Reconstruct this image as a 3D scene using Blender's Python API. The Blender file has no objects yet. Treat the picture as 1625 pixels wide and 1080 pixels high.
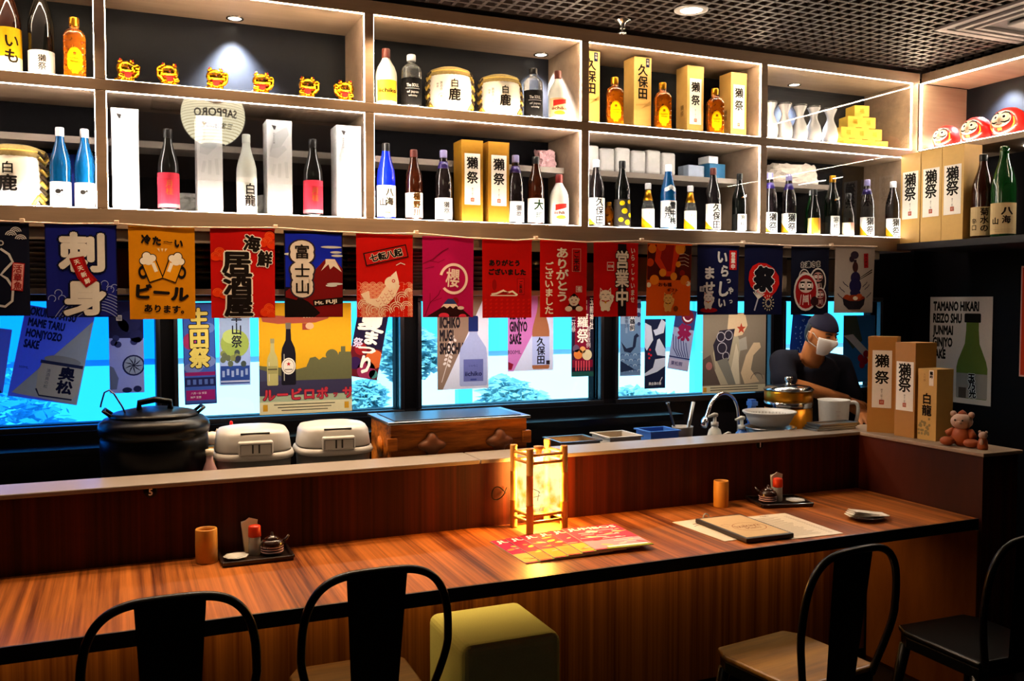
import bpy, bmesh, math, random
from mathutils import Vector, Matrix
random.seed(7)
C = bpy.context.scene.collection
SC = bpy.context.scene
# ------------------------------------------------------------------ camera, world, sun, exposure
H = 1.575                      # eye height of the photographer
FPX = 1441.0                   # focal length in pixels of the 1625 px frame
YAW = math.radians(23.3); PIT = math.atan(62/1441)
cam_d = bpy.data.cameras.new('camera'); cam = bpy.data.objects.new('camera', cam_d); C.objects.link(cam)
cam_d.sensor_width = 36; cam_d.lens = FPX/1625*36; cam_d.clip_start = .02; cam_d.clip_end = 200
cam.location = (0, 0, H); cam.rotation_euler = (math.pi/2-PIT, 0, -YAW)
SC.camera = cam
world = bpy.data.worlds.new('world'); SC.world = world; world.use_nodes = True
wn = world.node_tree.nodes['Background']; wn.inputs[0].default_value = (.30, .55, 1, 1); wn.inputs[1].default_value = 1.7
sun_d = bpy.data.lights.new('sun', 'SUN'); sun_d.energy = 15; sun_d.angle = .02; sun_d.color = (1, .97, .92)
sun = bpy.data.objects.new('sun', sun_d); C.objects.link(sun); sun.rotation_euler = (math.radians(42), 0, math.radians(-22))
SC.view_settings.view_transform = 'Standard'; SC.view_settings.look = 'None'
SC.view_settings.gamma = 1; SC.view_settings.use_curve_mapping = False
SC.view_settings.exposure = 0.0
SC.cycles.use_denoising = True
SC.cycles.max_bounces = 8; SC.cycles.transparent_max_bounces = 12
SC.cycles.sample_clamp_indirect = 4
_cy, _sy, _cp, _sp = math.cos(YAW), math.sin(YAW), math.cos(PIT), math.sin(PIT)
def P(u, v, ax, val):
    """the point of the real plane ax = val that the photograph shows at pixel (u, v)"""
    a = (u-812.5)/FPX; b = (540-v)/FPX
    d = (_sy*_cp+a*_cy+b*_sy*_sp, _cy*_cp-a*_sy+b*_cy*_sp, -_sp+b*_cp)
    i = 'xyz'.index(ax); o = (0, 0, H); t = (val-o[i])/d[i]
    return Vector([o[k]+t*d[k] for k in range(3)])
def X(u, v, y): return P(u, v, 'y', y).x
# ------------------------------------------------------------------ materials
MATS = {}
def lin(c):
    if isinstance(c, str):
        c = [int(c[i:i+2], 16)/255 for i in (0, 2, 4)]
        c = [x/12.92 if x <= .04045 else ((x+.055)/1.055)**2.4 for x in c]
    return (c[0], c[1], c[2], 1)
def mat(key, col='808080', rough=.5, metal=0, vary=.12, scale=40, trans=0, coat=0, emit=0, transl=0, ior=1.45, spec=.5):
    if key in MATS: return MATS[key]
    m = bpy.data.materials.new(key); m.use_nodes = True; nt = m.node_tree; N = nt.nodes; L = nt.links
    b = N['Principled BSDF']; c = lin(col)
    tc = N.new('ShaderNodeTexCoord'); no = N.new('ShaderNodeTexNoise'); no.inputs['Scale'].default_value = scale; no.inputs['Detail'].default_value = 3
    L.new(tc.outputs['Object'], no.inputs['Vector'])
    mx = N.new('ShaderNodeMix'); mx.data_type = 'RGBA'
    mx.inputs[6].default_value = tuple(x*(1-vary) for x in c[:3])+(1,); mx.inputs[7].default_value = tuple(min(1, x*(1+vary)) for x in c[:3])+(1,)
    L.new(no.outputs['Fac'], mx.inputs[0]); L.new(mx.outputs[2], b.inputs['Base Color'])
    b.inputs['Roughness'].default_value = rough; b.inputs['Metallic'].default_value = metal; b.inputs['Specular IOR Level'].default_value = spec
    b.inputs['Transmission Weight'].default_value = trans; b.inputs['Coat Weight'].default_value = coat; b.inputs['IOR'].default_value = ior
    if emit: L.new(mx.outputs[2], b.inputs['Emission Color']); b.inputs['Emission Strength'].default_value = emit
    if transl:
        t = N.new('ShaderNodeBsdfTranslucent'); L.new(mx.outputs[2], t.inputs['Color']); ms = N.new('ShaderNodeMixShader')
        ms.inputs[0].default_value = transl; L.new(b.outputs[0], ms.inputs[1]); L.new(t.outputs[0], ms.inputs[2]); L.new(ms.outputs[0], N['Material Output'].inputs[0])
    MATS[key] = m; return m
def ink(hexcol, transl=0, rough=.75):
    """printing ink, one per colour"""
    return mat('ink_'+hexcol+('_film' if transl else ''), hexcol, rough, vary=.06, scale=90, transl=transl, spec=.08)
def wood(key, c1, c2, grain=(60, 60, 2), rough=.35, coat=0, thr=(.35, .65), spec=.5):
    m = bpy.data.materials.new(key); m.use_nodes = True; nt = m.node_tree; N = nt.nodes; L = nt.links; b = N['Principled BSDF']
    tc = N.new('ShaderNodeTexCoord'); mp = N.new('ShaderNodeMapping'); mp.inputs['Scale'].default_value = grain
    n1 = N.new('ShaderNodeTexNoise'); n1.inputs['Scale'].default_value = 1; n1.inputs['Detail'].default_value = 8; n1.inputs['Roughness'].default_value = .65
    n2 = N.new('ShaderNodeTexNoise'); n2.inputs['Scale'].default_value = .23; n2.inputs['Detail'].default_value = 2
    L.new(tc.outputs['Object'], mp.inputs[0]); L.new(mp.outputs[0], n1.inputs['Vector']); L.new(mp.outputs[0], n2.inputs['Vector'])
    ad = N.new('ShaderNodeMath'); ad.operation = 'ADD'; L.new(n1.outputs['Fac'], ad.inputs[0]); L.new(n2.outputs['Fac'], ad.inputs[1])
    hf = N.new('ShaderNodeMath'); hf.operation = 'MULTIPLY'; hf.inputs[1].default_value = .5; L.new(ad.outputs[0], hf.inputs[0])
    cr = N.new('ShaderNodeValToRGB'); cr.color_ramp.elements[0].position = thr[0]; cr.color_ramp.elements[0].color = lin(c1)
    cr.color_ramp.elements[1].position = thr[1]; cr.color_ramp.elements[1].color = lin(c2)
    L.new(hf.outputs[0], cr.inputs[0]); L.new(cr.outputs[0], b.inputs['Base Color'])
    bp = N.new('ShaderNodeBump'); bp.inputs['Strength'].default_value = .08; L.new(hf.outputs[0], bp.inputs['Height']); L.new(bp.outputs[0], b.inputs['Normal'])
    b.inputs['Roughness'].default_value = rough; b.inputs['Coat Weight'].default_value = coat; b.inputs['Specular IOR Level'].default_value = spec
    MATS[key] = m; return m
def glow(key, col, strength):
    m = bpy.data.materials.new(key); m.use_nodes = True; nt = m.node_tree; N = nt.nodes
    e = N.new('ShaderNodeEmission'); e.inputs[0].default_value = lin(col); e.inputs[1].default_value = strength
    nt.links.new(e.outputs[0], N['Material Output'].inputs[0]); MATS[key] = m; return m
def film(key, tint, gloss=.06, rough=.02):
    """a thin pane: tinted see-through with a clear reflection"""
    m = bpy.data.materials.new(key); m.use_nodes = True; nt = m.node_tree; N = nt.nodes; L = nt.links
    t = N.new('ShaderNodeBsdfTransparent'); t.inputs[0].default_value = tuple(tint)+(1,)
    g = N.new('ShaderNodeBsdfGlossy'); g.inputs['Roughness'].default_value = rough
    fr = N.new('ShaderNodeFresnel'); fr.inputs[0].default_value = 1.5
    ad = N.new('ShaderNodeMath'); ad.operation = 'ADD'; ad.inputs[1].default_value = gloss; L.new(fr.outputs[0], ad.inputs[0])
    ge = N.new('ShaderNodeNewGeometry'); iv = N.new('ShaderNodeMath'); iv.operation = 'SUBTRACT'; iv.inputs[0].default_value = 1; L.new(ge.outputs['Backfacing'], iv.inputs[1])
    mu = N.new('ShaderNodeMath'); mu.operation = 'MULTIPLY'; L.new(ad.outputs[0], mu.inputs[0]); L.new(iv.outputs[0], mu.inputs[1])
    ms = N.new('ShaderNodeMixShader'); L.new(mu.outputs[0], ms.inputs[0]); L.new(t.outputs[0], ms.inputs[1]); L.new(g.outputs[0], ms.inputs[2])
    L.new(ms.outputs[0], N['Material Output'].inputs[0]); MATS[key] = m; return m
# ------------------------------------------------------------------ mesh builder
class MB:
    def __init__(s): s.v = []; s.f = []; s.m = []; s.sm = []; s.keys = []
    def k(s, key):
        if key not in s.keys: s.keys.append(key)
        return s.keys.index(key)
    def add(s, vs, fs, key, smooth=False, M=None):
        o = len(s.v); s.v += [tuple(M @ Vector(p)) if M else tuple(p) for p in vs]
        i = s.k(key)
        for f in fs: s.f.append([o+a for a in f]); s.m.append(i); s.sm.append(smooth)
        return s
    def box(s, x0, x1, y0, y1, z0, z1, key, M=None):
        vs = [(x, y, z) for z in (z0, z1) for y in (y0, y1) for x in (x0, x1)]
        return s.add(vs, [(0, 2, 3, 1), (4, 5, 7, 6), (0, 1, 5, 4), (2, 6, 7, 3), (0, 4, 6, 2), (1, 3, 7, 5)], key, False, M)
    def lathe(s, prof, key, n=24, c=(0, 0), sq=0, sx=1, sy=1, M=None, smooth=True, a0=0, z=0):
        """prof: (r, z) from bottom to top; sq > 0 squares the section"""
        vs = []; fs = []
        for r, h in prof:
            for i in range(n):
                a = a0+2*math.pi*i/n; ca, sa = math.cos(a), math.sin(a)
                q = 1 if not sq else (abs(ca)**sq+abs(sa)**sq)**(-1/sq)
                vs.append((c[0]+r*q*ca*sx, c[1]+r*q*sa*sy, h+z))
        for j in range(len(prof)-1):
            for i in range(n):
                i2 = (i+1) % n; fs.append((j*n+i, j*n+i2, (j+1)*n+i2, (j+1)*n+i))
        if prof[0][0] > 1e-5: fs.append(tuple(range(n))[::-1])
        if prof[-1][0] > 1e-5: fs.append(tuple((len(prof)-1)*n+i for i in range(n)))
        return s.add(vs, fs, key, smooth, M)
    def tube(s, pts, r, key, n=8, closed=False, M=None, smooth=True):
        pts = [Vector(p) for p in pts]; rs = r if isinstance(r, (list, tuple)) else [r]*len(pts)
        vs = []; fs = []; m = len(pts); up = None
        for i, p in enumerate(pts):
            a = pts[i-1] if (i > 0 or closed) else p; b = pts[(i+1) % m] if (i < m-1 or closed) else p
            t = (b-a).normalized()
            if up is None: up = t.orthogonal().normalized()
            up = (up-t*up.dot(t)).normalized() if (up-t*up.dot(t)).length > 1e-6 else t.orthogonal().normalized()
            w = t.cross(up)
            for q in range(n):
                g = 2*math.pi*q/n; vs.append(p+(up*math.cos(g)+w*math.sin(g))*rs[i])
        for i in range(m if closed else m-1):
            j = (i+1) % m
            for q in range(n): q2 = (q+1) % n; fs.append((i*n+q, i*n+q2, j*n+q2, j*n+q))
        if not closed: fs.append(tuple(range(n))[::-1]); fs.append(tuple((m-1)*n+q for q in range(n)))
        return s.add(vs, fs, key, smooth, M)
    def ball(s, c, r, key, n=16, M=None):
        r = (r, r, r) if not isinstance(r, (tuple, list)) else r
        vs = []; fs = []; k = n//2
        for j in range(k+1):
            t = math.pi*j/k
            for i in range(n):
                a = 2*math.pi*i/n; vs.append((c[0]+r[0]*math.sin(t)*math.cos(a), c[1]+r[1]*math.sin(t)*math.sin(a), c[2]-r[2]*math.cos(t)))
        for j in range(k):
            for i in range(n): i2 = (i+1) % n; fs.append((j*n+i, j*n+i2, (j+1)*n+i2, (j+1)*n+i))
        return s.add(vs, fs, key, True, M)
    def prism(s, poly, d0, d1, key, ax='y', M=None, smooth=False):
        """extrude a 2-D outline along an axis"""
        f = {'y': lambda p, d: (p[0], d, p[1]), 'z': lambda p, d: (p[0], p[1], d), 'x': lambda p, d: (d, p[0], p[1])}[ax]
        n = len(poly); vs = [f(p, d0) for p in poly]+[f(p, d1) for p in poly]
        fs = [tuple(range(n)), tuple(range(2*n-1, n-1, -1))]+[(i, n+i, n+(i+1) % n, (i+1) % n) for i in range(n)]
        return s.add(vs, fs, key, smooth, M)
    def build(s, name, parent=None, bevel=0, seg=2, merge=True):
        me = bpy.data.meshes.new(name); me.from_pydata(s.v, [], s.f)
        for k in s.keys: me.materials.append(MATS[k])
        me.polygons.foreach_set('material_index', s.m); me.polygons.foreach_set('use_smooth', s.sm)
        bm = bmesh.new(); bm.from_mesh(me)
        bmesh.ops.recalc_face_normals(bm, faces=bm.faces); bm.to_mesh(me); bm.free(); me.update()
        o = bpy.data.objects.new(name, me); C.objects.link(o)
        if parent: o.parent = parent
        if bevel:
            b = o.modifiers.new('bevel', 'BEVEL'); b.width = bevel; b.segments = seg; b.limit_method = 'ANGLE'; b.angle_limit = math.radians(40)
        return o
# ------------------------------------------------------------------ tags
def tag(o, label, cat, group=None, kind=None):
    o['label'] = label; o['category'] = cat
    if group: o['group'] = group
    if kind: o['kind'] = kind
    return o
def thing(name, label, cat, loc=(0, 0, 0), rot=0, group=None):
    o = bpy.data.objects.new(name, None); o.empty_display_size = .05; C.objects.link(o)
    o.location = loc; o.rotation_euler = (0, 0, rot)
    return tag(o, label, cat, group)
def struct(o, **k):
    o['kind'] = 'structure'
    return o
# ------------------------------------------------------------------ flat artwork (prints, labels, lettering) as real thin inlays
_TXT = {}
def glyphs(s, bold):
    k = (s, bold)
    if k not in _TXT:
        c = bpy.data.curves.new('t', 'FONT'); c.body = s; c.size = 1; c.resolution_u = 2
        o = bpy.data.objects.new('t', c); me = bpy.data.meshes.new_from_object(o)
        vs = [(v.co.x, v.co.y) for v in me.vertices]; fs = [tuple(p.vertices) for p in me.polygons]
        bpy.data.objects.remove(o); bpy.data.meshes.remove(me); bpy.data.curves.remove(c)
        xs = [v[0] for v in vs] or [0, 1]; ys = [v[1] for v in vs] or [0, 1]
        _TXT[k] = (vs, fs, min(xs), max(xs), min(ys), max(ys))
    return _TXT[k]
class Art:
    """2-D shapes in metres, x to the right, y up, seen from the front; layer lifts a shape"""
    def __init__(s, fl=0): s.it = []; s.fl = fl
    def raw(s, vs, fs, col, l):
        s.it.append((vs, fs, ink(col, s.fl).name, l)); return s
    def poly(s, pts, col, l=1): return s.raw(pts, [tuple(range(len(pts)))], col, l)
    def rect(s, cx, cy, w, h, col, l=1, rot=0):
        c, q = math.cos(rot), math.sin(rot)
        return s.poly([(cx+x*w/2*c-y*h/2*q, cy+x*w/2*q+y*h/2*c) for x, y in ((-1, -1), (1, -1), (1, 1), (-1, 1))], col, l)
    def disc(s, cx, cy, rx, col, l=1, ry=None, n=20, rot=0):
        ry = ry or rx; c, q = math.cos(rot), math.sin(rot)
        return s.poly([(cx+rx*math.cos(t)*c-ry*math.sin(t)*q, cy+rx*math.cos(t)*q+ry*math.sin(t)*c) for t in [2*math.pi*i/n for i in range(n)]], col, l)
    def arc(s, cx, cy, r, w, col, l=1, a0=0, a1=360, n=None, ry=None):
        n = n or max(6, int(abs(a1-a0)/15)); q = (ry or r)/r; vs = []; fs = []
        for i in range(n+1):
            t = math.radians(a0+(a1-a0)*i/n)
            vs += [(cx+(r-w/2)*math.cos(t), cy+(r-w/2)*q*math.sin(t)), (cx+(r+w/2)*math.cos(t), cy+(r+w/2)*q*math.sin(t))]
        return s.raw(vs, [(2*i, 2*i+1, 2*i+3, 2*i+2) for i in range(n)], col, l)
    def line(s, pts, w, col, l=1):
        vs = []; fs = []
        for i, p in enumerate(pts):
            a = pts[max(0, i-1)]; b = pts[min(len(pts)-1, i+1)]; dx, dy = b[0]-a[0], b[1]-a[1]; d = math.hypot(dx, dy) or 1
            ww = w[i] if isinstance(w, (list, tuple)) else w
            vs += [(p[0]-dy/d*ww/2, p[1]+dx/d*ww/2), (p[0]+dy/d*ww/2, p[1]-dx/d*ww/2)]
        return s.raw(vs, [(2*i, 2*i+1, 2*i+3, 2*i+2) for i in range(len(pts)-1)], col, l)
    def text(s, t, cx, cy, h, col, l=2, rot=0, bold=.0, w=None, outline=None, shear=0):
        """one line centred on (cx, cy), h tall; w fixes its width; outline = (colour, thickness in em)"""
        if outline:
            s.text(t, cx, cy, h, outline[0], l-.5, rot, bold+outline[1], w, None, shear)
        vs, fs, x0, x1, y0, y1 = glyphs(t, 0); cjk = ord(t[0]) > 0x2000
        ky = h/(.93 if cjk else .72); my = .377 if cjk else .352; one = cjk and len(t) == 1
        mx = .5 if one else (x0+x1)/2; kx = (w/.93 if one else w/max(.05, x1-x0)) if w else ky
        c, q = math.cos(rot), math.sin(rot); b = bold*.9
        # heavier strokes: the same strokes again, shifted by a hair
        sh = [(0, 0)] if not b else ([(0, 0), (b, 0), (-b, 0), (0, b), (0, -b)] if b < .045 else [(0, 0)]+[(b*math.cos(i*math.pi/4), b*math.sin(i*math.pi/4)) for i in range(8)])
        for k, (dx, dy) in enumerate(sh):
            out = []
            for x, y in vs:
                x, y = (x+dx-mx)*kx+shear*(y-my)*ky, (y+dy-my)*ky; out.append((cx+x*c-y*q, cy+x*q+y*c))
            s.raw(out, fs, col, l+.035*k)
        return s
    def vtext(s, t, cx, top, h, col, l=2, rot=0, bold=.0, outline=None, w=None, gap=1.08, drift=0):
        for i, ch in enumerate(t):
            y = top-h*(.5+i*gap)
            if ch in 'ーっゃ、': pass
            s.text(ch, cx+drift*i, y, h*(.75 if ch in 'っゃ' else 1), col, l, rot, bold, (w or h)*(.75 if ch in 'っゃ' else 1), outline)
        return s
    def into(s, mb, f, cuts=(), lift=.0004, base=.0006, clip=None):
        """map (x, y, height) through f into the mesh, after cutting along the given x = and y = lines"""
        bm = bmesh.new(); keys = {}
        for vs, fs, key, l in s.it:
            mi = mb.k(key); z = base+lift*l
            bv = [bm.verts.new((p[0], p[1], z)) for p in vs]
            for g in fs:
                try: fc = bm.faces.new([bv[i] for i in g]); fc.material_index = mi
                except ValueError: pass
        bmesh.ops.triangulate(bm, faces=[g for g in bm.faces if len(g.verts) > 3])
        for ax, val in cuts:
            no = (1, 0, 0) if ax == 'x' else (0, 1, 0); co = (val, 0, 0) if ax == 'x' else (0, val, 0)
            bmesh.ops.bisect_plane(bm, geom=bm.verts[:]+bm.edges[:]+bm.faces[:], plane_co=co, plane_no=no, dist=1e-7)
        if clip:
            x0, x1, y0, y1 = clip
            for co, no in (((x0, 0, 0), (-1, 0, 0)), ((x1, 0, 0), (1, 0, 0)), ((0, y0, 0), (0, -1, 0)), ((0, y1, 0), (0, 1, 0))):
                bmesh.ops.bisect_plane(bm, geom=bm.verts[:]+bm.edges[:]+bm.faces[:], plane_co=co, plane_no=no, dist=1e-7, clear_outer=True)
        o = len(mb.v); bm.verts.index_update()
        mb.v += [tuple(f(v.co.x, v.co.y, v.co.z)) for v in bm.verts]
        for g in bm.faces: mb.f.append([o+v.index for v in g.verts]); mb.m.append(g.material_index); mb.sm.append(False)
        bm.free(); return mb
def flat(o, r, u, n):
    """flat panel mapping from origin, right, up and normal vectors"""
    o, r, u, n = Vector(o), Vector(r), Vector(u), Vector(n)
    return lambda x, y, z: o+r*x+u*y+n*z
def wrap(rad, z0, c=(0, 0)):
    """cylinder mapping: x runs round the front (-y), y is height"""
    def f(x, y, z):
        r = rad(y) if callable(rad) else rad
        t = x/(r if not callable(rad) else rad(0)); r += z
        return Vector((c[0]+r*math.sin(t), c[1]-r*math.cos(t), z0+y))
    return f
def xcuts(w, n): return [('x', -w/2+w*i/n) for i in range(1, n)]
# ------------------------------------------------------------------ large area lights and room lamps
def area(name, loc, rot, sx, sy, power, col):
    d = bpy.data.lights.new(name, 'AREA'); d.shape = 'RECTANGLE'; d.size = sx; d.size_y = sy; d.energy = power; d.color = col
    o = bpy.data.objects.new(name, d); C.objects.link(o); o.location = loc; o.rotation_euler = rot; return o
def spot(name, loc, power, col, ang=100, blend=.6, rad=.03, rot=(0, 0, 0)):
    d = bpy.data.lights.new(name, 'SPOT'); d.energy = power; d.color = col; d.spot_size = math.radians(ang); d.spot_blend = blend; d.shadow_soft_size = rad
    o = bpy.data.objects.new(name, d); C.objects.link(o); o.location = loc; o.rotation_euler = rot; return o
area('kitchen_strip_light', (1.12, 3.63, 1.588), (0, 0, 0), 2.0, .02, 12.5, (1, .85, .66))
area('kitchen_strip_light', (2.68, 3.66, 1.588), (0, 0, 0), 1.0, .02, 3.6, (1, .85, .66))
area('under_table_strip_light', (.9, 2.955, .706), (math.radians(10), 0, 0), 3.9, .02, 8, (1, .56, .17))
for i, (x, k) in enumerate(((-.55, .6), (.1, .85), (.65, 1.1), (1.05, 1.05))):
    spot('table_downlight', (x+.3, 3.46, 2.76), 46*k, (1, .66, .36), 96, .5, .01, (math.radians(-16), 0, 0))
    spot('table_downlight', (x, 3.16, 2.76), 34*k, (1, .66, .36), 96, .5, .02, (math.radians(-6), 0, 0))
spot('ceiling_downlight_lamp', (2.19, 3.2, 2.765), 80, (1, .85, .66), 37, .6, .03, Vector((.92, .36, -1.42)).to_track_quat('-Z', 'Y').to_euler())
for x, y in ((-1.6, .3), (.2, -.6)):
    spot('room_fill_spot', (x, y, 2.76), 5, (1, .78, .58), 130, .8, .05)  # unseen spots added as dim ambient fill for room and ceiling
# ------------------------------------------------------------------ materials of the setting
mat('wall_black', '070609', .6, spec=.08); mat('wall_dark', '100d13', .5, spec=.3); mat('plaster', '2a2224', .8)
mat('black_gloss', '07080c', .38, vary=.3, scale=25, spec=.14); mat('black_metal', '08080a', .32, .6); mat('window_frame', '0a0910', .35)
wood('shelf_wood', '7c6856', '96806a', (3, 40, 40), .55)
wood('panel_wood', '1b0602', '531b0b', (80, 3, .7), .5, 0, (.36, .66), .2)
wood('table_wood', '4c1e06', 'b26628', (90, 1.3, 20), .42, 0, (.38, .62), .22)
wood('front_wood', '52260c', '9c6228', (85, 3, .8), .5, 0, (.37, .65), .2)
mat('edge_black', '0a0706', .4); mat('ledge_top', '857a70', .35, vary=.06)
mat('floor_tile', '1c1412', .5); mat('ceil_panel', 'cdbdbc', .8); mat('ceil_grid', '241a18', .6)
glow('led', 'ffe4c0', 165); glow('led_cool', 'fff0e0', 165); glow('lamp_disc', 'fff2d8', 14)
film('glass_clear', (.94, .955, .955), .0); film('glass_mirror', (.9, .92, .92), .19)
film('pane_deep', (.10, .54, .98), .0); film('pane_mid', (.52, .88, 1.0), .0); film('pane_light', (.56, .9, 1.0), .0)
# ------------------------------------------------------------------ room shell
YW = 3.90; YS = 3.55; XR = 4.2; ZC = 2.78
WIN = [(-1.15, .125), (.209, 1.131), (1.23, 2.137), (2.237, 3.16), (3.262, 3.925)]; WZ0, WZ1 = 1.096, 1.575
mb = MB(); mb.box(-3.2, XR, -2.6, 4.0, -.1, 0, 'floor_tile'); struct(mb.build('floor'))
mb = MB()
mb.box(-3.2, XR, YW, 4.0, 0, WZ0, 'wall_dark'); mb.box(-3.2, XR, YW, 4.0, WZ1, 2.84, 'wall_black')
xs = [-3.2]+[v for w in WIN for v in w]+[XR]
for i in range(0, len(xs), 2): mb.box(xs[i], xs[i+1], YW, 4.0, WZ0, WZ1, 'wall_black')
struct(mb.build('wall_back'))
mb = MB(); mb.box(XR, XR+.1, -2.6, 4.0, 0, 2.84, 'wall_black'); struct(mb.build('wall_right'))
mb = MB(); mb.box(-3.3, -3.2, -2.6, 4.0, 0, 2.84, 'plaster'); struct(mb.build('wall_left'))
mb = MB(); mb.box(-3.2, XR, -2.7, -2.6, 0, 2.84, 'plaster'); struct(mb.build('wall_front'))
mb = MB(); mb.box(-3.2, XR, -2.6, 4.0, 2.84, 2.9, 'ceil_panel'); mb.box(-3.2, XR, -2.6, 3.6, ZC+.016, 2.84, 'ceil_panel'); ceil = struct(mb.build('ceiling'))
mb = MB()
x = .2
while x < 4.2: mb.box(x-.007, x+.007, .9, 3.55, ZC, ZC+.015, 'ceil_grid'); x += .056
y = .92
while y < 3.56: mb.box(.2, 4.2, y-.007, y+.007, ZC-.001, ZC+.015, 'ceil_grid'); y += .056
g = mb.build('grid', ceil)
mb = MB(); mb.box(-3.0, 2.5, 3.70, YW, 1.0, 1.03, 'black_metal'); mb.box(-3, 2.5, 3.84, YW, 1.03, WZ0-.02, 'wall_black'); struct(mb.build('trim_1'))
for i, (a, b) in enumerate(WIN):
    mb = MB(); t = .018
    mb.box(a-t, b+t, YW-.03, YW+.05, WZ0-.03, WZ0, 'window_frame'); mb.box(a-t, b+t, YW-.03, YW+.05, WZ1, WZ1+.02, 'window_frame')
    mb.box(a-t, a, YW-.03, YW+.05, WZ0, WZ1, 'window_frame'); mb.box(b, b+t, YW-.03, YW+.05, WZ0, WZ1, 'window_frame')
    w = struct(mb.build('window_%d' % (i+1), bevel=.004))
    mb = MB(); mb.box(a, b, YW+.02, YW+.024, WZ0, WZ1, ['pane_deep', 'pane_mid', 'pane_light', 'pane_light', 'pane_mid'][i]); mb.build('pane', w)
# ------------------------------------------------------------------ outside: facade, ground, trees
mat('facade_white', 'e9ecec', .7, vary=.04, scale=2); mat('facade_glass', '2f86b8', .25); mat('facade_blue', '4fb4dc', .5, vary=.06); mat('pavement', '8f9498', .8)
mat('leaf', 'b9d4d8', .7, vary=.2, scale=8, transl=.5); mat('bark', '4a4038', .8)
mb = MB(); mb.box(-12, 22, 4.2, 14, -.25, -.1, 'pavement'); struct(mb.build('ground'))
fa = thing('facade', 'pale building facade with blue bands beyond the windows', 'building', (0, 9.5, 0))
mb = MB(); mb.box(-14, 24, 0, .4, -.1, 6, 'facade_white'); mb.build('wall', fa)
mb = MB(); mb.box(-14, 24, -.05, 0, 1.02, 1.62, 'facade_blue'); mb.build('band', fa)
mb = MB(); mb.box(-14, 24, -.07, 0, 1.75, 2.6, 'facade_glass'); mb.build('window_band', fa)
for i in range(9):
    x = -9+i*3.1; mb = MB(); mb.box(x, x+.16, -.12, 0, -.1, 6, 'facade_blue'); mb.build('pilaster', fa)
def tree(x, y, r, zc, label, seed, n=900):
    rg = random.Random(seed); t = thing('tree', label, 'tree', (x, y, -.1), 0)
    mb = MB(); mb.tube([(0, 0, 0), (.03, 0, zc*.5), (0, .02, zc)], [.05, .04, .02], 'bark', 6); mb.build('trunk', t)
    mb = MB()
    for i in range(n):
        d = Vector((rg.gauss(0, 1), rg.gauss(0, 1), rg.gauss(0, 1))).normalized()*r*rg.random()**.4
        d = Vector((d.x*1.25, d.y*.7, d.z*(.8+.3*math.sin(d.x*7+seed))))
        M = Matrix.Translation((d.x, d.y, zc+d.z)) @ Matrix.Rotation(rg.random()*6, 4, 'Z') @ Matrix.Rotation(rg.random()*6, 4, 'X')
        s = .05+.05*rg.random(); mb.add([(-s, 0, 0), (0, -s*.4, 0), (s, 0, 0), (0, s*.4, 0)], [(0, 1, 2, 3)], 'leaf', False, M)
    mb.build('foliage', t)
tree(-.95, 7.2, .6, .7, 'bush with bluish leaves seen low in the leftmost window', 1)
tree(2.12, 7.0, .22, 1.25, 'leafy tree seen behind the grey spirit bottle poster', 2)
tree(3.15, 7.3, .27, .78, 'leafy tree seen below the purple sake poster', 3)
tree(4.35, 7.0, .28, .72, 'leafy bush low at the left of the window beside the lady poster', 4)
tree(5.62, 7.4, .26, 1.15, 'leafy tree seen just left of the lady poster', 5)
tree(1.9, 7.9, .22, .8, 'leafy shrub seen at the right end of the yellow poster window', 6)
# ------------------------------------------------------------------ the lit wall shelf
sh = thing('display_shelf', 'long lit grey-brown wall shelf with two rows of open bays above the windows', 'shelf', (0, YS, 1.833))
PX = [-1.018, -.053, .917, 1.878, 2.844]; Z0, Z1, Z2, Z3 = 1.905, 2.32, 2.36, 2.706
XE = 3.84
def L(mb, *a): mb.box(a[0], a[1], a[2]-YS, a[3]-YS, a[4]-1.833, a[5]-1.833, a[6])
mb = MB(); L(mb, -1.04, 3.8, YS, YW-.01, 1.833, Z0, 'shelf_wood'); mb.build('board', sh, .002)
mb = MB(); L(mb, -1.04, 3.84, YS, YW-.01, Z1, Z2, 'shelf_wood'); mb.build('board', sh, .002)
mb = MB(); L(mb, -1.04, 3.84, YS, YW-.01, Z3, 2.758, 'shelf_wood'); mb.build('board', sh, .002)
for x in PX:
    for a, b in ((Z0, Z1), (Z2, Z3)):
        mb = MB(); L(mb, x-.018, x+.018, YS, YW-.01, a, b, 'shelf_wood'); mb.build('upright', sh, .0015)
mb = MB(); L(mb, 3.795, 3.83, YS, YW-.01, Z2, Z3, 'shelf_wood'); L(mb, 3.80, 3.835, YS+.03, YW-.01, Z0, Z1, 'shelf_wood'); mb.build('upright', sh)
mb = MB(); L(mb, -1.04, 3.84, YW-.012, YW-.004, Z0, Z1, 'wall_black'); L(mb, -1.04, 3.84, YW-.012, YW-.004, Z2, Z3, 'black_gloss'); mb.build('back_panel', sh)
mb = MB(); L(mb, -1.0, 3.4, 3.72, YW-.012, 2.155, 2.18, 'ledge_top'); mb.build('inner_shelf', sh)
EDGE = [(PX[i]+.018, (PX[i+1]-.018) if i < 4 else 3.795) for i in range(5)]
for i, (a, b) in enumerate(EDGE):
    for z0, z1 in ((Z0, Z1), (Z2, Z3)):
        mb = MB(); y0, y1 = YS+.007, YS+.013; t = .0016; k = 'led' if z0 == Z2 else 'led_cool'
        L(mb, a, b, y0, y1, z1-t, z1, k); L(mb, a, b, y0, y1, z0, z0+t, k)
        L(mb, a, a+t, y0, y1, z0+t, z1-t, k); L(mb, b-t, b, y0, y1, z0+t, z1-t, k)
        mb.build('light_strip', sh)
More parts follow.
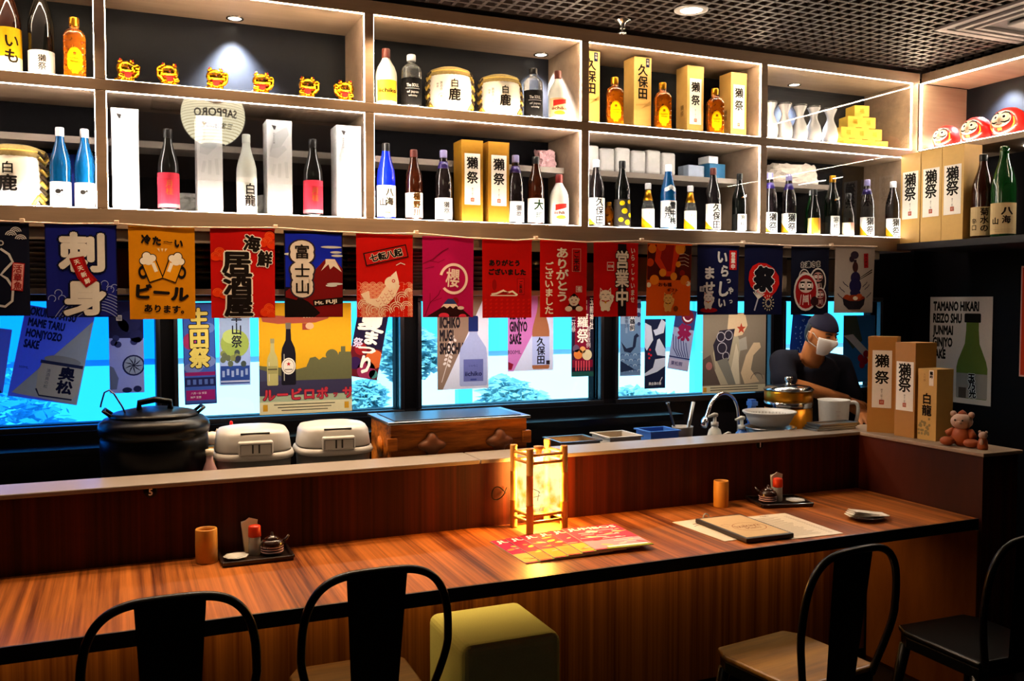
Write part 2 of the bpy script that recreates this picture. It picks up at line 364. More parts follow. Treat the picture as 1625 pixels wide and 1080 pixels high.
for i, z0, z1 in ((1, Z0, Z1), (3, Z0, Z1), (4, Z0, Z1), (4, Z2, Z3)):
    a, b = EDGE[i]; mb = MB(); L(mb, a+.002, b-.002, YS+.001, YS+.005, z0+.004, z1-.004, 'glass_mirror' if i == 1 else 'glass_clear'); mb.build('glass_pane', sh)
# small downlights in the shelf soffit
def soffit_lamp(x, y, z, label, power=1000):
    t = thing('downlight', label, 'light', (x, y, z))
    mb = MB(); mb.lathe([(.034, 0), (.034, -.004), (.027, -.005), (.027, -.001)], 'silver', 24); mb.build('trim_ring', t)
    mb = MB(); mb.lathe([(0, -.0015), (.026, -.0015)], 'lamp_disc', 24); mb.build('lamp', t)
    spot('soffit_downlight_lamp', (x, y, z-.012), power, (.85, .92, 1), 84, .8, .02)
mat('silver', 'c8c8c8', .25, 1); mat('steel', 'a9adb0', .28, 1, vary=.08)
q = P(372, 30, 'z', Z3)
soffit_lamp(q.x, min(q.y, 3.82), Z3, 'small round downlight above the golden lucky cats')
soffit_lamp(1.79, 3.82, Z3, 'small round downlight above the black-label bottle behind the right sake cask', 700)
soffit_lamp(3.25, 3.82, Z3, 'small round downlight above the white sake flasks', 1000)
# the lower open rack behind the pennants
rk = thing('dish_rack', 'narrow dish shelf hidden behind the row of pennants', 'shelf', (0, 3.58, 1.60))
mb = MB(); mb.box(-1.1, 3.5, 0, .31, 0, .022, 'ledge_top'); mb.build('board', rk, .002)
mb = MB(); mb.box(-1.1, 3.6, -.015, .005, .19, .232, 'ledge_top'); mb.build('rail', rk, .002)
for x in (-.6, .40, 1.30, 2.12, 3.02):
    mb = MB(); mb.box(x-.012, x+.012, .02, .3, .022, .232, 'shelf_wood'); mb.build('upright', rk)
# the side shelf on the right wall
XS = 3.84
rs = thing('side_shelf', 'lit wall shelf over the dark right wall carrying three red dolls', 'shelf', (XS, 3.2, 1.84))
def LR(mb, x0, x1, y0, y1, z0, z1, k): mb.box(x0-XS, x1-XS, y0-3.2, y1-3.2, z0-1.84, z1-1.84, k)
for z0, z1 in ((Z3, 2.752), (Z1+.01, Z2), (1.838, 1.872)):
    mb = MB(); LR(mb, XS if z0 > 2 else 3.69, XR-.005, 1.9, 3.54, z0, z1, 'shelf_wood' if z0 > 2 else 'wall_dark'); mb.build('board', rs, .002)
mb = MB(); LR(mb, XS, XR-.005, 3.55, 3.58, Z2, Z3, 'shelf_wood'); mb.build('upright', rs)
mb = MB(); LR(mb, XR-.02, XR-.008, 1.9, 3.55, Z2, Z3, 'black_gloss'); LR(mb, XR-.02, XR-.008, 1.9, 3.7, 1.872, Z1, 'wall_black'); mb.build('back_panel', rs)
mb = MB(); LR(mb, XS+.006, XS+.016, 1.92, 3.55, Z3-.003, Z3, 'led'); LR(mb, XS+.006, XS+.016, 1.92, 3.55, Z2, Z2+.003, 'led'); LR(mb, XS+.006, XS+.016, 3.547, 3.55, Z2, Z3, 'led'); mb.build('light_strip', rs)
mb = MB(); LR(mb, XS+.2, XS+.206, 2.4, 3.1, Z1+.007, Z1+.01, 'led_cool'); mb.build('light_strip', rs)
spot('side_shelf_lamp', (4.11, P(1603, 165, 'x', 4.18).y, Z3-.02), 260, (.85, .92, 1), 110, .7, .02)
# ------------------------------------------------------------------ counter, table, half wall
ct = thing('service_counter', 'dark red wood counter back panel with a pale stone ledge above the table', 'counter', (0, 3.07, 0))
mb = MB(); mb.box(-1.6, 3.0, 0, .15, 0, .985, 'panel_wood'); mb.build('panel', ct)
mb = MB(); mb.box(-1.6, 1.19, -.012, .165, .985, 1.0, 'ledge_top'); mb.build('ledge', ct, .003)
mb = MB(); mb.box(1.194, 3.0, -.012, .165, .985, 1.0, 'ledge_top'); mb.build('ledge', ct, .003)
kc = thing('kitchen_worktop', 'low steel kitchen worktop behind the pale ledge', 'counter', (0, 3.24, 0))
mb = MB(); mb.prism([(-1.6, 0), (3.9, 0), (3.9, .36), (2.68, .36), (2.68, .44), (-1.6, .44)], .83, .86, 'steel', 'z'); mb.build('top', kc, .003)
mb = MB(); mb.box(-1.6, 3.9, .03, .26, 0, .829, 'wall_dark'); mb.build('cabinet', kc)
tb = thing('bar_table', 'long striped orange-brown wooden bar table with a black front edge', 'table', (0, 2.447, 0))
mb = MB(); mb.box(-1.6, 2.985, 0, .622, .715, .75, 'table_wood'); mb.build('tabletop', tb, .002)
mb = MB(); mb.box(-1.6, 2.985, -.006, 0, .708, .7495, 'edge_black'); mb.build('edge_band', tb)
mb = MB(); mb.box(-1.6, 2.985, .56, .612, .05, .714, 'front_wood'); mb.build('front_panel', tb)
mb = MB(); mb.box(-1.6, 2.985, .40, .42, .70, .714, 'edge_black'); mb.build('light_channel', tb)
hw = thing('half_wall', 'dark red wood half wall with a ledge closing the right end of the counter', 'counter', (2.99, 2.44, 0))
mb = MB(); mb.box(.01, .2, 0, .78, 0, .985, 'panel_wood'); mb.build('panel', hw)
mb = MB(); mb.box(0, .215, -.01, .80, .985, 1.0, 'shelf_wood'); mb.build('ledge', hw, .003)
mb = MB(); mb.box(0, .0095, .01, .56, .02, .70, 'front_wood'); mb.build('lit_tone_panel', hw)  # paler wood added so the wall looks lit from under the table
# ------------------------------------------------------------------ bottles
for k, c, r in (('glass_black', '0a0c0b', .08), ('glass_brown', '2b1006', .08), ('glass_green', '0d3a16', .08), ('glass_dark', '141012', .1), ('foil_violet', '2a1c5e', .3), ('cap_black', '0c0c0d', .35), ('cap_gold', 'c58a1c', .3), ('cap_white', 'd9dde2', .4), ('cap_red', '6d1a16', .4), ('cap_brown', '55221a', .45), ('cap_lilac', '7d79a6', .5)):
    mat(k, c, r, .9 if k == 'cap_gold' else 0, coat=.5 if 'glass' in k else 0)
mat('glass_blue', '0c22c8', .08, coat=.5, vary=.2); mat('glass_sky', '06467a', .1, coat=.5, vary=.2)
mat('glass_frost', 'dfe3dd', .45, transl=.35); mat('glass_amber', 'b45c06', .12, trans=.55, coat=.4, vary=.3, scale=60); mat('glass_water', 'e8eeee', .08, trans=.9)
PROF = {
 'sake': ([(0, 0), (.034, 0), (.037, .004), (.0378, .012), (.0378, .160), (.0366, .178), (.031, .203), (.022, .232), (.0165, .252), (.0145, .270), (.0142, .296), (0, .296)], .0158, .272, .306),
 'slim': ([(0, 0), (.034, 0), (.0375, .006), (.0375, .165), (.034, .195), (.026, .225), (.0175, .255), (.015, .285), (.015, .298), (0, .298)], .0162, .268, .304),
 'big': ([(0, 0), (.047, 0), (.051, .006), (.0515, .02), (.0515, .22), (.049, .245), (.040, .285), (.026, .325), (.0195, .355), (.0175, .385), (.0175, .398), (0, .398)], .0188, .37, .405),
 'shochu': ([(0, 0), (.038, 0), (.041, .005), (.0415, .02), (.0415, .118), (.040, .132), (.033, .152), (.021, .172), (.015, .184), (.0138, .192), (.0138, .205), (0, .205)], .0165, .186, .222),
 'square': ([(0, 0), (.033, 0), (.036, .004), (.037, .012), (.037, .150), (.0355, .160), (.028, .172), (.017, .180), (.0145, .186), (.0145, .198), (0, .198)], .0172, .190, .222),
 'soul': ([(0, 0), (.038, 0), (.0405, .004), (.0405, .148), (.038, .160), (.026, .172), (.016, .178), (.0145, .186), (.0145, .2), (0, .2)], .018, .19, .214),
 'small': ([(0, 0), (.023, 0), (.026, .004), (.0265, .01), (.0265, .082), (.0255, .095), (.020, .118), (.0135, .142), (.0115, .16), (.0115, .186), (0, .186)], .013, .165, .19),
 'flask': ([(0, 0), (.030, 0), (.0335, .006), (.0335, .07), (.030, .092), (.018, .118), (.0125, .13), (.0125, .142), (0, .142)], .014, .128, .148)}
def bottle(kind, loc, body, cap, label, art=None, lab=(.02, .11, '%s', 75), rot=0, s=1, name='sake_bottle', cat='bottle', group=None, neck=None, extra=None):
    """lab = (bottom, top, paper colour, half angle)"""
    prof, cr, c0, c1 = PROF[kind]; t = thing(name, label, cat, loc, rot, group); t.scale = (s, s, s)
    sq = 5 if kind == 'square' else 0
    mb = MB(); mb.lathe(prof, body, 28, sq=sq, a0=math.pi/28)
    mb.build('glass_body', t)
    mb = MB(); mb.lathe([(cr*.96, c0), (cr, c0+.002), (cr, c1-.004), (cr*.9, c1), (0, c1)], cap, 20); mb.build('cap', t)
    R = max(p[0] for p in prof)
    if neck:      # coloured foil or paper round the neck
        a, b, k = neck; pr = [(r+.0008, h) for r, h in prof if a <= h <= b]
        mb = MB(); mb.lathe(pr, k, 24); mb.build('neck_wrap', t)
    if art:
        z0, z1, paper, half = lab; w = 2*R*math.radians(half); A = Art(); A.rect(0, (z1-z0)/2, w, z1-z0, paper, 0); art(A, w, z1-z0)
        mb = MB(); A.into(mb, wrap(R, z0), xcuts(w, 12)); mb.build('label', t)
    if extra: extra(t, R)
    return t
def brush(txt, col='17120f', frac=1.0, dx=.04, bold=.012, small=None):
    def f(A, w, h):
        n = len(txt); s = min(h*frac/n, w*.62); A.vtext(txt, w*dx, h*.5+s*1.06*n/2, s, col, 2, 0, bold, gap=1.06)
        if small: A.vtext(small, -w*.18, h*.8, h*.07, col, 2)
    return f
def oval_label(t, R):
    A = Art(); A.disc(0, .064, .026, 'f2c400', 0, .047); A.arc(0, .064, .0235, .0016, 'a86a00', 1, 0, 360, 30, .044)
    A.disc(0, .09, .006, '7a3c08', 2, .004); A.rect(0, .084, .012, .0025, '7a3c08', 2)
    A.text('Suntory', 0, .073, .0085, '4a2406', 2, 0, .02, .034); A.text('Whisky', 0, .061, .0085, '4a2406', 2, 0, .02, .032)
    mb = MB(); A.into(mb, flat((0, -R-.0006, 0), (1, 0, 0), (0, 0, 1), (0, -1, 0)), base=.0004); mb.build('label', t)
    mb = MB()
    for i in range(5):
        for j in range(7):
            if abs(i-2) > 1.2 or j in (0, 6):
                x = -.029+i*.0145; z = .014+j*.021+(i % 2)*.01
                mb.box(x-.005, x+.005, -R-.0012, -R+.001, z-.008, z+.008, 'glass_amber')
    mb.build('facets', t)
def kakubin(u, v, y, z, label, rot=-.25): return bottle('square', (X(u, v, y), y, z), 'glass_amber', 'cap_gold', label, rot=rot, name='whisky_bottle', extra=oval_label, group='square amber whisky bottles')
def soul(A, w, h):
    A.text('The SOUL', 0, h*.72, h*.12, 'e8e8e8', 2, 0, .02, w*.42); A.rect(0, h*.6, w*.5, .0012, 'e8e8e8', 2)
    A.text('of japan', 0, h*.48, h*.09, 'd8d8d8', 2, 0, 0, w*.4); A.text('whisky', 0, h*.34, h*.07, 'd0d0d0', 2, 0, 0, w*.3)
def iichi(col):
    def f(A, w, h):
        A.text('iichiko', 0, h*.5, h*.2, '2a1c08', 2, 0, .04, w*.8); A.text('いいちこ', 0, h*.78, h*.09, '6a5424', 2, 0, 0, w*.25); A.rect(0, h*.12, w*.5, .0012, '8a6a2a', 2)
    return f
def logo_red(A, w, h):
    A.poly([(-w*.3, h*.55), (w*.3, h*.72), (w*.3, h*.95), (-w*.3, h*.88)], 'a3271f', 1); A.text('iichiko', 0, h*.45, h*.17, '5a1a10', 2, 0, .04, w*.7)
    A.disc(0, h*.2, w*.26, 'e0902a', 1, h*.11)
zt, zm = Z2+.001, Z0+.001; yb = 3.62
# upper left bay
bottle('big', (X(14, 100, 3.66), 3.66, zt), 'glass_brown', 'cap_black', 'tall brown bottle with a gold brush-lettered label in the top left bay', lambda A, w, h: (A.rect(0, h*.16, w, h*.32, 'f4ead0', 1), brush('いも', '1c1408', .66, .05, .03)(A, w, h)), (.02, .2, 'cf9a12', 80), .2, .82)
bottle('big', (X(66, 108, 3.66), 3.66, zt), 'glass_black', 'cap_black', 'tall black bottle with a white label between the gold-label bottle and the whisky', brush('獺祭', '15110f', .6, .0, .015), (.012, .115, 'e6e4df', 82), .1, .835)
kakubin(119, 112, 3.63, zt, 'square amber whisky bottle in the top left bay', .05)
# upper middle bay
bottle('shochu', (X(613, 163, yb), yb, zt), 'glass_frost', 'cap_brown', 'frosted spirit bottle with a yellow label left of the small black-label bottle', iichi(0), (.018, .098, 'dba72c', 62), -.1, 1.05, 'spirit_bottle')
bottle('soul', (X(653, 168, yb), yb, zt), 'glass_water', 'cap_white', 'clear bottle with a black label left of the sake casks', soul, (.012, .118, '121214', 82), -.15, 1.03, 'spirit_bottle')
bottle('soul', (X(846, 187, yb), yb, zt), 'glass_water', 'cap_black', 'clear bottle with a black label right of the sake casks', soul, (.012, .118, '121214', 82), -.2, 1.03, 'spirit_bottle')
bottle('shochu', (X(885, 188, yb), yb, zt), 'glass_frost', 'cap_brown', 'frosted spirit bottle with a brown and red label at the right end beside the casks', logo_red, (.018, .098, 'd8b48c', 70), -.2, 1.0, 'spirit_bottle')
# whisky among the tall boxes
kakubin(975, 198, 3.622, zt, 'square amber whisky bottle left of the three, by the first pale box', -.35)
kakubin(1051, 205, 3.622, zt, 'middle square amber whisky bottle between the tall gold boxes', -.35)
kakubin(1134, 210, 3.622, zt, 'right-hand square amber whisky bottle in front of the last gold box', -.35)
# lower left bay
def dog(A, w, h): A.disc(-w*.05, h*.62, w*.09, '22201e', 1, h*.09); A.disc(w*.07, h*.66, w*.04, '22201e', 1); A.line([(-w*.1, h*.5), (w*.02, h*.42), (w*.1, h*.52)], .003, '22201e', 1)
for u, l in ((97, 'sky blue bottle with a white label right of the big cask'), (136, 'sky blue bottle with a white label next to the shelf upright in the left bay')):
    bottle('sake', (X(u, 322, yb), yb, zm), 'glass_sky', 'cap_white', l, dog, (.0, .098, 'dfe2e6', 85), -.05, .93)
# white box bay
def redlab(A, w, h): A.vtext('月桂', w*.03, h*.78, h*.2, 'c8742a', 2); A.rect(0, h*.06, w, h*.1, 'f08a8c', 1)
for u, l in ((268, 'black bottle with a bright pink-red label left of the frosted white bottle'), (497, 'black bottle with a bright pink-red label right of the frosted white bottle')):
    bottle('sake', (X(u, 330, yb), yb, zm), 'glass_black', 'cap_black', l, redlab, (.014, .142, 'e23a50', 88), -.05, 1.0, group='bottles with pink-red labels')
bottle('sake', (X(392, 334, yb), yb, zm), 'glass_frost', 'glass_frost', 'frosted white sake bottle between the two pink-red labelled bottles', brush('白龍', '20150f', .62, .1, .02), (.006, .14, 'f1f0ea', 86), -.05, 1.0)
# middle lower bay
def hakkai(A, w, h): A.rect(0, h*.5, w*.86, h*.94, 'e9e0c6', 1); A.text('八', w*.08, h*.78, h*.25, '1a1510', 2, 0, .03); A.text('海', w*.08, h*.48, h*.25, '1a1510', 2, 0, .03); A.text('山', -w*.16, h*.46, h*.25, '1a1510', 2, 0, .03); A.rect(0, h*.12, w*.2, .004, '1a1510', 2)
bottle('slim', (X(613, 343, yb), yb, zm), 'glass_blue', 'cap_black', 'bright blue bottle with a cream label at the left of its bay', hakkai, (.012, .135, 'e9e7e2', 85), -.12, 1.02)
def tate(A, w, h): A.vtext('楯野川', w*.06, h*.99, h*.29, '8a5a14', 1, 0, .05, gap=1.12); A.vtext('楯野川', w*.06, h*.99, h*.29, '1a1208', 2, 0, .0, gap=1.12); A.vtext('純米大吟醸', -w*.26, h*.9, h*.06, '333030', 2)
bottle('slim', (X(657, 346, yb), yb, zm), 'glass_brown', 'cap_brown', 'brown bottle with a white label between the blue and the violet-topped bottles', tate, (.014, .118, 'edeae4', 86), -.12, .96)
VIO = (.2, .28, 'foil_violet')
for u, v, l in ((704, 350, 'violet-topped bottle left of the two gold boxes'), (818, 355, 'violet-topped bottle right of the two gold boxes')):
    bottle('slim', (X(u, v, yb), yb, zm), 'glass_dark', 'cap_lilac', l, brush('獺祭', '15110f', .6, .06, .01), (.01, .1, 'eceff2', 86), -.15, .98, neck=VIO, group='violet-topped bottles beside the gold boxes')
bottle('slim', (X(850, 357, yb), yb, zm), 'glass_brown', 'cap_black', 'brown bottle with a white label brushed with one large green character', lambda A, w, h: (A.text('大', w*.05, h*.72, h*.42, '1c3a22', 2, 0, .03), A.text('那', w*.05, h*.26, h*.34, '3a4a3a', 2)), (.012, .118, 'eceeea', 86), -.15, .98)
bottle('shochu', (X(887, 358, yb), yb, zm), 'glass_frost', 'cap_red', 'frosted round-shouldered spirit bottle with a red cap at the right of its bay', logo_red, (.02, .1, 'f2e6d8', 60), -.2, 1.02, 'spirit_bottle')
# third lower bay
def kubo(A, w, h): brush('久保田', '16110f', .95, .03, .02)(A, w, h); A.poly([(-w/2, 0), (-w*.12, 0), (-w/2, h*.35)], 'dba020', 1)
bottle('sake', (X(946, 358, yb), yb, zm), 'glass_dark', 'cap_white', 'brown-black bottle with a brush-lettered white label at the left of the third bay', kubo, (.012, .132, 'efece6', 86), -.15, .99)
def lemons(A, w, h):
    for x, y, r in ((-.1, .85, .17), (.22, .9, .15), (.0, .55, .2), (.27, .4, .16), (-.15, .22, .16), (.13, .12, .19)): A.disc(w*x, h*y, w*r*.62, 'd9b40c', 1, w*r*.55)
bottle('sake', (X(987, 358, yb), yb, zm), 'glass_black', 'cap_black', 'black bottle with a dark label spotted with yellow fruit', lemons, (.012, .13, '2f2a28', 86), -.2, 1.0)
bottle('flask', (X(966, 357, 3.69), 3.69, zm), 'glass_amber', 'cap_gold', 'tiny amber bottle half hidden behind the yellow-fruit bottle', None, rot=-.2, s=.85, name='miniature_bottle')
def yel(A, w, h): A.poly([(-w/2, 0), (w*.2, 0), (-w/2, h*.6)], 'e6a80e', 1); A.rect(-w*.05, h*.75, .002, h*.12, 'a08030', 2); A.rect(w*.12, h*.72, .002, h*.1, 'a08030', 2)
for u, l in ((1028, 'small yellow-necked bottle left of the sky blue bottle'), (1095, 'small yellow-necked bottle right of the sky blue bottle')):
    bottle('small', (X(u, 363, yb), yb, zm), 'glass_water', 'cap_white', l, yel, (.006, .084, 'f2efe2', 88), -.2, 1.12, neck=(.115, .17, 'cap_gold'), group='small yellow-necked bottles')
def snow(A, w, h): A.vtext('雪中梅', w*.10, h*.95, h*.27, '15181c', 2, 0, .03); A.vtext('越乃', -w*.14, h*.78, h*.22, '15181c', 2, 0, .02)
def snowtag(t, R):
    A = Art(); A.poly([(-.03, -.008), (0, .01), (.03, -.008), (.03, .014), (0, .03), (-.03, .014)], 'eef1f2', 0); A.text('純米', 0, .012, .009, '22262a', 1)
    mb = MB(); A.into(mb, wrap(.0355, .178), xcuts(.06, 6)); mb.build('neck_tag', t)
bottle('slim', (X(1060, 360, yb), yb, zm), 'glass_sky', 'cap_white', 'tall sky blue bottle between the two small yellow-necked bottles', snow, (.012, .135, 'eef0ee', 86), -.2, 1.0, extra=snowtag)
bottle('sake', (X(1131, 364, yb), yb, zm), 'glass_dark', 'cap_brown', 'brown bottle with a brush-lettered white label right of the small yellow-necked pair', kubo, (.012, .132, 'efece6', 86), -.2, .99)
def samu(A, w, h): A.rect(w*.03, h*.5, w*.46, h, 'eceae4', 1); A.vtext('寒梅', w*.05, h*.94, h*.36, '1c2022', 2, 0, .0)
def sash(t, R):
    A = Art(); A.rect(.012, .012, .05, .011, 'e4e0d8', 0, .5); A.rect(.0, .006, .012, .011, 'd06a1c', 1, .5); mb = MB(); A.into(mb, wrap(.0355, .17), xcuts(.08, 8)); mb.build('neck_tag', t)
bottle('sake', (X(1173, 364, yb), yb, zm), 'glass_black', 'cap_black', 'black bottle with a slanted neck tag at the right of the third bay', samu, (.012, .095, '121312', 86), -.25, .93, extra=sash)
# fourth lower bay
def das(A, w, h): brush('獺祭', '15110f', .9, .03, .02)(A, w, h); A.poly([(-w/2, 0), (-w*.1, 0), (-w/2, h*.55)], 'd9a81c', 1)
for u, l in ((1221, 'dark bottle at the left corner of the fourth lower bay'), (1251, 'dark bottle second from the left in the fourth lower bay'), (1375, 'dark bottle with a yellow-cornered label left of the corner boxes'), (1416, 'dark bottle partly behind the corner gold boxes')):
    bottle('slim', (X(u, 368, yb), yb, zm), 'glass_dark', 'cap_lilac' if u != 1416 else 'cap_white', l, das, (.01, .105, 'eef0ee', 86), -.3, .98, neck=VIO if u < 1400 else None)
for u, s, l in ((1287, 1.05, 'green bottle behind the small gold-label bottle'), ): bottle('sake', (X(u, 366, 3.70), 3.70, zm), 'glass_green', 'cap_white', l, None, rot=-.3, s=.78)
def goldlab(A, w, h): A.rect(0, h*.5, w*.5, h, 'caa02a', 1); A.rect(w*.2, h*.5, w*.2, h, 'a86a3a', 2)
bottle('small', (X(1291, 371, 3.6), 3.6, zm), 'glass_black', 'cap_black', 'small black bottle with a gold and pink label', goldlab, (.006, .07, 'e8d79a', 86), -.3, 1.2)
bottle('sake', (X(1320, 370, yb), yb, zm), 'glass_black', 'cap_gold', 'black bottle with a gold cap and a slanted neck tag', samu, (.012, .1, '101110', 86), -.3, 1.0, extra=sash)
bottle('small', (X(1345, 372, 3.6), 3.6, zm), 'glass_black', 'cap_black', 'small black bottle with a pink and white label', lambda A, w, h: A.rect(w*.15, h*.5, w*.3, h, 'c79a8a', 1), (.006, .06, 'efe4c4', 86), -.3, 1.15)
# corner shelf
def kiku(A, w, h): A.vtext('菊水の', w*.04, h*.95, h*.26, '1a120a', 2, 0, .03); A.vtext('辛口', -w*.27, h*.6, h*.2, '1a120a', 2, 0, .02)
def hak2(A, w, h): A.text('八', w*.08, h*.74, h*.25, '1a120a', 2, 0, .05, w*.3); A.text('海', w*.06, h*.46, h*.25, '1a120a', 2, 0, .04); A.text('山', -w*.24, h*.42, h*.22, '1a120a', 2, 0, .04); A.rect(0, h*.14, w*.6, .0012, '8a7a58', 2); A.rect(0, h*.08, w*.5, .0012, '8a7a58', 2)
for u, b, a, l, s in ((1558, 'glass_brown', kiku, 'big brown sake bottle with a tan label on the right wall shelf', .98), (1591, 'glass_green', hak2, 'big green sake bottle at the right edge on the right wall shelf', 1.03)):
    q = P(u, 378, 'x', 3.765); bottle('big', (q.x, q.y, 1.873), b, 'cap_black' if 'brown' in b else 'glass_green', l, a, (.012, .15, 'c3ad82', 84), -math.pi/2+.75, s)
# ------------------------------------------------------------------ gift boxes
mat('card_white', 'e4e4e6', .6, vary=.05); mat('card_gold', 'a9791f', .42, .25, vary=.1); mat('card_tan', 'c79f55', .55, vary=.07); mat('card_kraft', 'a5732f', .5, vary=.08)
def giftbox(name, loc, w, d, h, key, label, art, rot=0, group=None, side=None):
    t = thing(name, label, 'box', loc, rot, group)
    mb = MB(); mb.box(-w/2, w/2, 0, d, 0, h, key)
    if side: A = Art(); side(A, d, h); A.into(mb, flat((-w/2, d/2, 0), (0, -1, 0), (0, 0, 1), (-1, 0, 0)))
    mb.build('carton', t)
    mb = MB(); mb.box(-w/2-.0006, w/2+.0006, -.0006, d+.0006, h-.028, h+.0008, key); mb.build('lid', t)
    A = Art(); art(A, w, h); mb = MB(); A.into(mb, flat((0, -.0006, 0), (1, 0, 0), (0, 0, 1), (0, -1, 0))); mb.build('front_print', t)
    return t
def whitebox(A, w, h):
    A.poly([(-w*.4, h*.66), (-w*.1, h*.66), (w*.38, h*.86), (w*.3, h*.94), (-w*.2, h*.86)], 'c6c8cc', 0); A.poly([(-w*.3, h*.7), (w*.2, h*.74), (w*.3, h*.7), (-w*.1, h*.6), (-w*.42, h*.62)], 'cfd1d5', 1)
    A.line([(-w*.2, h*.54), (-w*.3, h*.42)], .012, 'd3d5d8', 0); A.line([(0, h*.55), (-.002, h*.4)], .012, 'd3d5d8', 0); A.line([(w*.25, h*.57), (w*.3, h*.4)], .012, 'd3d5d8', 0)
    A.poly([(-w*.32, h*.95), (-w*.12, h*.94), (-w*.18, h*.9), (-w*.22, h*.9)], '2c2a2a', 1); A.vtext('純米大吟醸', -w*.22, h*.87, h*.022, '6a6a6a', 1)
for u0, u1, v, top, l in ((171, 224, 330, 166, 'white gift box at the left end of its bay'), (306, 356, 333, 226, 'white gift box under the mirrored round lantern'), (417, 466, 340, 192, 'white gift box right of the frosted white bottle'), (527, 580, 345, 201, 'white gift box at the right end of its bay')):
    y = 3.60; x0, x1 = X(u0+8, v, y), X(u1, v, y)-.004; x1 = min(x1, .893)
    giftbox('gift_box', ((x0+x1)/2, y, zm), x1-x0, .105, .365 if top != 226 else .36, 'card_white', l, whitebox, 0, 'white gift boxes')
def dassai(pw=.62, y0=.2, y1=.86, gold=None):
    def f(A, w, h):
        A.rect(0, h*(y0+y1)/2, w*pw, h*(y1-y0), 'e9e5db', 0); s = min(w*pw*.7, h*.17)
        A.text('獺', 0, h*(y1-.12*(y1-y0)/.66), s, '14110f', 1, 0, .03); A.text('祭', 0, h*(y1-.31*(y1-y0)/.66), s, '14110f', 1, 0, .03)
        A.vtext('磨き二割三分', 0, h*(y1-.44*(y1-y0)/.66), h*.02, '3a3430', 1); A.rect(0, h*(y0+.06), w*.17, w*.17, 'b0523c', 1); A.text('印', 0, h*(y0+.06), w*.1, 'e9d8c8', 2)
    return f
for u, l in ((745, 'gold gift box, left one of the touching pair'), (787, 'gold gift box, right one of the touching pair')):
    giftbox('gift_box', (X(u+4, 352, 3.6)+.002, 3.60, zm), .095, .1, .345, 'card_gold', l, dassai(.74, .22, .84), 0, 'gold gift boxes in the middle bay')
def kubota(A, w, h): A.vtext('久保田', w*.0, h*.9, h*.15, '17120d', 1, 0, .03, gap=1.05); A.rect(w*.28, h*.93, w*.2, h*.12, '1a2140', 1); A.vtext('千寿', w*.28, h*.975, h*.035, 'e8dcc0', 2); A.rect(0, h*.36, w*.8, h*.02, 'b99454', 1, .12); A.poly([(-w*.1, h*.3), (w*.45, h*.42), (w*.45, h*.36)], 'ad8747', 1)
def sidet(A, d, h): A.vtext('獺祭', d*.05, h*.45, h*.08, '4a3a1c', 1)
for u0, u1, v, ht, a, l in ((937, 956, 195, .335, kubota, 'tall pale gold box at the left end behind the first whisky bottle'), (1006, 1033, 203, .336, kubota, 'tall pale gold box between the left and middle whisky bottles'), (1088, 1116, 208, .325, dassai(.72, .16, .82), 'tall gold box with a white label between the middle and right whisky bottles'), (1171, 1199, 214, .318, dassai(.72, .16, .82), 'tall gold box with a white label at the right end of the whisky bay')):
    y = 3.65; x1 = min(X(u1, v, y), 2.815); w = .092
    if u0 == 937: x1 = 2.003
    giftbox('gift_box', (x1-w/2, y, zt), w, .092, ht, 'card_tan', l, a, 0, None, sidet if u0 > 1050 else None)
for u, y, l in ((1444, 3.472, 'gold box nearest the shelf corner on the right wall shelf'), (1474, 3.343, 'middle gold box on the right wall shelf'), (1507, 3.216, 'gold box next to the big brown bottle on the right wall shelf')):
    giftbox('gift_box', (3.705, y, 1.873), .124, .12, .452, 'card_tan', l, dassai(.8, .27, .8), -math.pi/2, 'gold boxes on the right wall shelf')
# boxes on the half wall ledge
giftbox('gift_box', (3.055, 3.0, 1.0), .118, .1, .42, 'card_kraft', 'tallest brown gift box standing nearest the cook on the ledge', dassai(.68, .26, .86), -.95)
giftbox('gift_box', (3.05, 2.868, 1.0), .103, .125, .40, 'card_kraft', 'brown gift box in the middle of the three on the half wall ledge', dassai(.86, .28, .8), -math.pi/2+.04)
def haku(A, w, h):
    A.vtext('白龍', 0, h*.66, w*.5, '17110c', 1, 0, .03); A.rect(w*.22, h*.88, w*.24, h*.22, 'e8e0d0', 1); A.vtext('龍吟', w*.22, h*.97, w*.16, '17110c', 2, 0, .05); A.vtext('大吟醸', -w*.14, h*.94, w*.12, 'a07a48', 1)
    rg = random.Random(3)
    for i in range(26): A.disc(w*(-.42+.6*rg.random()), h*(.04+.26*rg.random()*rg.random()+.04), w*.06, '8a7a50', .2+.02*i, h*.02)
giftbox('gift_box', (3.065, 2.765, 1.0), .09, .1, .295, 'card_tan', 'shortest pale gift box on the half wall ledge beside the clay figure', haku, -math.pi/2+.06)
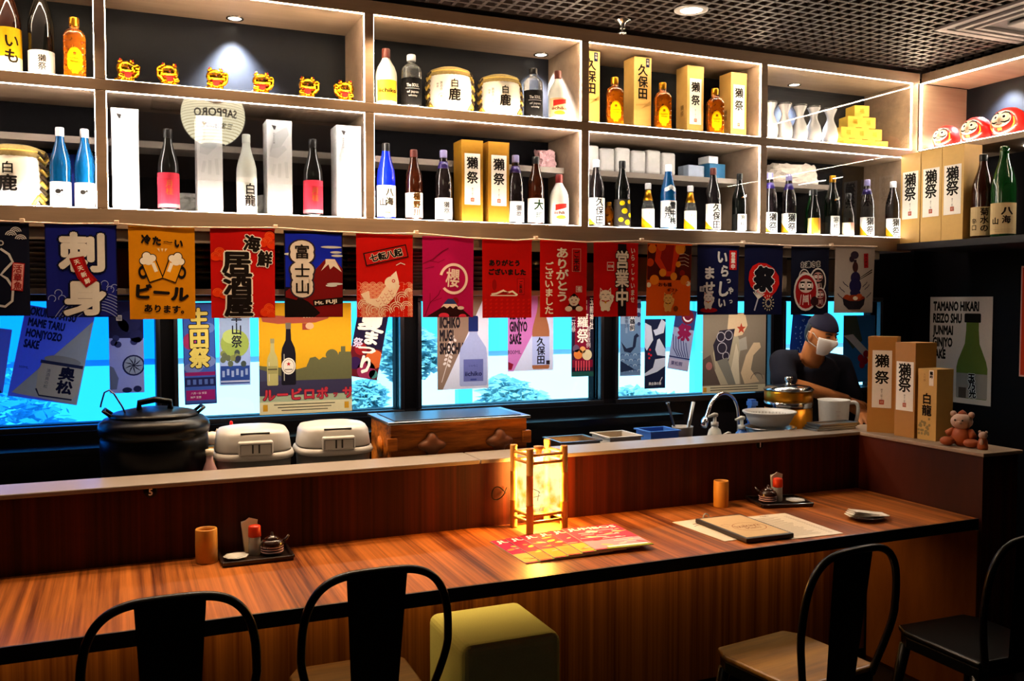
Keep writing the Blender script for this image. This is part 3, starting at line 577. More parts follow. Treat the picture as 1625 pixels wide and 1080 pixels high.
# ------------------------------------------------------------------ straw-wrapped sake casks
mat('straw', '8f7a44', .8, vary=.4, scale=120); mat('rope', 'c7a848', .7, vary=.25, scale=150); mat('rope_dark', '3a2c10', .7); mat('cask_white', 'e8e4d8', .7, vary=.05)
def cask(loc, s, label, txt='白鹿'):
    t = thing('sake_cask', label, 'cask', loc, -.25, 'straw-wrapped sake casks'); t.scale = (s, s, s)
    pr = [(0, 0), (.084, 0), (.094, .012), (.1, .05), (.102, .09), (.1, .13), (.093, .162), (.08, .178), (0, .182)]
    mb = MB(); mb.lathe(pr, 'cask_white', 36); mb.build('barrel', t)
    mb = MB(); mb.lathe([(.094, .155), (.098, .165), (.088, .185), (.06, .196), (0, .198)], 'straw', 30)
    for i in range(3): mb.tube([(math.cos(a)*(.09-.02*i), math.sin(a)*(.09-.02*i), .172+.011*i) for a in [2*math.pi*j/24 for j in range(24)]], .0055, 'rope' if i == 0 else 'rope_dark', 6, True)
    mb.build('straw_top', t)
    rad = lambda z: .104 if z < .1 else .1
    for sgn in (-1, 1):
        mb = MB()
        for i in range(9):
            z = .01+i*.019; a = math.radians(-90+sgn*62); a2 = math.radians(-90+sgn*88); zz = z+.012
            R = .104-.16*(abs(z-.085)/.1)**2*.1
            mb.tube([(R*math.cos(a), R*math.sin(a), zz), (R*1.02*math.cos((a+a2)/2), R*1.02*math.sin((a+a2)/2), z-.004), (R*math.cos(a2), R*math.sin(a2), zz)], .0062, 'rope' if i % 2 else 'rope_dark', 6)
        mb.tube([(.09*math.cos(math.radians(-90+sgn*50)), .09*math.sin(math.radians(-90+sgn*50)), .004), (.106*math.cos(math.radians(-90+sgn*55)), .106*math.sin(math.radians(-90+sgn*55)), .03), (.1*math.cos(math.radians(-90+sgn*75)), .1*math.sin(math.radians(-90+sgn*75)), .006)], .007, 'rope', 6)
        mb.build('rope_binding', t)
    A = Art(); A.text(txt[0], .012, .118, .036, '15110e', 1, 0, .02); A.text(txt[1], .012, .07, .05, '15110e', 1, 0, .035); A.vtext('灘酒造', -.045, .125, .012, '3a3430', 1); A.vtext('特撰', -.062, .12, .01, '3a3430', 1); A.arc(-.045, .062, .013, .001, '6a6258', 1); A.text('禮', -.045, .062, .01, '4a4238', 1)
    rr = [(0, .094), (.05, .1005), (.09, .1025), (.13, .1005), (.165, .094)]
    def f(x, y, z):
        for (a, r0), (b, r1) in zip(rr, rr[1:]):
            if a <= y <= b: R = r0+(r1-r0)*(y-a)/(b-a)
        R += z+.0008; th = x/.1; return Vector((R*math.sin(th), -R*math.cos(th), y))
    mb = MB(); A.into(mb, f, [('x', -.08+.02*i) for i in range(9)]+[('y', .03*i) for i in range(6)]); mb.build('front_print', t)
cask((X(714, 176, 3.67), 3.67, zt), .97, 'left white straw-topped sake cask of the upper pair')
cask((X(793, 184, 3.67), 3.67, zt), .93, 'right white straw-topped sake cask of the upper pair')
cask((X(26, 322, 3.68), 3.68, zm), 1.1, 'big white sake cask in the lower left bay beside the sky blue bottles')
mat('drape_blue', '1430a0', .8)
mb = MB(); n = 14
vs = []; fs = []
for i in range(n+1):
    x = -.42+.34*i/n; y = 3.835+.008*math.sin(i*2.1)
    vs += [(x, y, zm), (x, y-.02, zm+.22), (x, y+.02, zm), (x, y, zm+.22)]
for i in range(n):
    a = 4*i; fs += [(a, a+4, a+5, a+1), (a+2, a+3, a+7, a+6), (a+1, a+5, a+7, a+3)]
mb.add(vs, fs, 'drape_blue', True); tag(mb.build('blue_cloth'), 'deep blue cloth standing behind the big cask in the lower left bay', 'cloth')
# ------------------------------------------------------------------ golden lucky cats
mat('gold', 'f0a814', .24, 1, vary=.08); mat('red_paint', 'c01a12', .4); mat('ink_line', '2a1408', .6)
_cat = None
def lucky_cat(loc, rot, label, paw):
    global _cat
    t = thing('lucky_cat', label, 'figurine', loc, rot, 'golden lucky cats')
    mb = MB(); mb.ball((0, 0, .0275), (.031, .027, .026), 'gold'); mb.ball((0, -.004, .058), (.035, .028, .027), 'gold')
    for s in (-1, 1):
        mb.lathe([(.011, 0), (.007, .011), (0, .019)], 'gold', 10, M=Matrix.Translation((s*.021, -.002, .076)) @ Matrix.Rotation(-s*.35, 4, 'Y'))
        mb.ball((s*.016, -.021, .0105), (.011, .012, .009), 'gold', 10)
    mb.tube([(paw*.026, -.008, .03), (paw*.034, -.014, .042), (paw*.034, -.018, .056)], [.010, .011, .012], 'gold', 10); mb.ball((paw*.034, -.019, .062), .0125, 'gold', 10)
    mb.tube([(-paw*.024, -.012, .036), (-paw*.026, -.026, .026), (-paw*.012, -.030, .022)], .0085, 'gold', 10)
    mb.tube([(0, .022, .012), (-paw*.025, .020, .012), (-paw*.034, .008, .018)], .006, 'gold', 8)
    b = mb.build('body', t); r = b.modifiers.new('fuse', 'REMESH'); r.mode = 'VOXEL'; r.voxel_size = .0016; r.use_smooth_shade = True
    mb = MB(); mb.tube([(.024*math.cos(a), -.004+.021*math.sin(a), .0395) for a in [2*math.pi*i/20 for i in range(20)]], .0035, 'red_paint', 6, True)
    mb.prism([(-.013, .038), (.013, .038), (.010, .022), (0, .017), (-.010, .022)], -.0285, -.0265, 'red_paint'); mb.build('bib', t)
    mb = MB()
    for s in (-1, 1):
        mb.tube([(s*.006, -.0318, .062), (s*.011, -.0312, .0655), (s*.017, -.0295, .062)], .0011, 'ink_line', 5)
        mb.prism([(s*.016, .08), (s*.026, .081), (s*.023, .092)], -.0105, -.009, 'red_paint')
    mb.ball((0, -.0322, .057), .0022, 'red_paint', 8); mb.tube([(-.005, -.0318, .052), (0, -.0322, .0545), (.005, -.0318, .052)], .0009, 'ink_line', 5); mb.build('face', t)
for u, v, p, r, l in ((200, 124, 1, .25, 'golden lucky cat at the left end of the row of six'), (268, 131, -1, .1, 'second golden lucky cat from the left'), (342, 139, 1, .0, 'third golden lucky cat, in front of the white glare'), (415, 146, 1, -.05, 'fourth golden lucky cat, just right of the glare'), (488, 152, 1, -.15, 'fifth golden lucky cat from the left'), (548, 157, -1, -.25, 'golden lucky cat at the right end of the row of six')):
    lucky_cat((X(u, v, 3.62), 3.62, Z2+.001), r, l, p)
# ------------------------------------------------------------------ sake flasks, masu cups, small jar
mat('porcelain', 'a2a2a8', .2, coat=.4, vary=.03); mat('glaze_dark', '26262c', .25); mat('masu', 'd9b23c', .5, vary=.08); mat('masu_dark', '9a7418', .6)
for i, u in enumerate((1222, 1245, 1269, 1291, 1317)):
    t = thing('sake_flask', ['white sake flask cut off by the left upright', 'second white sake flask from the left', 'middle white sake flask', 'white sake flask second from the right', 'white sake flask nearest the yellow cups'][i], 'flask', (X(u, 220+i, 3.64), 3.64, Z2+.001), 0, 'white sake flasks'); t.scale = (1.15, 1.15, 1.17)
    mb = MB(); mb.lathe([(.022, 0), (.026, .003), (.034, .03), (.035, .05), (.029, .08), (.0165, .108), (.0145, .12), (.0175, .134), (.0285, .158), (.0295, .164), (.0275, .164), (.013, .14), (.011, .122), (.013, .108)], 'porcelain', 28); mb.build('body', t)
    mb = MB(); mb.lathe([(.0289, .1585), (.0302, .1645), (.0272, .1648)], 'glaze_dark', 28); mb.build('rim', t)
n = 0
mx0 = 3.565
for row, cnt in enumerate((4, 3, 2, 1)):
    for i in range(cnt):
        x = mx0+(i-(cnt-1)/2)*.089; z = Z2+.001+row*.058
        side = ['bottom row', 'second row', 'third row', 'top'][row]; pos = {4: ['left end', 'second from left', 'third from left', 'right end'], 3: ['left', 'middle', 'right'], 2: ['left', 'right'], 1: ['single']}[cnt][i]
        t = thing('wooden_cup', 'square yellow wooden cup, %s of the %s of the pyramid' % (pos, side) if row < 3 else 'single square yellow wooden cup on top of the pyramid', 'cup', (x, 3.70, z), -.2, 'pyramid of yellow wooden cups')
        mb = MB(); a = .042; w = .008
        mb.box(-a, a, -a, a, 0, w, 'masu'); mb.box(-a, a, -a, -a+w, w, .056, 'masu'); mb.box(-a, a, a-w, a, w, .056, 'masu'); mb.box(-a, -a+w, -a+w, a-w, w, .056, 'masu'); mb.box(a-w, a, -a+w, a-w, w, .056, 'masu')
        A = Art(); A.text('福', 0, .028, .026, 'b48c24', 1, 0, .01); A.into(mb, flat((0, -a, 0), (1, 0, 0), (0, 0, 1), (0, -1, 0))); mb.build('body', t)
# ------------------------------------------------------------------ daruma dolls
mat('daruma_red', 'c4130f', .3, coat=.4); mat('face_cream', 'e8d9c0', .5); mat('gold_paint', 'c99a2a', .4)
for u, v, s, l in ((1502, 229, .92, 'round red doll at the left, nearest the shelf corner'), (1549, 222, 1.0, 'middle round red doll on the right wall shelf'), (1601, 213, 1.1, 'largest round red doll at the right edge of the picture')):
    q = P(u, v, 'x', 3.92); t = thing('daruma_doll', l, 'figurine', (q.x, q.y, Z2+.001), -math.pi/2+.1, 'round red dolls'); t.scale = (s, s, s)
    mb = MB(); mb.lathe([(0, 0), (.045, 0), (.062, .014), (.072, .045), (.07, .075), (.055, .105), (.03, .122), (0, .128)], 'daruma_red', 32); mb.build('body', t)
    def fd(x, y, z):
        c = Vector((0, 0, .058)); th = x/.07; ph = (y-.058)/.066
        d = Vector((math.sin(th)*math.cos(ph), -math.cos(th)*math.cos(ph), math.sin(ph)))
        return c+Vector((d.x*.0725, d.y*.0725, d.z*.071))+d*z
    A = Art(); A.disc(0, .072, .047, 'e9dcc6', 0, .035, 28)
    for sg in (-1, 1):
        A.disc(sg*.019, .078, .0115, 'f6f2ea', 1); A.disc(sg*.019, .078, .0055, '120c0a', 2)
        A.line([(sg*.006, .092), (sg*.02, .099), (sg*.038, .094), (sg*.044, .082)], [.003, .008, .007, .003], '17100c', 2)
        A.line([(sg*.008, .058), (sg*.024, .055), (sg*.038, .06), (sg*.042, .07)], [.003, .007, .006, .002], '17100c', 2); A.line([(sg*.05, .03), (sg*.058, .05), (sg*.055, .075)], .005, 'd0a030', 1)
    A.disc(0, .066, .006, 'd8b898', 1, .008); A.line([(-.012, .05), (0, .047), (.012, .05)], .003, 'a01812', 2); A.text('福', 0, .024, .022, 'd8ac3a', 1, 0, .04)
    mb = MB(); A.into(mb, fd, [('x', -.06+.012*i) for i in range(11)]+[('y', .012*i) for i in range(1, 10)], base=.001); mb.build('face', t)
# ------------------------------------------------------------------ things on the shelf behind the bottles
mat('foam_white', 'c9c6c2', .7, vary=.1); mat('box_blue', '2f6f9a', .5); mat('box_pale', 'a9b6cc', .6); mat('paper_bag', 'd6cabc', .8, vary=.15, scale=20); mat('wrap_pink', 'caa0a4', .4)
zi = 2.181
for i in range(6):
    u = 928+i*20; t = thing('napkin_pack', ['wrapped white pack at the left end of the back shelf row', 'second wrapped white pack on the back shelf', 'third wrapped white pack on the back shelf', 'fourth wrapped white pack on the back shelf', 'fifth wrapped white pack on the back shelf', 'wrapped white pack at the right end of the back shelf row'][i], 'pack', (2.02+i*.084, 3.80, zi), 0, 'wrapped white packs on the back shelf')
    mb = MB(); mb.box(-.038, .038, -.05, .05, 0, .118-.008*(i % 2), 'foam_white'); mb.build('pack', t, .012, 3)
for x, w, h, k, l in ((2.60, .1, .06, 'box_pale', 'pale blue box on the back shelf right of the white packs'), (2.725, .1, .075, 'box_blue', 'blue box on the back shelf'), (2.70, .06, .035, 'card_white', 'small white box on top of the blue box')):
    t = thing('small_box', l, 'box', (x, 3.80, zi+(.0755 if h == .035 else 0)), .1); mb = MB(); mb.box(-w/2, w/2, -.04, .04, 0, h, k); mb.build('carton', t, .002)
def bagmesh(w, d, h, key, seed, n=9):
    rg = random.Random(seed); mb = MB(); vs = []; fs = []
    for j in range(n):
        for i in range(4*n):
            a = 2*math.pi*i/(4*n); q = (abs(math.cos(a))**4+abs(math.sin(a))**4)**-.25; k = 1-.12*(j/(n-1))**2
            vs.append((w/2*q*math.cos(a)*k+rg.gauss(0, .003), d/2*q*math.sin(a)*k+rg.gauss(0, .003), h*j/(n-1)+(rg.gauss(0, .004) if j else 0)))
    m = 4*n
    for j in range(n-1):
        for i in range(m): i2 = (i+1) % m; fs.append((j*m+i, j*m+i2, (j+1)*m+i2, (j+1)*m+i))
    fs.append(tuple(range(m))[::-1]); fs.append(tuple((n-1)*m+i for i in range(m))); return mb.add(vs, fs, key)
t = thing('paper_bag', 'crumpled pale paper bag lying on the back shelf of the fourth bay', 'bag', (3.22, 3.80, zi)); bagmesh(.30, .12, .10, 'paper_bag', 4).build('bag', t)
t = thing('plastic_pack', 'pinkish wrapped pack on the back shelf behind the red-capped bottle', 'pack', (1.80, 3.80, zi)); bagmesh(.09, .08, .08, 'wrap_pink', 5).build('pack', t)
t = thing('plastic_pack', 'white plastic bundle at the left of the back shelf in the fourth bay', 'pack', (2.93, 3.80, zi)); bagmesh(.10, .08, .12, 'foam_white', 6).build('pack', t)
for x, s, l in ((.26, 9, 'grey wrapped bundle low behind the left pink-red labelled bottle'), (.56, 10, 'pale wrapped bundle low behind the frosted white bottle')):
    t = thing('plastic_pack', l, 'pack', (x, 3.82, Z0+.002)); bagmesh(.14, .1, .09, 'foam_white', s).build('pack', t)
# ------------------------------------------------------------------ crockery seen between the pennants
mat('plate_white', 'd8d2c8', .3, vary=.04); mat('bowl_black', '0d0b0b', .25); mat('bowl_red', '4a1610', .35); mat('box_card', 'b49a80', .7, vary=.1)
def plates(u, n, z, r, key, label, group, dz=.019):
    x = X(u, 420, 3.74)
    for i in range(n):
        o = MB().lathe([(0, 0), (r*.5, 0), (r*.55, .003), (r, .012), (r, .0145), (r*.55, .006), (0, .005)], key, 24).build('plate'); o.location = (x, 3.74, z+i*dz); tag(o, label, 'plate', group)
RZ = 1.623
plates(52, 9, RZ, .075, 'plate_white', 'white plate in the tall stack seen left of the deep blue pennant', 'plates left of the deep blue pennant')
plates(658, 12, RZ, .075, 'plate_white', 'white plate in the stack seen left of the pink pennant', 'plates left of the pink pennant', .0145)
plates(758, 7, RZ, .08, 'plate_white', 'white plate in the stack seen right of the pink pennant', 'plates right of the pink pennant', .022)
def bowls(u, n, label, group, key='bowl_black'):
    x = X(u, 420, 3.74)
    for i in range(n):
        o = MB().lathe([(.03, 0), (.034, .004), (.055, .02), (.066, .045), (.067, .052), (.063, .052), (.05, .024), (0, .012)], key, 24).build('bowl'); o.location = (x, 3.74, RZ+i*.028); tag(o, label, 'bowl', group)
bowls(322, 5, 'black bowl in the stack seen between the yellow and the red pennants', 'bowls right of the yellow pennant')
bowls(443, 5, 'black bowl in the stack seen left of the mountain pennant', 'bowls left of the mountain pennant')
bowls(553, 5, 'black bowl in the stack seen right of the mountain pennant', 'bowls right of the mountain pennant')
bowls(850, 4, 'black bowl in the stack seen between the plain red and the doll pennants', 'bowls beside the doll pennant')
for u, w, h, k, l in ((195, .1, .15, 'bowl_red', 'dark red lacquer box seen between the deep blue and the yellow pennants'), (937, .06, .13, 'box_card', 'brown carton seen left of the red pennant with the white cat'), (1020, .1, .16, 'box_card', 'brown carton seen left of the orange pennant'), (1104, .12, .17, 'card_white', 'pale carton seen left of the navy pennant with white script'), (1178, .14, .17, 'box_card', 'brown carton seen left of the fan pennant'), (1250, .16, .165, 'box_card', 'brown carton seen right of the fan pennant'), (1322, .16, .17, 'box_card', 'brown carton seen left of the grey noodle pennant')):
    t = thing('carton', l, 'box', (X(u, 420, 3.70), 3.70, RZ)); mb = MB(); mb.box(-w/2, w/2, 0, .15, 0, h, k); mb.build('carton', t, .003)
# ------------------------------------------------------------------ pennants
mat('cord', 'd8c0ac', .7)
YB = 3.525
rope = []
for u, v in ((-60, 348), (35, 352), (110, 355), (185, 354.5), (260, 360), (350, 361), (437, 361), (520, 367), (600, 370.5), (661, 370), (740, 377), (820, 381), (851, 379), (930, 384), (1019, 382), (1100, 387), (1180, 385.5), (1260, 390), (1320, 389.5), (1392, 391)): rope.append(P(u, v, 'y', YB-.004))
t = thing('hanging_rope', 'thin pale rope strung along the shelf edge carrying the pennants', 'rope', rope[0])
mb = MB(); mb.tube([p-rope[0] for p in rope], .0028, 'cord', 6); mb.build('cord', t)
for i in (1, 3, 6, 9, 12, 14, 16, 18):
    p = rope[i]-rope[0]; mb = MB(); mb.box(p.x-.008, p.x+.008, p.y-.005, p.y+.014, p.z-.004, p.z+.012, 'cord'); mb.build('clip', t, .002)
def pennant(u0, u1, v0, vb, base, label, art, amp=.003, ph=0, skew=0, edge=None):
    p = P(u0, v0, 'y', YB); q = P(u1, v0, 'y', YB); b = P((u0+u1)/2, vb, 'y', YB)
    w = q.x-p.x; z1 = P((u0+u1)/2, v0, 'y', YB).z+.003; h = z1-b.z
    t = thing('pennant', label, 'banner', (p.x+w/2, YB, z1), 0, 'pennants hanging from the shelf')
    def f(x, y, z):
        k = .25+.75*(-y/h); return Vector((x*(1-.015*k)+skew*y, -(amp*k*math.sin(x/w*7+ph)+amp*.5*k*math.sin(x/w*3+ph*2))-z, y))
    mb = MB(); nx, ny = 12, 6; key = ink(base).name
    for sgn, zz in ((1, 0), (-1, -.0012)):
        vs = [f(-w/2+w*i/nx, -h*j/ny, zz) for j in range(ny+1) for i in range(nx+1)]
        mb.add(vs, [(j*(nx+1)+i, j*(nx+1)+i+1, (j+1)*(nx+1)+i+1, (j+1)*(nx+1)+i) for j in range(ny) for i in range(nx)], key, True)
    A = Art(); art(A, w, h)
    A.into(mb, lambda x, y, z: f(x, y-h, z), xcuts(w, 12)+[('y', h*i/6) for i in range(1, 6)], lift=.0005, base=.001, clip=(-w*.495, w*.495, h*.004, h*.996))
    o = mb.build('cloth', t)
    mb = MB(); mb.tube([(-w/2, -.002, -.002), (w/2, -.002, -.002)], .003, key, 6); mb.build('hem', t)
def waves(A, x0, x1, y0, y1, s, col, bg, l=1):
    j = 0; y = y1
    while y > y0:
        x = x0+(s if j % 2 else 0)
        while x < x1+s*.5:
            A.disc(x, y, s, bg, l+.01*j, n=14)
            for r in (.95, .62, .3): A.arc(x, y, s*r, s*.12, col, l+.01*j+.005, 0, 180, 8)
            x += 2*s
        y -= s*.55; j += 1
def cat_face(A, x, y, s, body='f2e8da', line='1a1412', bib='c01c14'):
    A.disc(x, y-s*.8, s*.75, body, 1, s*.85); A.disc(x, y, s*.8, body, 1.5, s*.68)
    for g in (-1, 1):
        A.poly([(x+g*s*.3, y+s*.55), (x+g*s*.72, y+s*.3), (x+g*s*.68, y+s*.95)], body, 1.5); A.poly([(x+g*s*.42, y+s*.58), (x+g*s*.64, y+s*.45), (x+g*s*.62, y+s*.78)], bib, 1.7)
        A.arc(x+g*s*.33, y+s*.02, s*.17, s*.07, line, 2, 20, 160, 6); A.disc(x+g*s*.35, y-s*1.5, s*.25, body, 1.6)
        for k in (0, 1): A.line([(x+g*s*.5, y-s*(.15+.15*k)), (x+g*s*.75, y-s*(.12+.2*k))], s*.04, line, 2)
    A.line([(x-s*.12, y-s*.22), (x, y-s*.14), (x+s*.12, y-s*.22)], s*.06, line, 2)
    A.line([(x-s*.5, y-s*.52), (x, y-s*.66), (x+s*.5, y-s*.52)], s*.13, bib, 2.2); A.disc(x, y-s*.74, s*.13, 'd8a828', 2.4)
    A.disc(x+s*.85, y-s*.1, s*.25, body, 1.4); A.line([(x+s*.6, y-s*.9), (x+s*.88, y-s*.5), (x+s*.85, y-s*.1)], s*.3, body, 1.3)
def fuji(A, cx, base, w, h, col, cap='f0ebe4'):
    A.poly([(cx-w/2, base), (cx-w*.1, base+h), (cx+w*.08, base+h), (cx+w/2, base)], col, 1)
    A.poly([(cx-w*.17, base+h*.8), (cx-w*.1, base+h), (cx+w*.08, base+h), (cx+w*.17, base+h*.76), (cx+w*.1, base+h*.82), (cx+w*.06, base+h*.7), (cx, base+h*.84), (cx-w*.06, base+h*.66), (cx-w*.1, base+h*.82)], cap, 1.5)
W = 'efe9e2'; K = '15100f'
def b1(A, w, h):
    for x, y in ((.2, .86), (.36, .82), (.28, .9)):
        for r in (.09, .06, .03): A.arc(w*x, h*y, w*r, .003, 'c9ccd4', 1, 10, 170)
    A.line([(w*.02, h*.72), (w*.16, h*.66), (w*.22, h*.58), (w*.1, h*.5), (w*.02, h*.44), (w*.12, h*.4), (w*.22, h*.3), (w*.2, h*.16), (w*.08, h*.1), (-w*.1, h*.12)], .008, 'c9ccd4', 1)
    A.disc(w*.03, h*.78, w*.05, 'c9ccd4', 1); A.disc(w*.03, h*.78, w*.03, '0e1226', 2)
    A.line([(-w*.3, h*.6), (-w*.2, h*.4), (-w*.3, h*.2), (-w*.1, h*.1)], .008, 'c9ccd4', 1)
    A.rect(w*.3, h*.42, w*.2, h*.3, 'a5181c', 2, -.08); A.rect(w*.3, h*.42, w*.17, h*.28, 'd8a0a0', 2.3, -.08); A.vtext('活章魚', w*.3, h*.55, h*.085, '8a1418', 3, -.08, .02)
def b2(A, w, h):
    A.rect(0, h*.5, w*.97, h*.98, '141c7c', 0)
    for i in range(7): A.arc(w*.2, -h*.35, h*(.5-.028*i), .0018, '8fa0e0', 1, 25, 155, 22, h*.62*(1-.05*i))
    for x, y in ((-.42, .2), (-.33, .26), (-.28, .2), (.32, .36), (.4, .3), (.46, .32)): A.arc(w*x, h*y, w*.05, .0022, '8fa0e0', 1, -60, 200)
    A.text('刺', .005, h*.7, h*.4, 'd9d9d8', 3, 0, .05, w*.62, ('0a0e2c', .05)); A.text('身', .01, h*.22, h*.38, 'd9d9d8', 3, 0, .05, w*.58, ('0a0e2c', .05))
    A.poly([(-w*.17, h*.63), (w*.03, h*.66), (w*.1, h*.5), (w*.22, h*.4), (w*.06, h*.32), (-w*.06, h*.42)], '8c0d10', 5); A.poly([(-w*.13, h*.62), (0, h*.64), (w*.06, h*.49), (w*.17, h*.4), (w*.06, h*.345), (-w*.04, h*.44)], 'b01418', 5.4)
    for i, c in enumerate('天天新鮮'): A.text(c, -w*.065+i*w*.047, h*(.595-.068*i), h*.055, W, 6.2, .35, .03)
def b3(A, w, h):
    for i, (c, x) in enumerate(zip('冷た〜い', (-.24, -.08, .09, .25))): A.text(c, w*x, h*(.86-.012*i), h*(.095 if c != '〜' else .04), K, 2, -.05, .06, w*.135)
    for x, r in ((-.06, .5), (.0, 0), (.06, -.5)): A.poly([(w*x-.004, h*.765), (w*x+.004, h*.765), (w*x*.7, h*.73)], 'ecd9a8', 1)
    for s in (-1, 1):
        cx = s*w*.16; rot = -s*.35; c, q = math.cos(rot), math.sin(rot)
        def T(x, y): return (cx+x*c-y*q, h*.54+x*q+y*c)
        bw, bh = w*.10, h*.12
        A.poly([T(-bw-.004, -bh-.004), T(bw+.004, -bh-.004), T(bw+.004, bh), T(-bw-.004, bh)], K, 1); A.poly([T(-bw, -bh), T(bw, -bh), T(bw, bh), T(-bw, bh)], 'e09a12', 2)
        e = T(s*w*.14, .0); A.arc(e[0], e[1], w*.055, .0075, K, .9, 0, 360, 16, h*.055)
        for dx, dy, r in ((-.07, .11, .055), (0, .15, .06), (.07, .11, .055), (0, .1, .075)):
            p = T(w*dx, h*dy); A.disc(p[0], p[1], w*r+.003, K, 1.5); A.disc(p[0], p[1], w*r, 'f4f0e6', 2.5)
        p0 = T(-s*w*.05, h*.06); p1 = T(-s*w*.05, -h*.04); A.line([p0, p1], .012, 'f4f0e6', 2.6)
    A.text('ビール', 0, h*.285, h*.16, K, 2, -.07, .06, w*.78); A.text('あります。', .005, h*.11, h*.085, K, 2, -.05, .05, w*.6)
def b4(A, w, h):
    for x, y in ((-.42, .68), (-.3, .68), (-.36, .73), (-.4, .28), (-.3, .26), (.38, .86), (.46, .82), (.3, .84), (.42, .92), (.34, .06), (.44, .04), (.4, .11)):
        A.disc(w*x, h*y, w*.085, 'e0380c', 0, h*.05)
        for r in (.07, .045): A.arc(w*x, h*y, w*r, .0014, 'f0662a', 1, 0, 180)
    o = (W, .06); A.text('海', w*.14, h*.83, h*.17, K, 2, -.12, .05, w*.25, o); A.text('鮮', w*.34, h*.66, h*.17, K, 2, -.12, .05, w*.22, o)
    for i, c in enumerate('居酒屋'): A.text(c, -w*.1+i*.003, h*(.62-.24*i), h*.24, K, 2, 0, .05, w*.42, o)
def b5(A, w, h):
    A.rect(0, h*.66, w*.96, h*.62, '1022b8', 0); A.poly([(-w*.48, h*.3), (0, h*.54), (w*.2, h*.68), (w*.36, h*.68), (w*.5, h*.56), (w*.5, 0), (-w*.48, 0)], '6e0d10', .6)
    A.poly([(w*.2, h*.68), (w*.36, h*.68), (w*.48, h*.53), (w*.4, h*.57), (w*.34, h*.6), (w*.28, h*.56), (w*.25, h*.62), (w*.12, h*.54), (w*.2, h*.63)], 'dcd2c8', 1)
    A.poly([(-w*.48, 0), (-w*.48, h*.23), (-w*.3, h*.2), (-w*.26, h*.24), (-w*.1, h*.18), (.0, h*.12), (w*.1, h*.05), (0, 0)], '120a0c', 1)
    A.rect(w*.24, h*.18, w*.52, h*.075, '140c0c', 1.4, .1); A.text('Mt. FUJI', w*.2, h*.178, h*.042, W, 2, .1, .03, w*.38)
    for x, y, l in ((.3, .82, .36), (.38, .76, .2), (.4, .72, .2), (-.42, .73, .16), (.36, .39, .28), (.3, .37, .2)): A.disc(w*x, h*y, w*l/2, 'c3ccd2', 1.2, h*.014)
    for y, r in ((.79, .2), (.72, .2), (.55, .2), (.48, .18), (.38, .18), (.33, .18)): A.disc(-w*.2, h*y, w*(r+.03), '2a2230', 1.6, h*.115); A.disc(-w*.2, h*y, w*r, 'd9d2cc', 2, h*.1)
    for c, y in zip('富士山', (.76, .54, .35)): A.text(c, -w*.2, h*y, h*.16, K, 3, 0, .02, w*.25)
def b6(A, w, h):
    waves(A, -w*.48, w*.48, -.01, h*.38, w*.065, 'f0c0a0', 'cc1c10', 0)
    A.rect(w*.02, h*.75, w*.78, h*.16, K, 2, .22); A.rect(w*.02, h*.75, w*.74, h*.135, 'b01010', 2.3, .22); A.arc(w*.02, h*.75, .001, .001, W, 2.4); A.text('七転八起', w*.02, h*.75, h*.09, K, 3, .22, .06, w*.58, (W, .05))
    pts = [(w*.18, h*.42), (w*.08, h*.3), (-w*.02, h*.22), (-w*.14, h*.17), (-w*.3, h*.2), (-w*.36, h*.3)]
    A.line(pts, [w*.2, w*.24, w*.22, w*.16, w*.09, w*.16], 'f2e0d0', 3); A.disc(w*.12, h*.42, w*.13, 'f2e8dc', 3.1, h*.075); A.poly([(w*.1, h*.5), (w*.2, h*.56), (w*.24, h*.45)], 'f2e8dc', 3.1)
    A.disc(w*.15, h*.44, w*.03, 'c01c10', 3.5); A.disc(w*.15, h*.44, w*.015, W, 3.7)
    for i in range(4):
        for j in range(3): A.arc(w*(.09-.075*i+.03*j), h*(.33-.04*i-.035*j), w*.03, .0016, 'c01c10', 3.6, 180, 360)
    for x, y, r in ((.3, .22, .12), (.38, .12, .1), (.2, .1, .12), (-.2, .08, .14), (0, .06, .12), (-.38, .14, .1), (.42, .3, .07)):
        for k in (1, .7, .4): A.arc(w*x, h*y, w*r*k, .003, 'f2e0d0', 3.8, 20, 220)
    A.line([(w*.2, h*.63), (w*.28, h*.66), (w*.36, h*.64)], .003, W, 1)
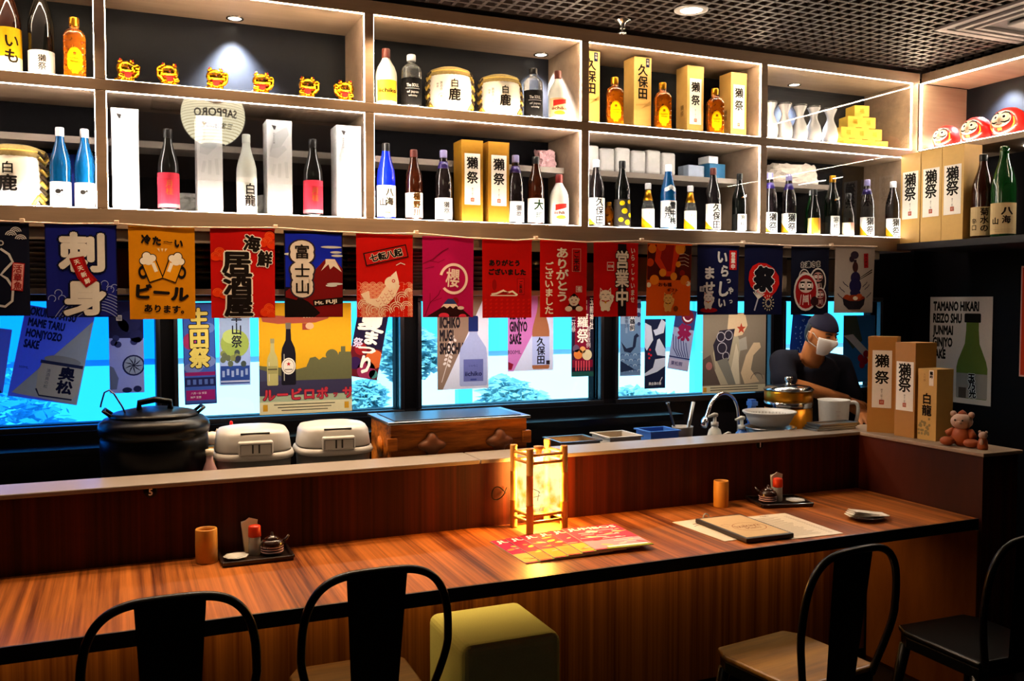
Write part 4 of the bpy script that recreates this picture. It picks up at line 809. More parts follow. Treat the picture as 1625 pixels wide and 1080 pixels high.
def b7(A, w, h):
    dk = '6e0a2c'
    A.line([(-w*.5, h*.66), (-w*.3, h*.72), (-w*.12, h*.82), (.0, h*.86)], .003, dk, 1); A.line([(-w*.36, h*.7), (-w*.2, h*.68), (-w*.08, h*.72)], .002, dk, 1); A.line([(-w*.46, h*.6), (-w*.28, h*.63)], .002, dk, 1)
    A.line([(-w*.46, h*.02), (-w*.36, h*.18), (-w*.2, h*.28), (-w*.16, h*.34)], .003, dk, 1); A.line([(-w*.36, h*.18), (-w*.36, h*.3)], .002, dk, 1); A.line([(-w*.3, h*.2), (-w*.14, h*.24)], .002, dk, 1)
    A.arc(w*.1, h*.48, w*.26, .011, 'f0d8dc', 2, -140, 165, 34); A.text('櫻', w*.08, h*.49, h*.23, 'f0d8dc', 2, -.08, .02, w*.26)
    A.disc(w*.13, h*.2, w*.07, '8c0e20', .6); A.poly([(-w*.45, 0), (-w*.1, h*.14), (w*.2, h*.14), (w*.46, 0)], '2a0c12', 1); A.poly([(-w*.12, h*.16), (-w*.02, h*.23), (w*.08, h*.23), (w*.17, h*.16)], '2a3a7a', 1.3)
    A.poly([(-w*.16, h*.12), (-w*.1, h*.165), (w*.14, h*.165), (w*.2, h*.12), (w*.14, h*.14), (w*.08, h*.11), (w*.02, h*.14), (-w*.04, h*.11), (-w*.1, h*.14)], 'ead9d8', 1.6); A.disc(w*.24, h*.115, w*.07, 'ead0d4', 2, h*.022)
    A.disc(-w*.1, h*.02, w*.1, 'd03050', 2, h*.035); A.disc(w*.28, h*.01, w*.08, 'd03050', 2, h*.03)
def b8(A, w, h):
    A.text('ありがとう', -w*.06, h*.7, h*.075, K, 2, .0, .05, w*.6, ('7a0a0a', .04)); A.text('ございました', -w*.0, h*.585, h*.075, K, 2, .0, .05, w*.74, ('7a0a0a', .04))
    A.line([(-w*.32, h*.3), (-w*.22, h*.31), (-w*.08, h*.35), (.0, h*.32), (w*.1, h*.34), (w*.2, h*.29)], .008, 'e8ddd4', 2); A.line([(-w*.34, h*.285), (w*.18, h*.285)], .004, 'e8ddd4', 2); A.disc(-w*.05, h*.32, w*.08, '7a0a0a', 2.4, h*.012)
    A.disc(-w*.26, h*.42, w*.045, '8a0a0a', 1, h*.07); A.rect(w*.27, h*.4, w*.15, h*.21, '6e0808', 1); A.rect(w*.27, h*.4, w*.13, h*.195, 'bc1010', 1.4); A.vtext('ご来店', w*.27, h*.475, h*.05, K, 2, 0, .03)
    for i in range(9):
        for j in range(5): A.rect(w*(-.44+.11*i), h*(.03+.05*j), w*.05, h*.022, 'c8140e', .4, .5)
def b9(A, w, h):
    A.vtext('ありがとう', -w*.04, h*.91, h*.135, W, 2, 0, .04, w=w*.26, gap=1.06); A.vtext('ございました', -w*.32, h*.72, h*.108, W, 2, 0, .03, w=w*.18, gap=1.06)
    A.rect(w*.27, h*.75, w*.19, h*.3, 'e8b0a0', 1); A.rect(w*.27, h*.75, w*.175, h*.288, 'c01010', 1.4); A.vtext('ご来店', w*.27, h*.87, h*.085, K, 2, 0, .03)
    A.rect(w*.33, h*.37, w*.13, h*.08, W, 1); A.rect(w*.33, h*.37, w*.11, h*.07, 'c01410', 1.4); A.text('福', w*.33, h*.37, h*.06, W, 2, 0, .02)
    A.poly([(w*.02, h*.1), (w*.22, h*.26), (w*.42, h*.1)], '2a1410', 1.2)
    A.disc(w*.22, h*.22, w*.11, 'f0e0d0', 2, h*.075); A.disc(w*.22, h*.29, w*.04, K, 2.4, h*.02); A.arc(w*.22, h*.235, w*.085, .005, K, 2.4, 20, 160)
    for g in (-1, 1): A.disc(w*.22+g*w*.12, h*.11, w*.08, 'f0e0d0', 2, h*.035); A.disc(w*.22+g*w*.045, h*.225, w*.013, K, 2.6); A.disc(w*.22+g*w*.1, h*.23, w*.025, 'f0e0d0', 2)
    A.arc(w*.22, h*.195, w*.03, .003, 'b01410', 2.6, 200, 340); A.rect(w*.22, h*.12, w*.02, h*.06, K, 2.6)
def b10(A, w, h):
    A.rect(w*.13, h*.5, w*.19, h, '17101a', 1); A.vtext('営業中', w*.13, h*.89, h*.235, W, 3, 0, .03, (K, .06), w=w*.3, gap=1.09); A.vtext('いらっしゃいませ', w*.375, h*.94, h*.085, W, 3, 0, .02, w=w*.1, gap=1.12)
    A.rect(-w*.13, h*.68, w*.15, h*.115, W, 1); A.rect(-w*.13, h*.68, w*.13, h*.1, 'c41210', 1.3); A.text('招福', -w*.13, h*.68, h*.04, W, 2, 0, .02)
    cat_face(A, -w*.24, h*.28, w*.17)
def b11(A, w, h):
    A.poly([(-w*.5, h*.5), (-w*.5, h), (w*.5, h), (w*.5, h*.5)], '4a1008', .3)
    A.poly([(-w*.3, h), (w*.3, h), (w*.16, h*.74), (w*.1, h*.55), (-w*.1, h*.55), (-w*.34, h*.76)], 'c8300c', 1); A.poly([(-w*.16, h), (w*.1, h), (w*.04, h*.62), (-w*.06, h*.62), (-w*.22, h*.8)], '8a1408', 1.2)
    for x, y, r, c in ((-.4, .93, .09, 'd8781c'), (-.2, .97, .1, 'c8500c'), (.24, .94, .12, 'dc8a20'), (-.44, .74, .08, 'c8400c'), (.2, .72, .06, 'd8841c'), (-.16, .6, .08, 'e08c24'), (.42, .92, .1, '2a0a08'), (-.34, .5, .1, 'e0801c'), (-.46, .43, .05, 'e8e0d0'), (.36, .5, .1, 'd0701c'), (.44, .45, .05, 'e8e0d0'), (.1, .55, .08, 'e08c24'), (.3, .6, .06, '7a1408')): A.disc(w*x, h*y, w*r, c, 1.6, h*r*.7)
    for i in range(4): A.line([(w*.22, h*(.86-.05*i)), (w*.34, h*(.87-.05*i)), (w*.44, h*(.84-.05*i))], .002, 'd8c8b0', 2)
    A.text('おも福', -w*.1, h*.435, h*.055, '4a1408', 2, 0, .04, w*.3); A.text('ギフト', w*.08, h*.36, h*.05, '4a1408', 2, 0, .04, w*.26); A.text('招き猫', w*.1, h*.315, h*.018, '4a1408', 2)
    cat_face(A, -w*.02, h*.235, w*.14, 'e0b060', '4a2008', '6a2a08'); A.disc(w*.17, h*.1, w*.06, '7a3a0c', 2.6, h*.04)
def b12(A, w, h):
    o = 'c3c3c8'
    for c, x, y, s in (('い', .08, .83, .19), ('ら', .14, .63, .17), ('っ', .24, .5, .1), ('し', .1, .37, .22), ('ゃ', .3, .36, .12), ('い', .07, .17, .14), ('っ', .3, .2, .08)): A.text(c, w*x, h*y, h*s, o, 2, -.1, .05, w*s*1.35)
    for c, y in (('ま', .6), ('せ', .39)): A.text(c, -w*.22, h*y, h*.18, o, 2, 0, .05, w*.26)
    A.rect(w*.35, h*.79, w*.19, h*.28, 'a01418', 1); A.rect(w*.35, h*.79, w*.165, h*.262, 'b8181c', 1.3); A.vtext('営業中', w*.35, h*.905, h*.078, W, 2, 0, .03)
    A.rect(-w*.39, h*.37, w*.11, h*.075, 'b8bcc8', 1); A.text('福', -w*.39, h*.37, h*.05, '14183a', 2)
    A.disc(-w*.23, h*.065, w*.2, '8c1018', 1, h*.035); cat_face(A, -w*.24, h*.245, w*.13, 'c9c9cc', '1a1a26', '9c1018')
def b13(A, w, h):
    A.poly([(w*x, h*y) for x, y in ((-.4, .5), (-.38, .62), (-.3, .7), (-.15, .745), (.05, .74), (.25, .68), (.4, .56), (.42, .44), (.34, .34), (.2, .26), (.08, .2), (-.02, .26), (-.2, .33), (-.34, .4))], 'b8120e', 1)
    A.text('祭', w*.0, h*.51, h*.33, '0e0c14', 3, -.1, .08, w*.5, (W, .035))
    for i in range(8):
        a = math.radians(35+i*13); A.line([(-w*.16, h*.23), (-w*.16+w*.2*math.cos(a), h*.23+h*.12*math.sin(a))], .004, 'd8d0c8', 2)
    A.line([(-w*.16, h*.24), (-w*.25, h*.06)], .007, 'a9a9c0', 2)
    for i in range(14):
        a = 2*math.pi*i/14
        for r0, r1 in ((.06, .1), (.13, .17)): A.line([(w*(.12+r0*math.cos(a)), h*.17+w*r0*math.sin(a)), (w*(.12+r1*math.cos(a)), h*.17+w*r1*math.sin(a))], .004, 'd8c8a8', 2)
def b14(A, w, h):
    A.text('お達さま', w*.0, h*.745, h*.09, '14141c', 2, .06, .05, w*.5, (W, .06))
    def dar(x, y, s, c1, c2, l):
        A.disc(x, y, s*1.1, 'c6bfbc', l, s*1.38); A.disc(x, y, s*.95, c1, l+.3, s*1.22); A.disc(x, y+s*.42, s*.66, c2, l+.5, s*.5)
        for g in (-1, 1): A.disc(x+g*s*.28, y+s*.46, s*.15, W, l+.8); A.disc(x+g*s*.28, y+s*.46, s*.07, K, l+1); A.line([(x+g*s*.1, y+s*.68), (x+g*s*.52, y+s*.66)], s*.13, K, l+1); A.line([(x+g*s*.1, y+s*.18), (x+g*s*.55, y+s*.22)], s*.13, K, l+1)
        for k in (-2, -1, 1, 2): A.line([(x+k*s*.2, y-s*.2), (x+k*s*.26, y-s*.95)], s*.05, 'd8c0b8', l+.8)
        A.text('福', x, y-s*.5, s*.5, c2, l+1.2, 0, .04)
    dar(-w*.16, h*.55, w*.13, '1a1216', 'b89088', 1); dar(w*.2, h*.5, w*.2, '1a1216', 'b0807c', 1.1); dar(w*.26, h*.25, w*.16, '5a1418', 'b0807c', 2.4); dar(-w*.12, h*.34, w*.29, '8c1014', 'c8b0a8', 4)
    A.disc(w*.1, h*.2, w*.1, '2a1014', 6.5)
def b15(A, w, h):
    A.disc(-w*.03, h*.87, w*.1, '2a2030', 1, h*.06); A.disc(-w*.1, h*.81, w*.06, '241a28', 1); A.disc(-w*.01, h*.69, w*.07, '3a1c1c', 1.2, h*.08); A.disc(.0, h*.53, w*.12, '1e1838', 1.4, h*.09); A.disc(.0, h*.41, w*.15, '17143a', 1.5, h*.11); A.disc(.0, h*.3, w*.13, '1c1838', 1.6, h*.06)
    A.line([(-w*.02, h*.8), (-w*.0, h*.6)], w*.07, '2a1c28', 1.1)
    A.rect(w*.27, h*.79, w*.12, h*.22, '8c1218', 1, .06); A.vtext('らーめん', w*.27, h*.885, h*.042, K, 2, .06, .02)
    for d in (0, .025): A.line([(w*.1, h*(.5+d)), (w*.44, h*(.62+d*1.4))], [.0025, .006], '1a1416', 2.2)
    for s, x, y in ((-1, -.3, .34), (-1, -.34, .24), (1, .3, .38), (1, .36, .26), (1, .24, .42), (-1, -.22, .42)): A.line([(w*(x-.05*s), h*(y-.03)), (w*x, h*y), (w*(x+.03*s), h*(y+.01)), (w*(x+.08*s), h*(y+.05))], .004, '2a2038', 1)
    A.disc(-w*.02, h*.22, w*.28, '7a2c14', 2.5, h*.05)
    for x, y, r, c in ((-.2, .24, .07, '8a3014'), (.1, .25, .08, 'a04018'), (0, .22, .06, 'c8c0a8'), (.2, .22, .06, '7a2410')): A.disc(w*x, h*y, w*r, c, 3, h*r*.5)
    A.poly([(-w*.3, h*.22), (-w*.27, h*.12), (-w*.16, h*.05), (w*.12, h*.05), (w*.23, h*.12), (w*.26, h*.22), (w*.1, h*.18), (-w*.14, h*.18)], '17121a', 3.4)
PEN = [(-52, 46, 354, 501, '0e1226', 'black pennant with white line drawing and red tag at the left edge', b1, .003, 0, 0),
 (70, 185, 357, 503, '0c1040', 'deep blue pennant with two huge white characters and a red ribbon', b2, .003, 1, 0), (203, 309, 361, 506, 'd98e0c', 'yellow pennant with two beer mugs', b3, .004, 2, 0),
 (333, 436, 363, 504, 'b80f0c', 'red pennant with black tavern lettering and orange clouds', b4, .003, .5, 0), (450, 544, 368, 503, '1a1420', 'blue and dark red pennant with a snow-capped mountain and white cloud lettering', b5, .002, 2, 0),
 (565, 655, 373, 503, 'bc100c', 'red pennant with a jumping carp over white waves', b6, .003, 3, 0), (670, 752, 377, 503, 'b0105a', 'magenta pink pennant with a ringed character', b7, .004, 1.5, 0),
 (765, 844, 381, 504, 'b40d0b', 'plain red pennant with two short black lines of lettering', b8, .002, 0, 0), (857, 932, 383, 503, 'bc0e0c', 'red pennant with white vertical lettering and a bowing doll', b9, .003, 2, 0),
 (942, 1013, 386, 502, 'c40f0c', 'red pennant with a black stripe and a white cat', b10, .002, 1, 0), (1028, 1098, 388, 501, 'd4560c', 'orange pennant with dark fiery pattern above a seated cat', b11, .005, 2.5, .02),
 (1107, 1173, 390, 499, '0c1038', 'navy pennant with grey flowing script and a red tag', b12, .004, .7, 0), (1182, 1243, 390, 499, '0a0e30', 'navy pennant with a red round fan', b13, .004, 1.8, 0),
 (1256, 1316, 393, 499, '090b1e', 'black-navy pennant with red and white round dolls', b14, .002, .2, 0), (1326, 1389, 392, 496, '9c928e', 'pale grey pennant with noodles lifted from a bowl', b15, .005, 1.1, .015)]
for a in PEN: pennant(*a)
# ------------------------------------------------------------------ posters on the glass
YP = 3.866
def poster(u0, u1, v0, v1, paper, label, art, tilt=0, plane='y', val=YP, name='poster', group=None, transl=.42, curl=0):
    if plane == 'y':
        p = P(u0, (v0+v1)/2, 'y', val); q = P(u1, (v0+v1)/2, 'y', val); w = q.x-p.x; c = (p+q)/2; R = Vector((1, 0, 0)); Nn = Vector((0, -1, 0)); um = (u0+u1)/2
        zt_, zb_ = P(um, v0, 'y', val).z, P(um, v1, 'y', val).z
    else:
        p = P(u0, (v0+v1)/2, 'x', val); q = P(u1, (v0+v1)/2, 'x', val); w = p.y-q.y; c = (p+q)/2; R = Vector((0, -1, 0)); Nn = Vector((-1, 0, 0))
        zt_, zb_ = P(u0, v0, 'x', val).z, P(u0, v1, 'x', val).z
    h = zt_-zb_; c.z = (zt_+zb_)/2; U = Vector((0, 0, 1)); ct, st = math.cos(tilt), math.sin(tilt)
    R2 = R*ct+U*st; U2 = U*ct-R*st
    t = thing(name, label, 'poster', c, 0, group); A = Art(); art(A, w, h); mb = MB(); key = ink(paper, transl).name
    M = flat(-R2*0-U2*h/2, R2, U2, Nn)
    vs = [M(x, y, z) for z in (0, -.0006) for x, y in ((-w/2, 0), (w/2, 0), (w/2, h), (-w/2, h))]
    mb.add(vs, [(0, 1, 2, 3), (7, 6, 5, 4), (0, 4, 5, 1), (1, 5, 6, 2), (2, 6, 7, 3), (3, 7, 4, 0)], key)
    A.into(mb, M, lift=.00025, base=.0004, clip=(-w/2, w/2, 0, h)); mb.build('sheet', t)
    return t
def lines(A, ls, x0, top, h, gap, col, kx=.5):
    """left-aligned condensed capitals"""
    for i, s in enumerate(ls):
        if not s: continue
        b = glyphs(s, 0); wd = (b[3]-b[2])/.72*h*kx
        A.text(s, x0+wd/2, top-h/2-i*gap, h, col, 2, 0, .06, wd)
def bot(A, cx, y0, s, prof, col, l=3):
    """bottle outline from (half width, height) pairs"""
    A.poly([(cx+r*s, y0+h*s) for r, h in prof]+[(cx-r*s, y0+h*s) for r, h in reversed(prof)], col, l)
SAKEP = [(.11, 0), (.125, .02), (.125, .5), (.11, .58), (.06, .75), (.045, .85), (.045, .96)]
def diag(A, w, h, c, x0=-.3, l=.5): A.poly([(-w/2+w*.06, h*.02), (w*.47, h*.02), (w*.47, h*.9), (w*.2, h*.72)][:4], c, l)
def p_oku(A, w, h):
    A.poly([(-w*.46, h*.04), (w*.5, 0), (w*.5, h*.95)], 'a6c2f4', .5)  # bluer ink stands in for window light coming through the sheet
    lines(A, ['OKUNOMATSU', 'MAME TARU', 'HONJYOZO', 'SAKE'], -w*.42, h*.985, h*.085, h*.118, '1b2a5c', .55); A.text('300ML', -w*.36, h*.33, h*.025, '1b2a5c', 2)
    cx, y = w*.17, h*.02
    A.poly([(cx-w*.3, y+h*.1), (cx-w*.24, y+h*.03), (cx+w*.24, y+h*.03), (cx+w*.3, y+h*.1), (cx+w*.32, y+h*.3), (cx+w*.28, y+h*.4), (cx-w*.28, y+h*.4), (cx-w*.32, y+h*.3)], 'b9c6de', 1.5)
    A.disc(cx, y+h*.44, w*.27, '8fa2c8', 1.6, h*.05); A.rect(cx, y+h*.4, w*.62, h*.035, '26346e', 1.8); A.line([(cx-w*.3, y+h*.1), (cx-w*.24, y+h*.03), (cx+w*.24, y+h*.03)], .006, '26346e', 1.8)
    A.vtext('奥松', cx+w*.1, y+h*.375, h*.14, '141c48', 2, 0, .05, w=w*.22); A.vtext('清酒奥の松', cx-w*.17, y+h*.33, h*.04, '4a5a98', 2)
def p_cloth1(A, w, h):
    A.rect(0, h*.8, w, h*.4, '1b1f52', .4)
    for x, y, r, c in ((.1, .78, .34, '23285e'), (-.2, .72, .28, '1a1e4a'), (.3, .62, .2, '23285e'), (-.36, .55, .1, '2c3472'), (-.24, .53, .1, '2c3472'), (-.3, .6, .1, '2c3472'), (.22, .56, .11, '2c3472'), (.34, .58, .09, '2c3472')): A.disc(w*x, h*y, w*r, c, .6)
    A.rect(-w*.2, h*.82, w*.16, h*.06, 'c8d0e0', 1); A.text('福', -w*.2, h*.82, h*.045, '1a1e4a', 2)
    A.disc(w*.2, h*.3, w*.33, '1c2456', 1); A.disc(w*.2, h*.3, w*.28, '7f92c0', 1.2)
    for i in range(9):
        a = 2*math.pi*i/9; A.line([(w*.2, h*.3), (w*(.2+.12*math.cos(a-.15)), h*.3+w*.12*math.sin(a-.15)), (w*(.2+.27*math.cos(a)), h*.3+w*.27*math.sin(a))], [.002, .005, .001], '10163a', 1.5)
    A.poly([(-w*.5, h*.3), (-w*.38, h*.28), (-w*.24, h*.16), (-w*.3, h*.04), (-w*.5, h*.04)], '5a6ca0', 1); A.disc(0, h*.03, w*.14, '1c2456', 1, h*.03); A.disc(w*.3, h*.04, w*.12, '1c2456', 1, h*.035)
def p_ikuta(A, w, h):
    A.rect(0, h*.5, w*.94, h*.97, '3553a8', .3); A.disc(-w*.3, h*.62, w*.2, '8c2a58', .5, h*.08); A.disc(w*.2, h*.42, w*.3, '6a7cb8', .5, h*.06); A.disc(-w*.2, h*.36, w*.3, '5a6aa8', .5, h*.05); A.disc(w*.3, h*.75, w*.2, '5c76c0', .5, h*.05)
    A.vtext('生田祭', 0, h*.94, h*.19, 'c9b860', 2, 0, .05, (K, .05), w=w*.6, gap=1.02)
    A.rect(0, h*.3, w*.94, h*.035, '7a1a5c', 1); A.rect(0, h*.22, w*.94, h*.09, '1a2050', 1)
    for i in range(5): A.rect(w*(-.36+.18*i), h*.22, w*.1, h*.05, '4a62a8', 1.4)
    A.rect(0, h*.09, w*.9, h*.1, '8a1a6a', 1.5); A.text('八月一日 宵宮', -w*.06, h*.11, h*.022, 'e8dce8', 2); A.text('神戸 生田', -w*.16, h*.07, h*.022, 'e8dce8', 2)
def p_mikuruma(A, w, h):
    A.rect(0, h*.74, w*.94, h*.5, '8fa6d0', .3); A.disc(0, h*.47, w*.46, '8ba050', .5, h*.16); A.disc(-w*.1, h*.55, w*.3, 'a9bc70', .6, h*.08)
    A.vtext('御車山祭', w*.06, h*.985, h*.135, '14162a', 2, 0, .02, w=w*.34, gap=1.05); A.vtext('高岡御車山', -w*.32, h*.96, h*.04, '2a3a70', 2)
    for i in range(14): A.disc(w*random.uniform(-.42, .42), h*random.uniform(.22, .38), w*.09, random.choice(('5a6450', '3f4a48', '77804e', '2c3450')), .9+.01*i, h*.035)
    A.rect(0, h*.12, w*.94, h*.2, '24408c', .8)
    for i in range(6): A.rect(w*(-.38+.15*i), h*(.13+.02*(i % 2)), w*.08, h*.07, '8fa4d4', 1)
    A.rect(0, h*.045, w*.94, h*.02, 'a8b8dc', 1.2)
def p_beer(A, w, h):
    g = h*.76
    A.rect(0, h*.6, w, h*.8, 'c9981c', .2)
    A.poly([(-w*.5, h*.26), (-w*.5, h*.44), (-w*.1, h*.4), (0, h*.42), (w*.04, h*.5), (w*.1, h*.51), (w*.14, h*.48), (w*.18, h*.505), (w*.22, h*.5)]+[(w*.28+w*.07*math.cos(math.radians(a)), h*.52+h*.055*math.sin(math.radians(a))) for a in range(180, -1, -20)]+[(w*.36, h*.55), (w*.38, h*.55), (w*.38, h*.6), (w*.43, h*.6), (w*.43, h*.55), (w*.49, h*.55), (w*.5, h*.5), (w*.5, h*.26)], '5b5a3c', .6)
    A.rect(0, h*.235, w, h*.13, '35304a', .8); A.poly([(-w*.5, h*.3), (-w*.5, h*.41), (-w*.12, h*.3)], '3a3c58', .9)
    # aeroplane
    A.poly([(-w*.46, h*.83), (-w*.3, h*.81), (w*.1, h*.82), (w*.24, h*.855), (w*.26, h*.88), (w*.1, h*.895), (-w*.2, h*.88), (-w*.4, h*.89), (-w*.46, h*.93), (-w*.49, h*.92), (-w*.47, h*.86)], '9a4a3a', 1)
    A.poly([(-w*.1, h*.96), (w*.3, h*.965), (w*.3, h*.945), (-w*.1, h*.935)], '8a3c30', 1.1); A.line([(0, h*.94), (-.0, h*.86)], .002, '5a2a20', 1.2); A.line([(w*.14, h*.94), (w*.1, h*.87)], .002, '5a2a20', 1.2); A.disc(w*.04, h*.79, w*.045, 'c8a080', 1.3, h*.03); A.rect(-w*.0, h*.785, w*.08, h*.06, '8a3c30', 1.15)
    for i in range(5): A.rect(w*(-.02+.03*i), h*(.868+.001*i), w*.018, h*.008, 'e0c8a8', 1.4)
    def bt(cx, s, c, c2, lab):
        bot(A, cx, h*.26, h*s, [(.1, 0), (.115, .02), (.115, .5), (.1, .6), (.045, .72), (.035, .96), (.04, .97), (.04, 1)], c, 1.6); bot(A, cx, h*.26+h*s*.9, h*s*.1, [(.42, 0), (.45, 1)], c2, 1.7); A.line([(cx-h*s*.07, h*.3), (cx-h*s*.07, h*.26+h*s*.5)], .003, 'b8b4a4' if c[0] != 'b' else 'e8e4c8', 1.8)
    bt(-w*.36, .42, 'a8a068', '8a8460', 1); A.rect(-w*.36, h*.4, w*.1, h*.07, '8f8a58', 2); A.rect(-w*.36, h*.405, w*.1, h*.012, '4a4634', 2.2)
    bt(-w*.19, .56, '15121c', '6a625c', 1); A.disc(-w*.19, h*.43, w*.075, 'd8d0c4', 2, h*.075); A.arc(-w*.19, h*.43, w*.06, .0018, '6a5a50', 2.3, 0, 360, 20, h*.06); star(A, -w*.19, h*.45, w*.026, 'b01a1c', 2.5); A.rect(-w*.19, h*.40, w*.08, h*.008, '4a4038', 2.4)
    for i, c in enumerate('ルービロポッサ'): A.text(c, w*(-.4+.143*i) if c != 'ッ' else w*(-.4+.143*i), h*(.175 if c != 'ッ' else .165), h*(.105 if c != 'ッ' else .055), 'b8323e', 2, 0, .04, w*(.125 if c != 'ッ' else .06), ('5a1a30', .05))
    A.rect(0, h*.055, w, h*.11, 'd9cfa8', 1)
    for k in range(3): A.rect(-w*.02, h*(.085-.026*k), w*(.66-.08*k), h*.008, '4a4434', 1.5)
    for s in (-1, 1): A.rect(s*w*.44, h*.06, w*.05, h*.06, 'c89428', 1.5)
def star(A, x, y, r, col, l=2): A.poly([(x+(r if i % 2 == 0 else r*.42)*math.sin(math.pi*i/5), y+(r if i % 2 == 0 else r*.42)*math.cos(math.pi*i/5)) for i in range(10)], col, l)
def p_natsu(A, w, h):
    A.rect(0, h*.72, w, h*.56, '1a1230', .2); A.rect(0, h*.22, w, h*.46, '5a1420', .3)
    for x, y, r, c in ((.3, .3, .3, 'c05a2a'), (.1, .12, .3, '8a2a50'), (-.3, .2, .2, '301848'), (.35, .08, .14, '3a7a78'), (-.2, .42, .2, '8a1a20')): A.disc(w*x, h*y, w*r, c, .5)
    A.text('夏', 0, h*.84, h*.28, W, 2, 0, .05, w*.8); A.text('ま', w*.06, h*.6, h*.2, W, 2, 0, .06, w*.52); A.text('つ', w*.0, h*.42, h*.13, W, 2, 0, .06, w*.6); A.text('り', w*.04, h*.2, h*.26, W, 2, 0, .06, w*.45)
    A.text('祭', -w*.32, h*.5, h*.14, 'c9c4e0', 2, 0, .03)
def p_iichi(A, w, h):
    A.poly([(-w*.5, 0), (-w*.5, h), (w*.42, h), (-w*.36, 0)][:3]+[(w*.42, h), (-w*.1, h*.3), (-w*.4, 0)], '7f6a60', .4); A.poly([(-w*.4, 0), (w*.5, 0), (w*.5, h), (w*.42, h)], 'c4cbe8', .5)
    lines(A, ['IICHIKO', 'MUGI', 'SHOCHU'], -w*.45, h*.78, h*.115, h*.14, '17131c', .40)
    for i in range(7): A.disc(-w*.36+w*.02*i, h*(.28+.045*i), w*.035, 'c9c0c4', 1, h*.014, rot=.6); A.disc(-w*.28+w*.02*i, h*(.26+.045*i), w*.035, 'c9c0c4', 1, h*.014, rot=2.3)
    A.line([(-w*.42, h*.08), (-w*.3, h*.3), (-w*.18, h*.58)], .003, 'c9c0c4', 1)
    bot(A, w*.2, h*.03, h*.74, [(.2, 0), (.215, .02), (.215, .47), (.2, .56), (.09, .72), (.065, .76), (.065, .82)], '93a0d4', 2.5); bot(A, w*.2, h*.62, h*.17, [(.3, 0), (.33, .05), (.33, .9), (.28, 1)], '16225e', 3)
    A.rect(w*.2, h*.2, w*.39, h*.24, '5a62a4', 3); A.text('iichiko', w*.2, h*.165, h*.05, '171a4a', 4, 0, .03, w*.33); A.text('いいちこ', w*.2, h*.25, h*.025, '171a4a', 4); A.rect(w*.2, h*.1, w*.12, h*.02, '3a4288', 4)
def p_senjyu(A, w, h):
    A.poly([(-w*.5, 0), (-w*.5, h), (w*.5, h), (w*.4, h*.86), (-w*.38, 0)], 'b06ab4', .4); A.poly([(-w*.38, 0), (w*.5, 0), (w*.5, h), (w*.4, h*.86)], 'b9c6ee', .5)
    lines(A, ['KUBOTA', 'SENJYU', 'GINJYO', 'SAKE'], -w*.46, h*.93, h*.12, h*.155, '1f1526', .42); A.text('300ML', -w*.36, h*.24, h*.05, '2c1c34', 2)
    A.poly([(-w*.5, h*.02), (-w*.5, h*.12), (-w*.38, h*.09), (-w*.42, h*.02)], '7a1430', 1)
    bot(A, w*.22, h*.02, h*.96, SAKEP, '8f5d44', 2.5); A.rect(w*.22, h*.25, h*.24, h*.36, '9fb0ea', 3); A.vtext('久保田', w*.22, h*.42, h*.11, '14142c', 4, 0, .03, gap=1.04); A.rect(w*.38, h*.1, w*.08, h*.05, '241c2c', 4)
def p_yabu(A, w, h):
    A.rect(0, h*.55, w*.92, h*.88, '6e0e2c', .3); A.rect(w*.4, h*.6, w*.18, h*.8, '17182c', .6); A.rect(-w*.42, h*.6, w*.14, h*.8, '2a1a34', .6)
    A.vtext('蘿祭', 0, h*.76, h*.17, W, 2, 0, .02, w=w*.5); A.text('沼', 0, h*.86, h*.12, W, 2, 0, .02); A.vtext('玉前神社', w*.4, h*.95, h*.09, W, 2, 0, .02, w=w*.16); A.vtext('上総十二社祭', -w*.42, h*.92, h*.06, 'd8d0d8', 2); A.vtext('長月吉例', w*.26, h*.6, h*.06, 'd8d0d8', 2)
    for x, y, r, c in ((-.2, .27, .2, 'c8763a'), (.2, .26, .22, 'c9c0a0'), (0, .32, .14, 'd09a60'), (-.3, .34, .15, '5a4a6a')): A.disc(w*x, h*y, w*r, c, 1)
    for i in range(6): A.rect(w*(-.3+.12*i), h*.13, w*.05, h*.12, 'c4485a', 1)
    A.rect(0, h*.03, w, h*.06, '1a4a48', 1)
def p_ukai(A, w, h):
    A.rect(0, h*.35, w*.94, h*.66, '5a7ca8', .3); A.rect(0, h*.84, w*.94, h*.3, '8fa8cc', .2); A.rect(w*.08, h*.8, w*.24, h*.42, 'dfe4ea', .8); A.vtext('長良川鵜飼', w*.08, h*.99, h*.075, '14182c', 2, 0, .03); A.rect(-w*.2, h*.76, w*.1, h*.4, '7a94bc', .8); A.vtext('岐阜市風物詩', -w*.2, h*.95, h*.05, '1a2448', 2)
    for x, y, r in ((.4, .92, .12), (.38, .8, .1), (-.4, .95, .1), (.4, .68, .08)): A.disc(w*x, h*y, w*r, '2a3a64', 1)
    A.poly([(-w*.45, h*.45), (-w*.2, h*.36), (w*.1, h*.38), (w*.16, h*.52), (w*.3, h*.56), (w*.42, h*.52), (w*.3, h*.5), (w*.24, h*.38), (0, h*.3), (-w*.3, h*.32)], '1a2440', 1.2)
    for i in range(5):
        for j in range(4): A.arc(w*(-.38+.2*i), h*(.05+.07*j), w*.09, .0025, '1c3870' if (i+j) % 2 else 'a9c0dc', 1, 0, 180)
    A.poly([(-w*.47, h*.2), (0, h*.12), (w*.2, h*.08), (-w*.47, h*.05)], '1a2848', 1.4)
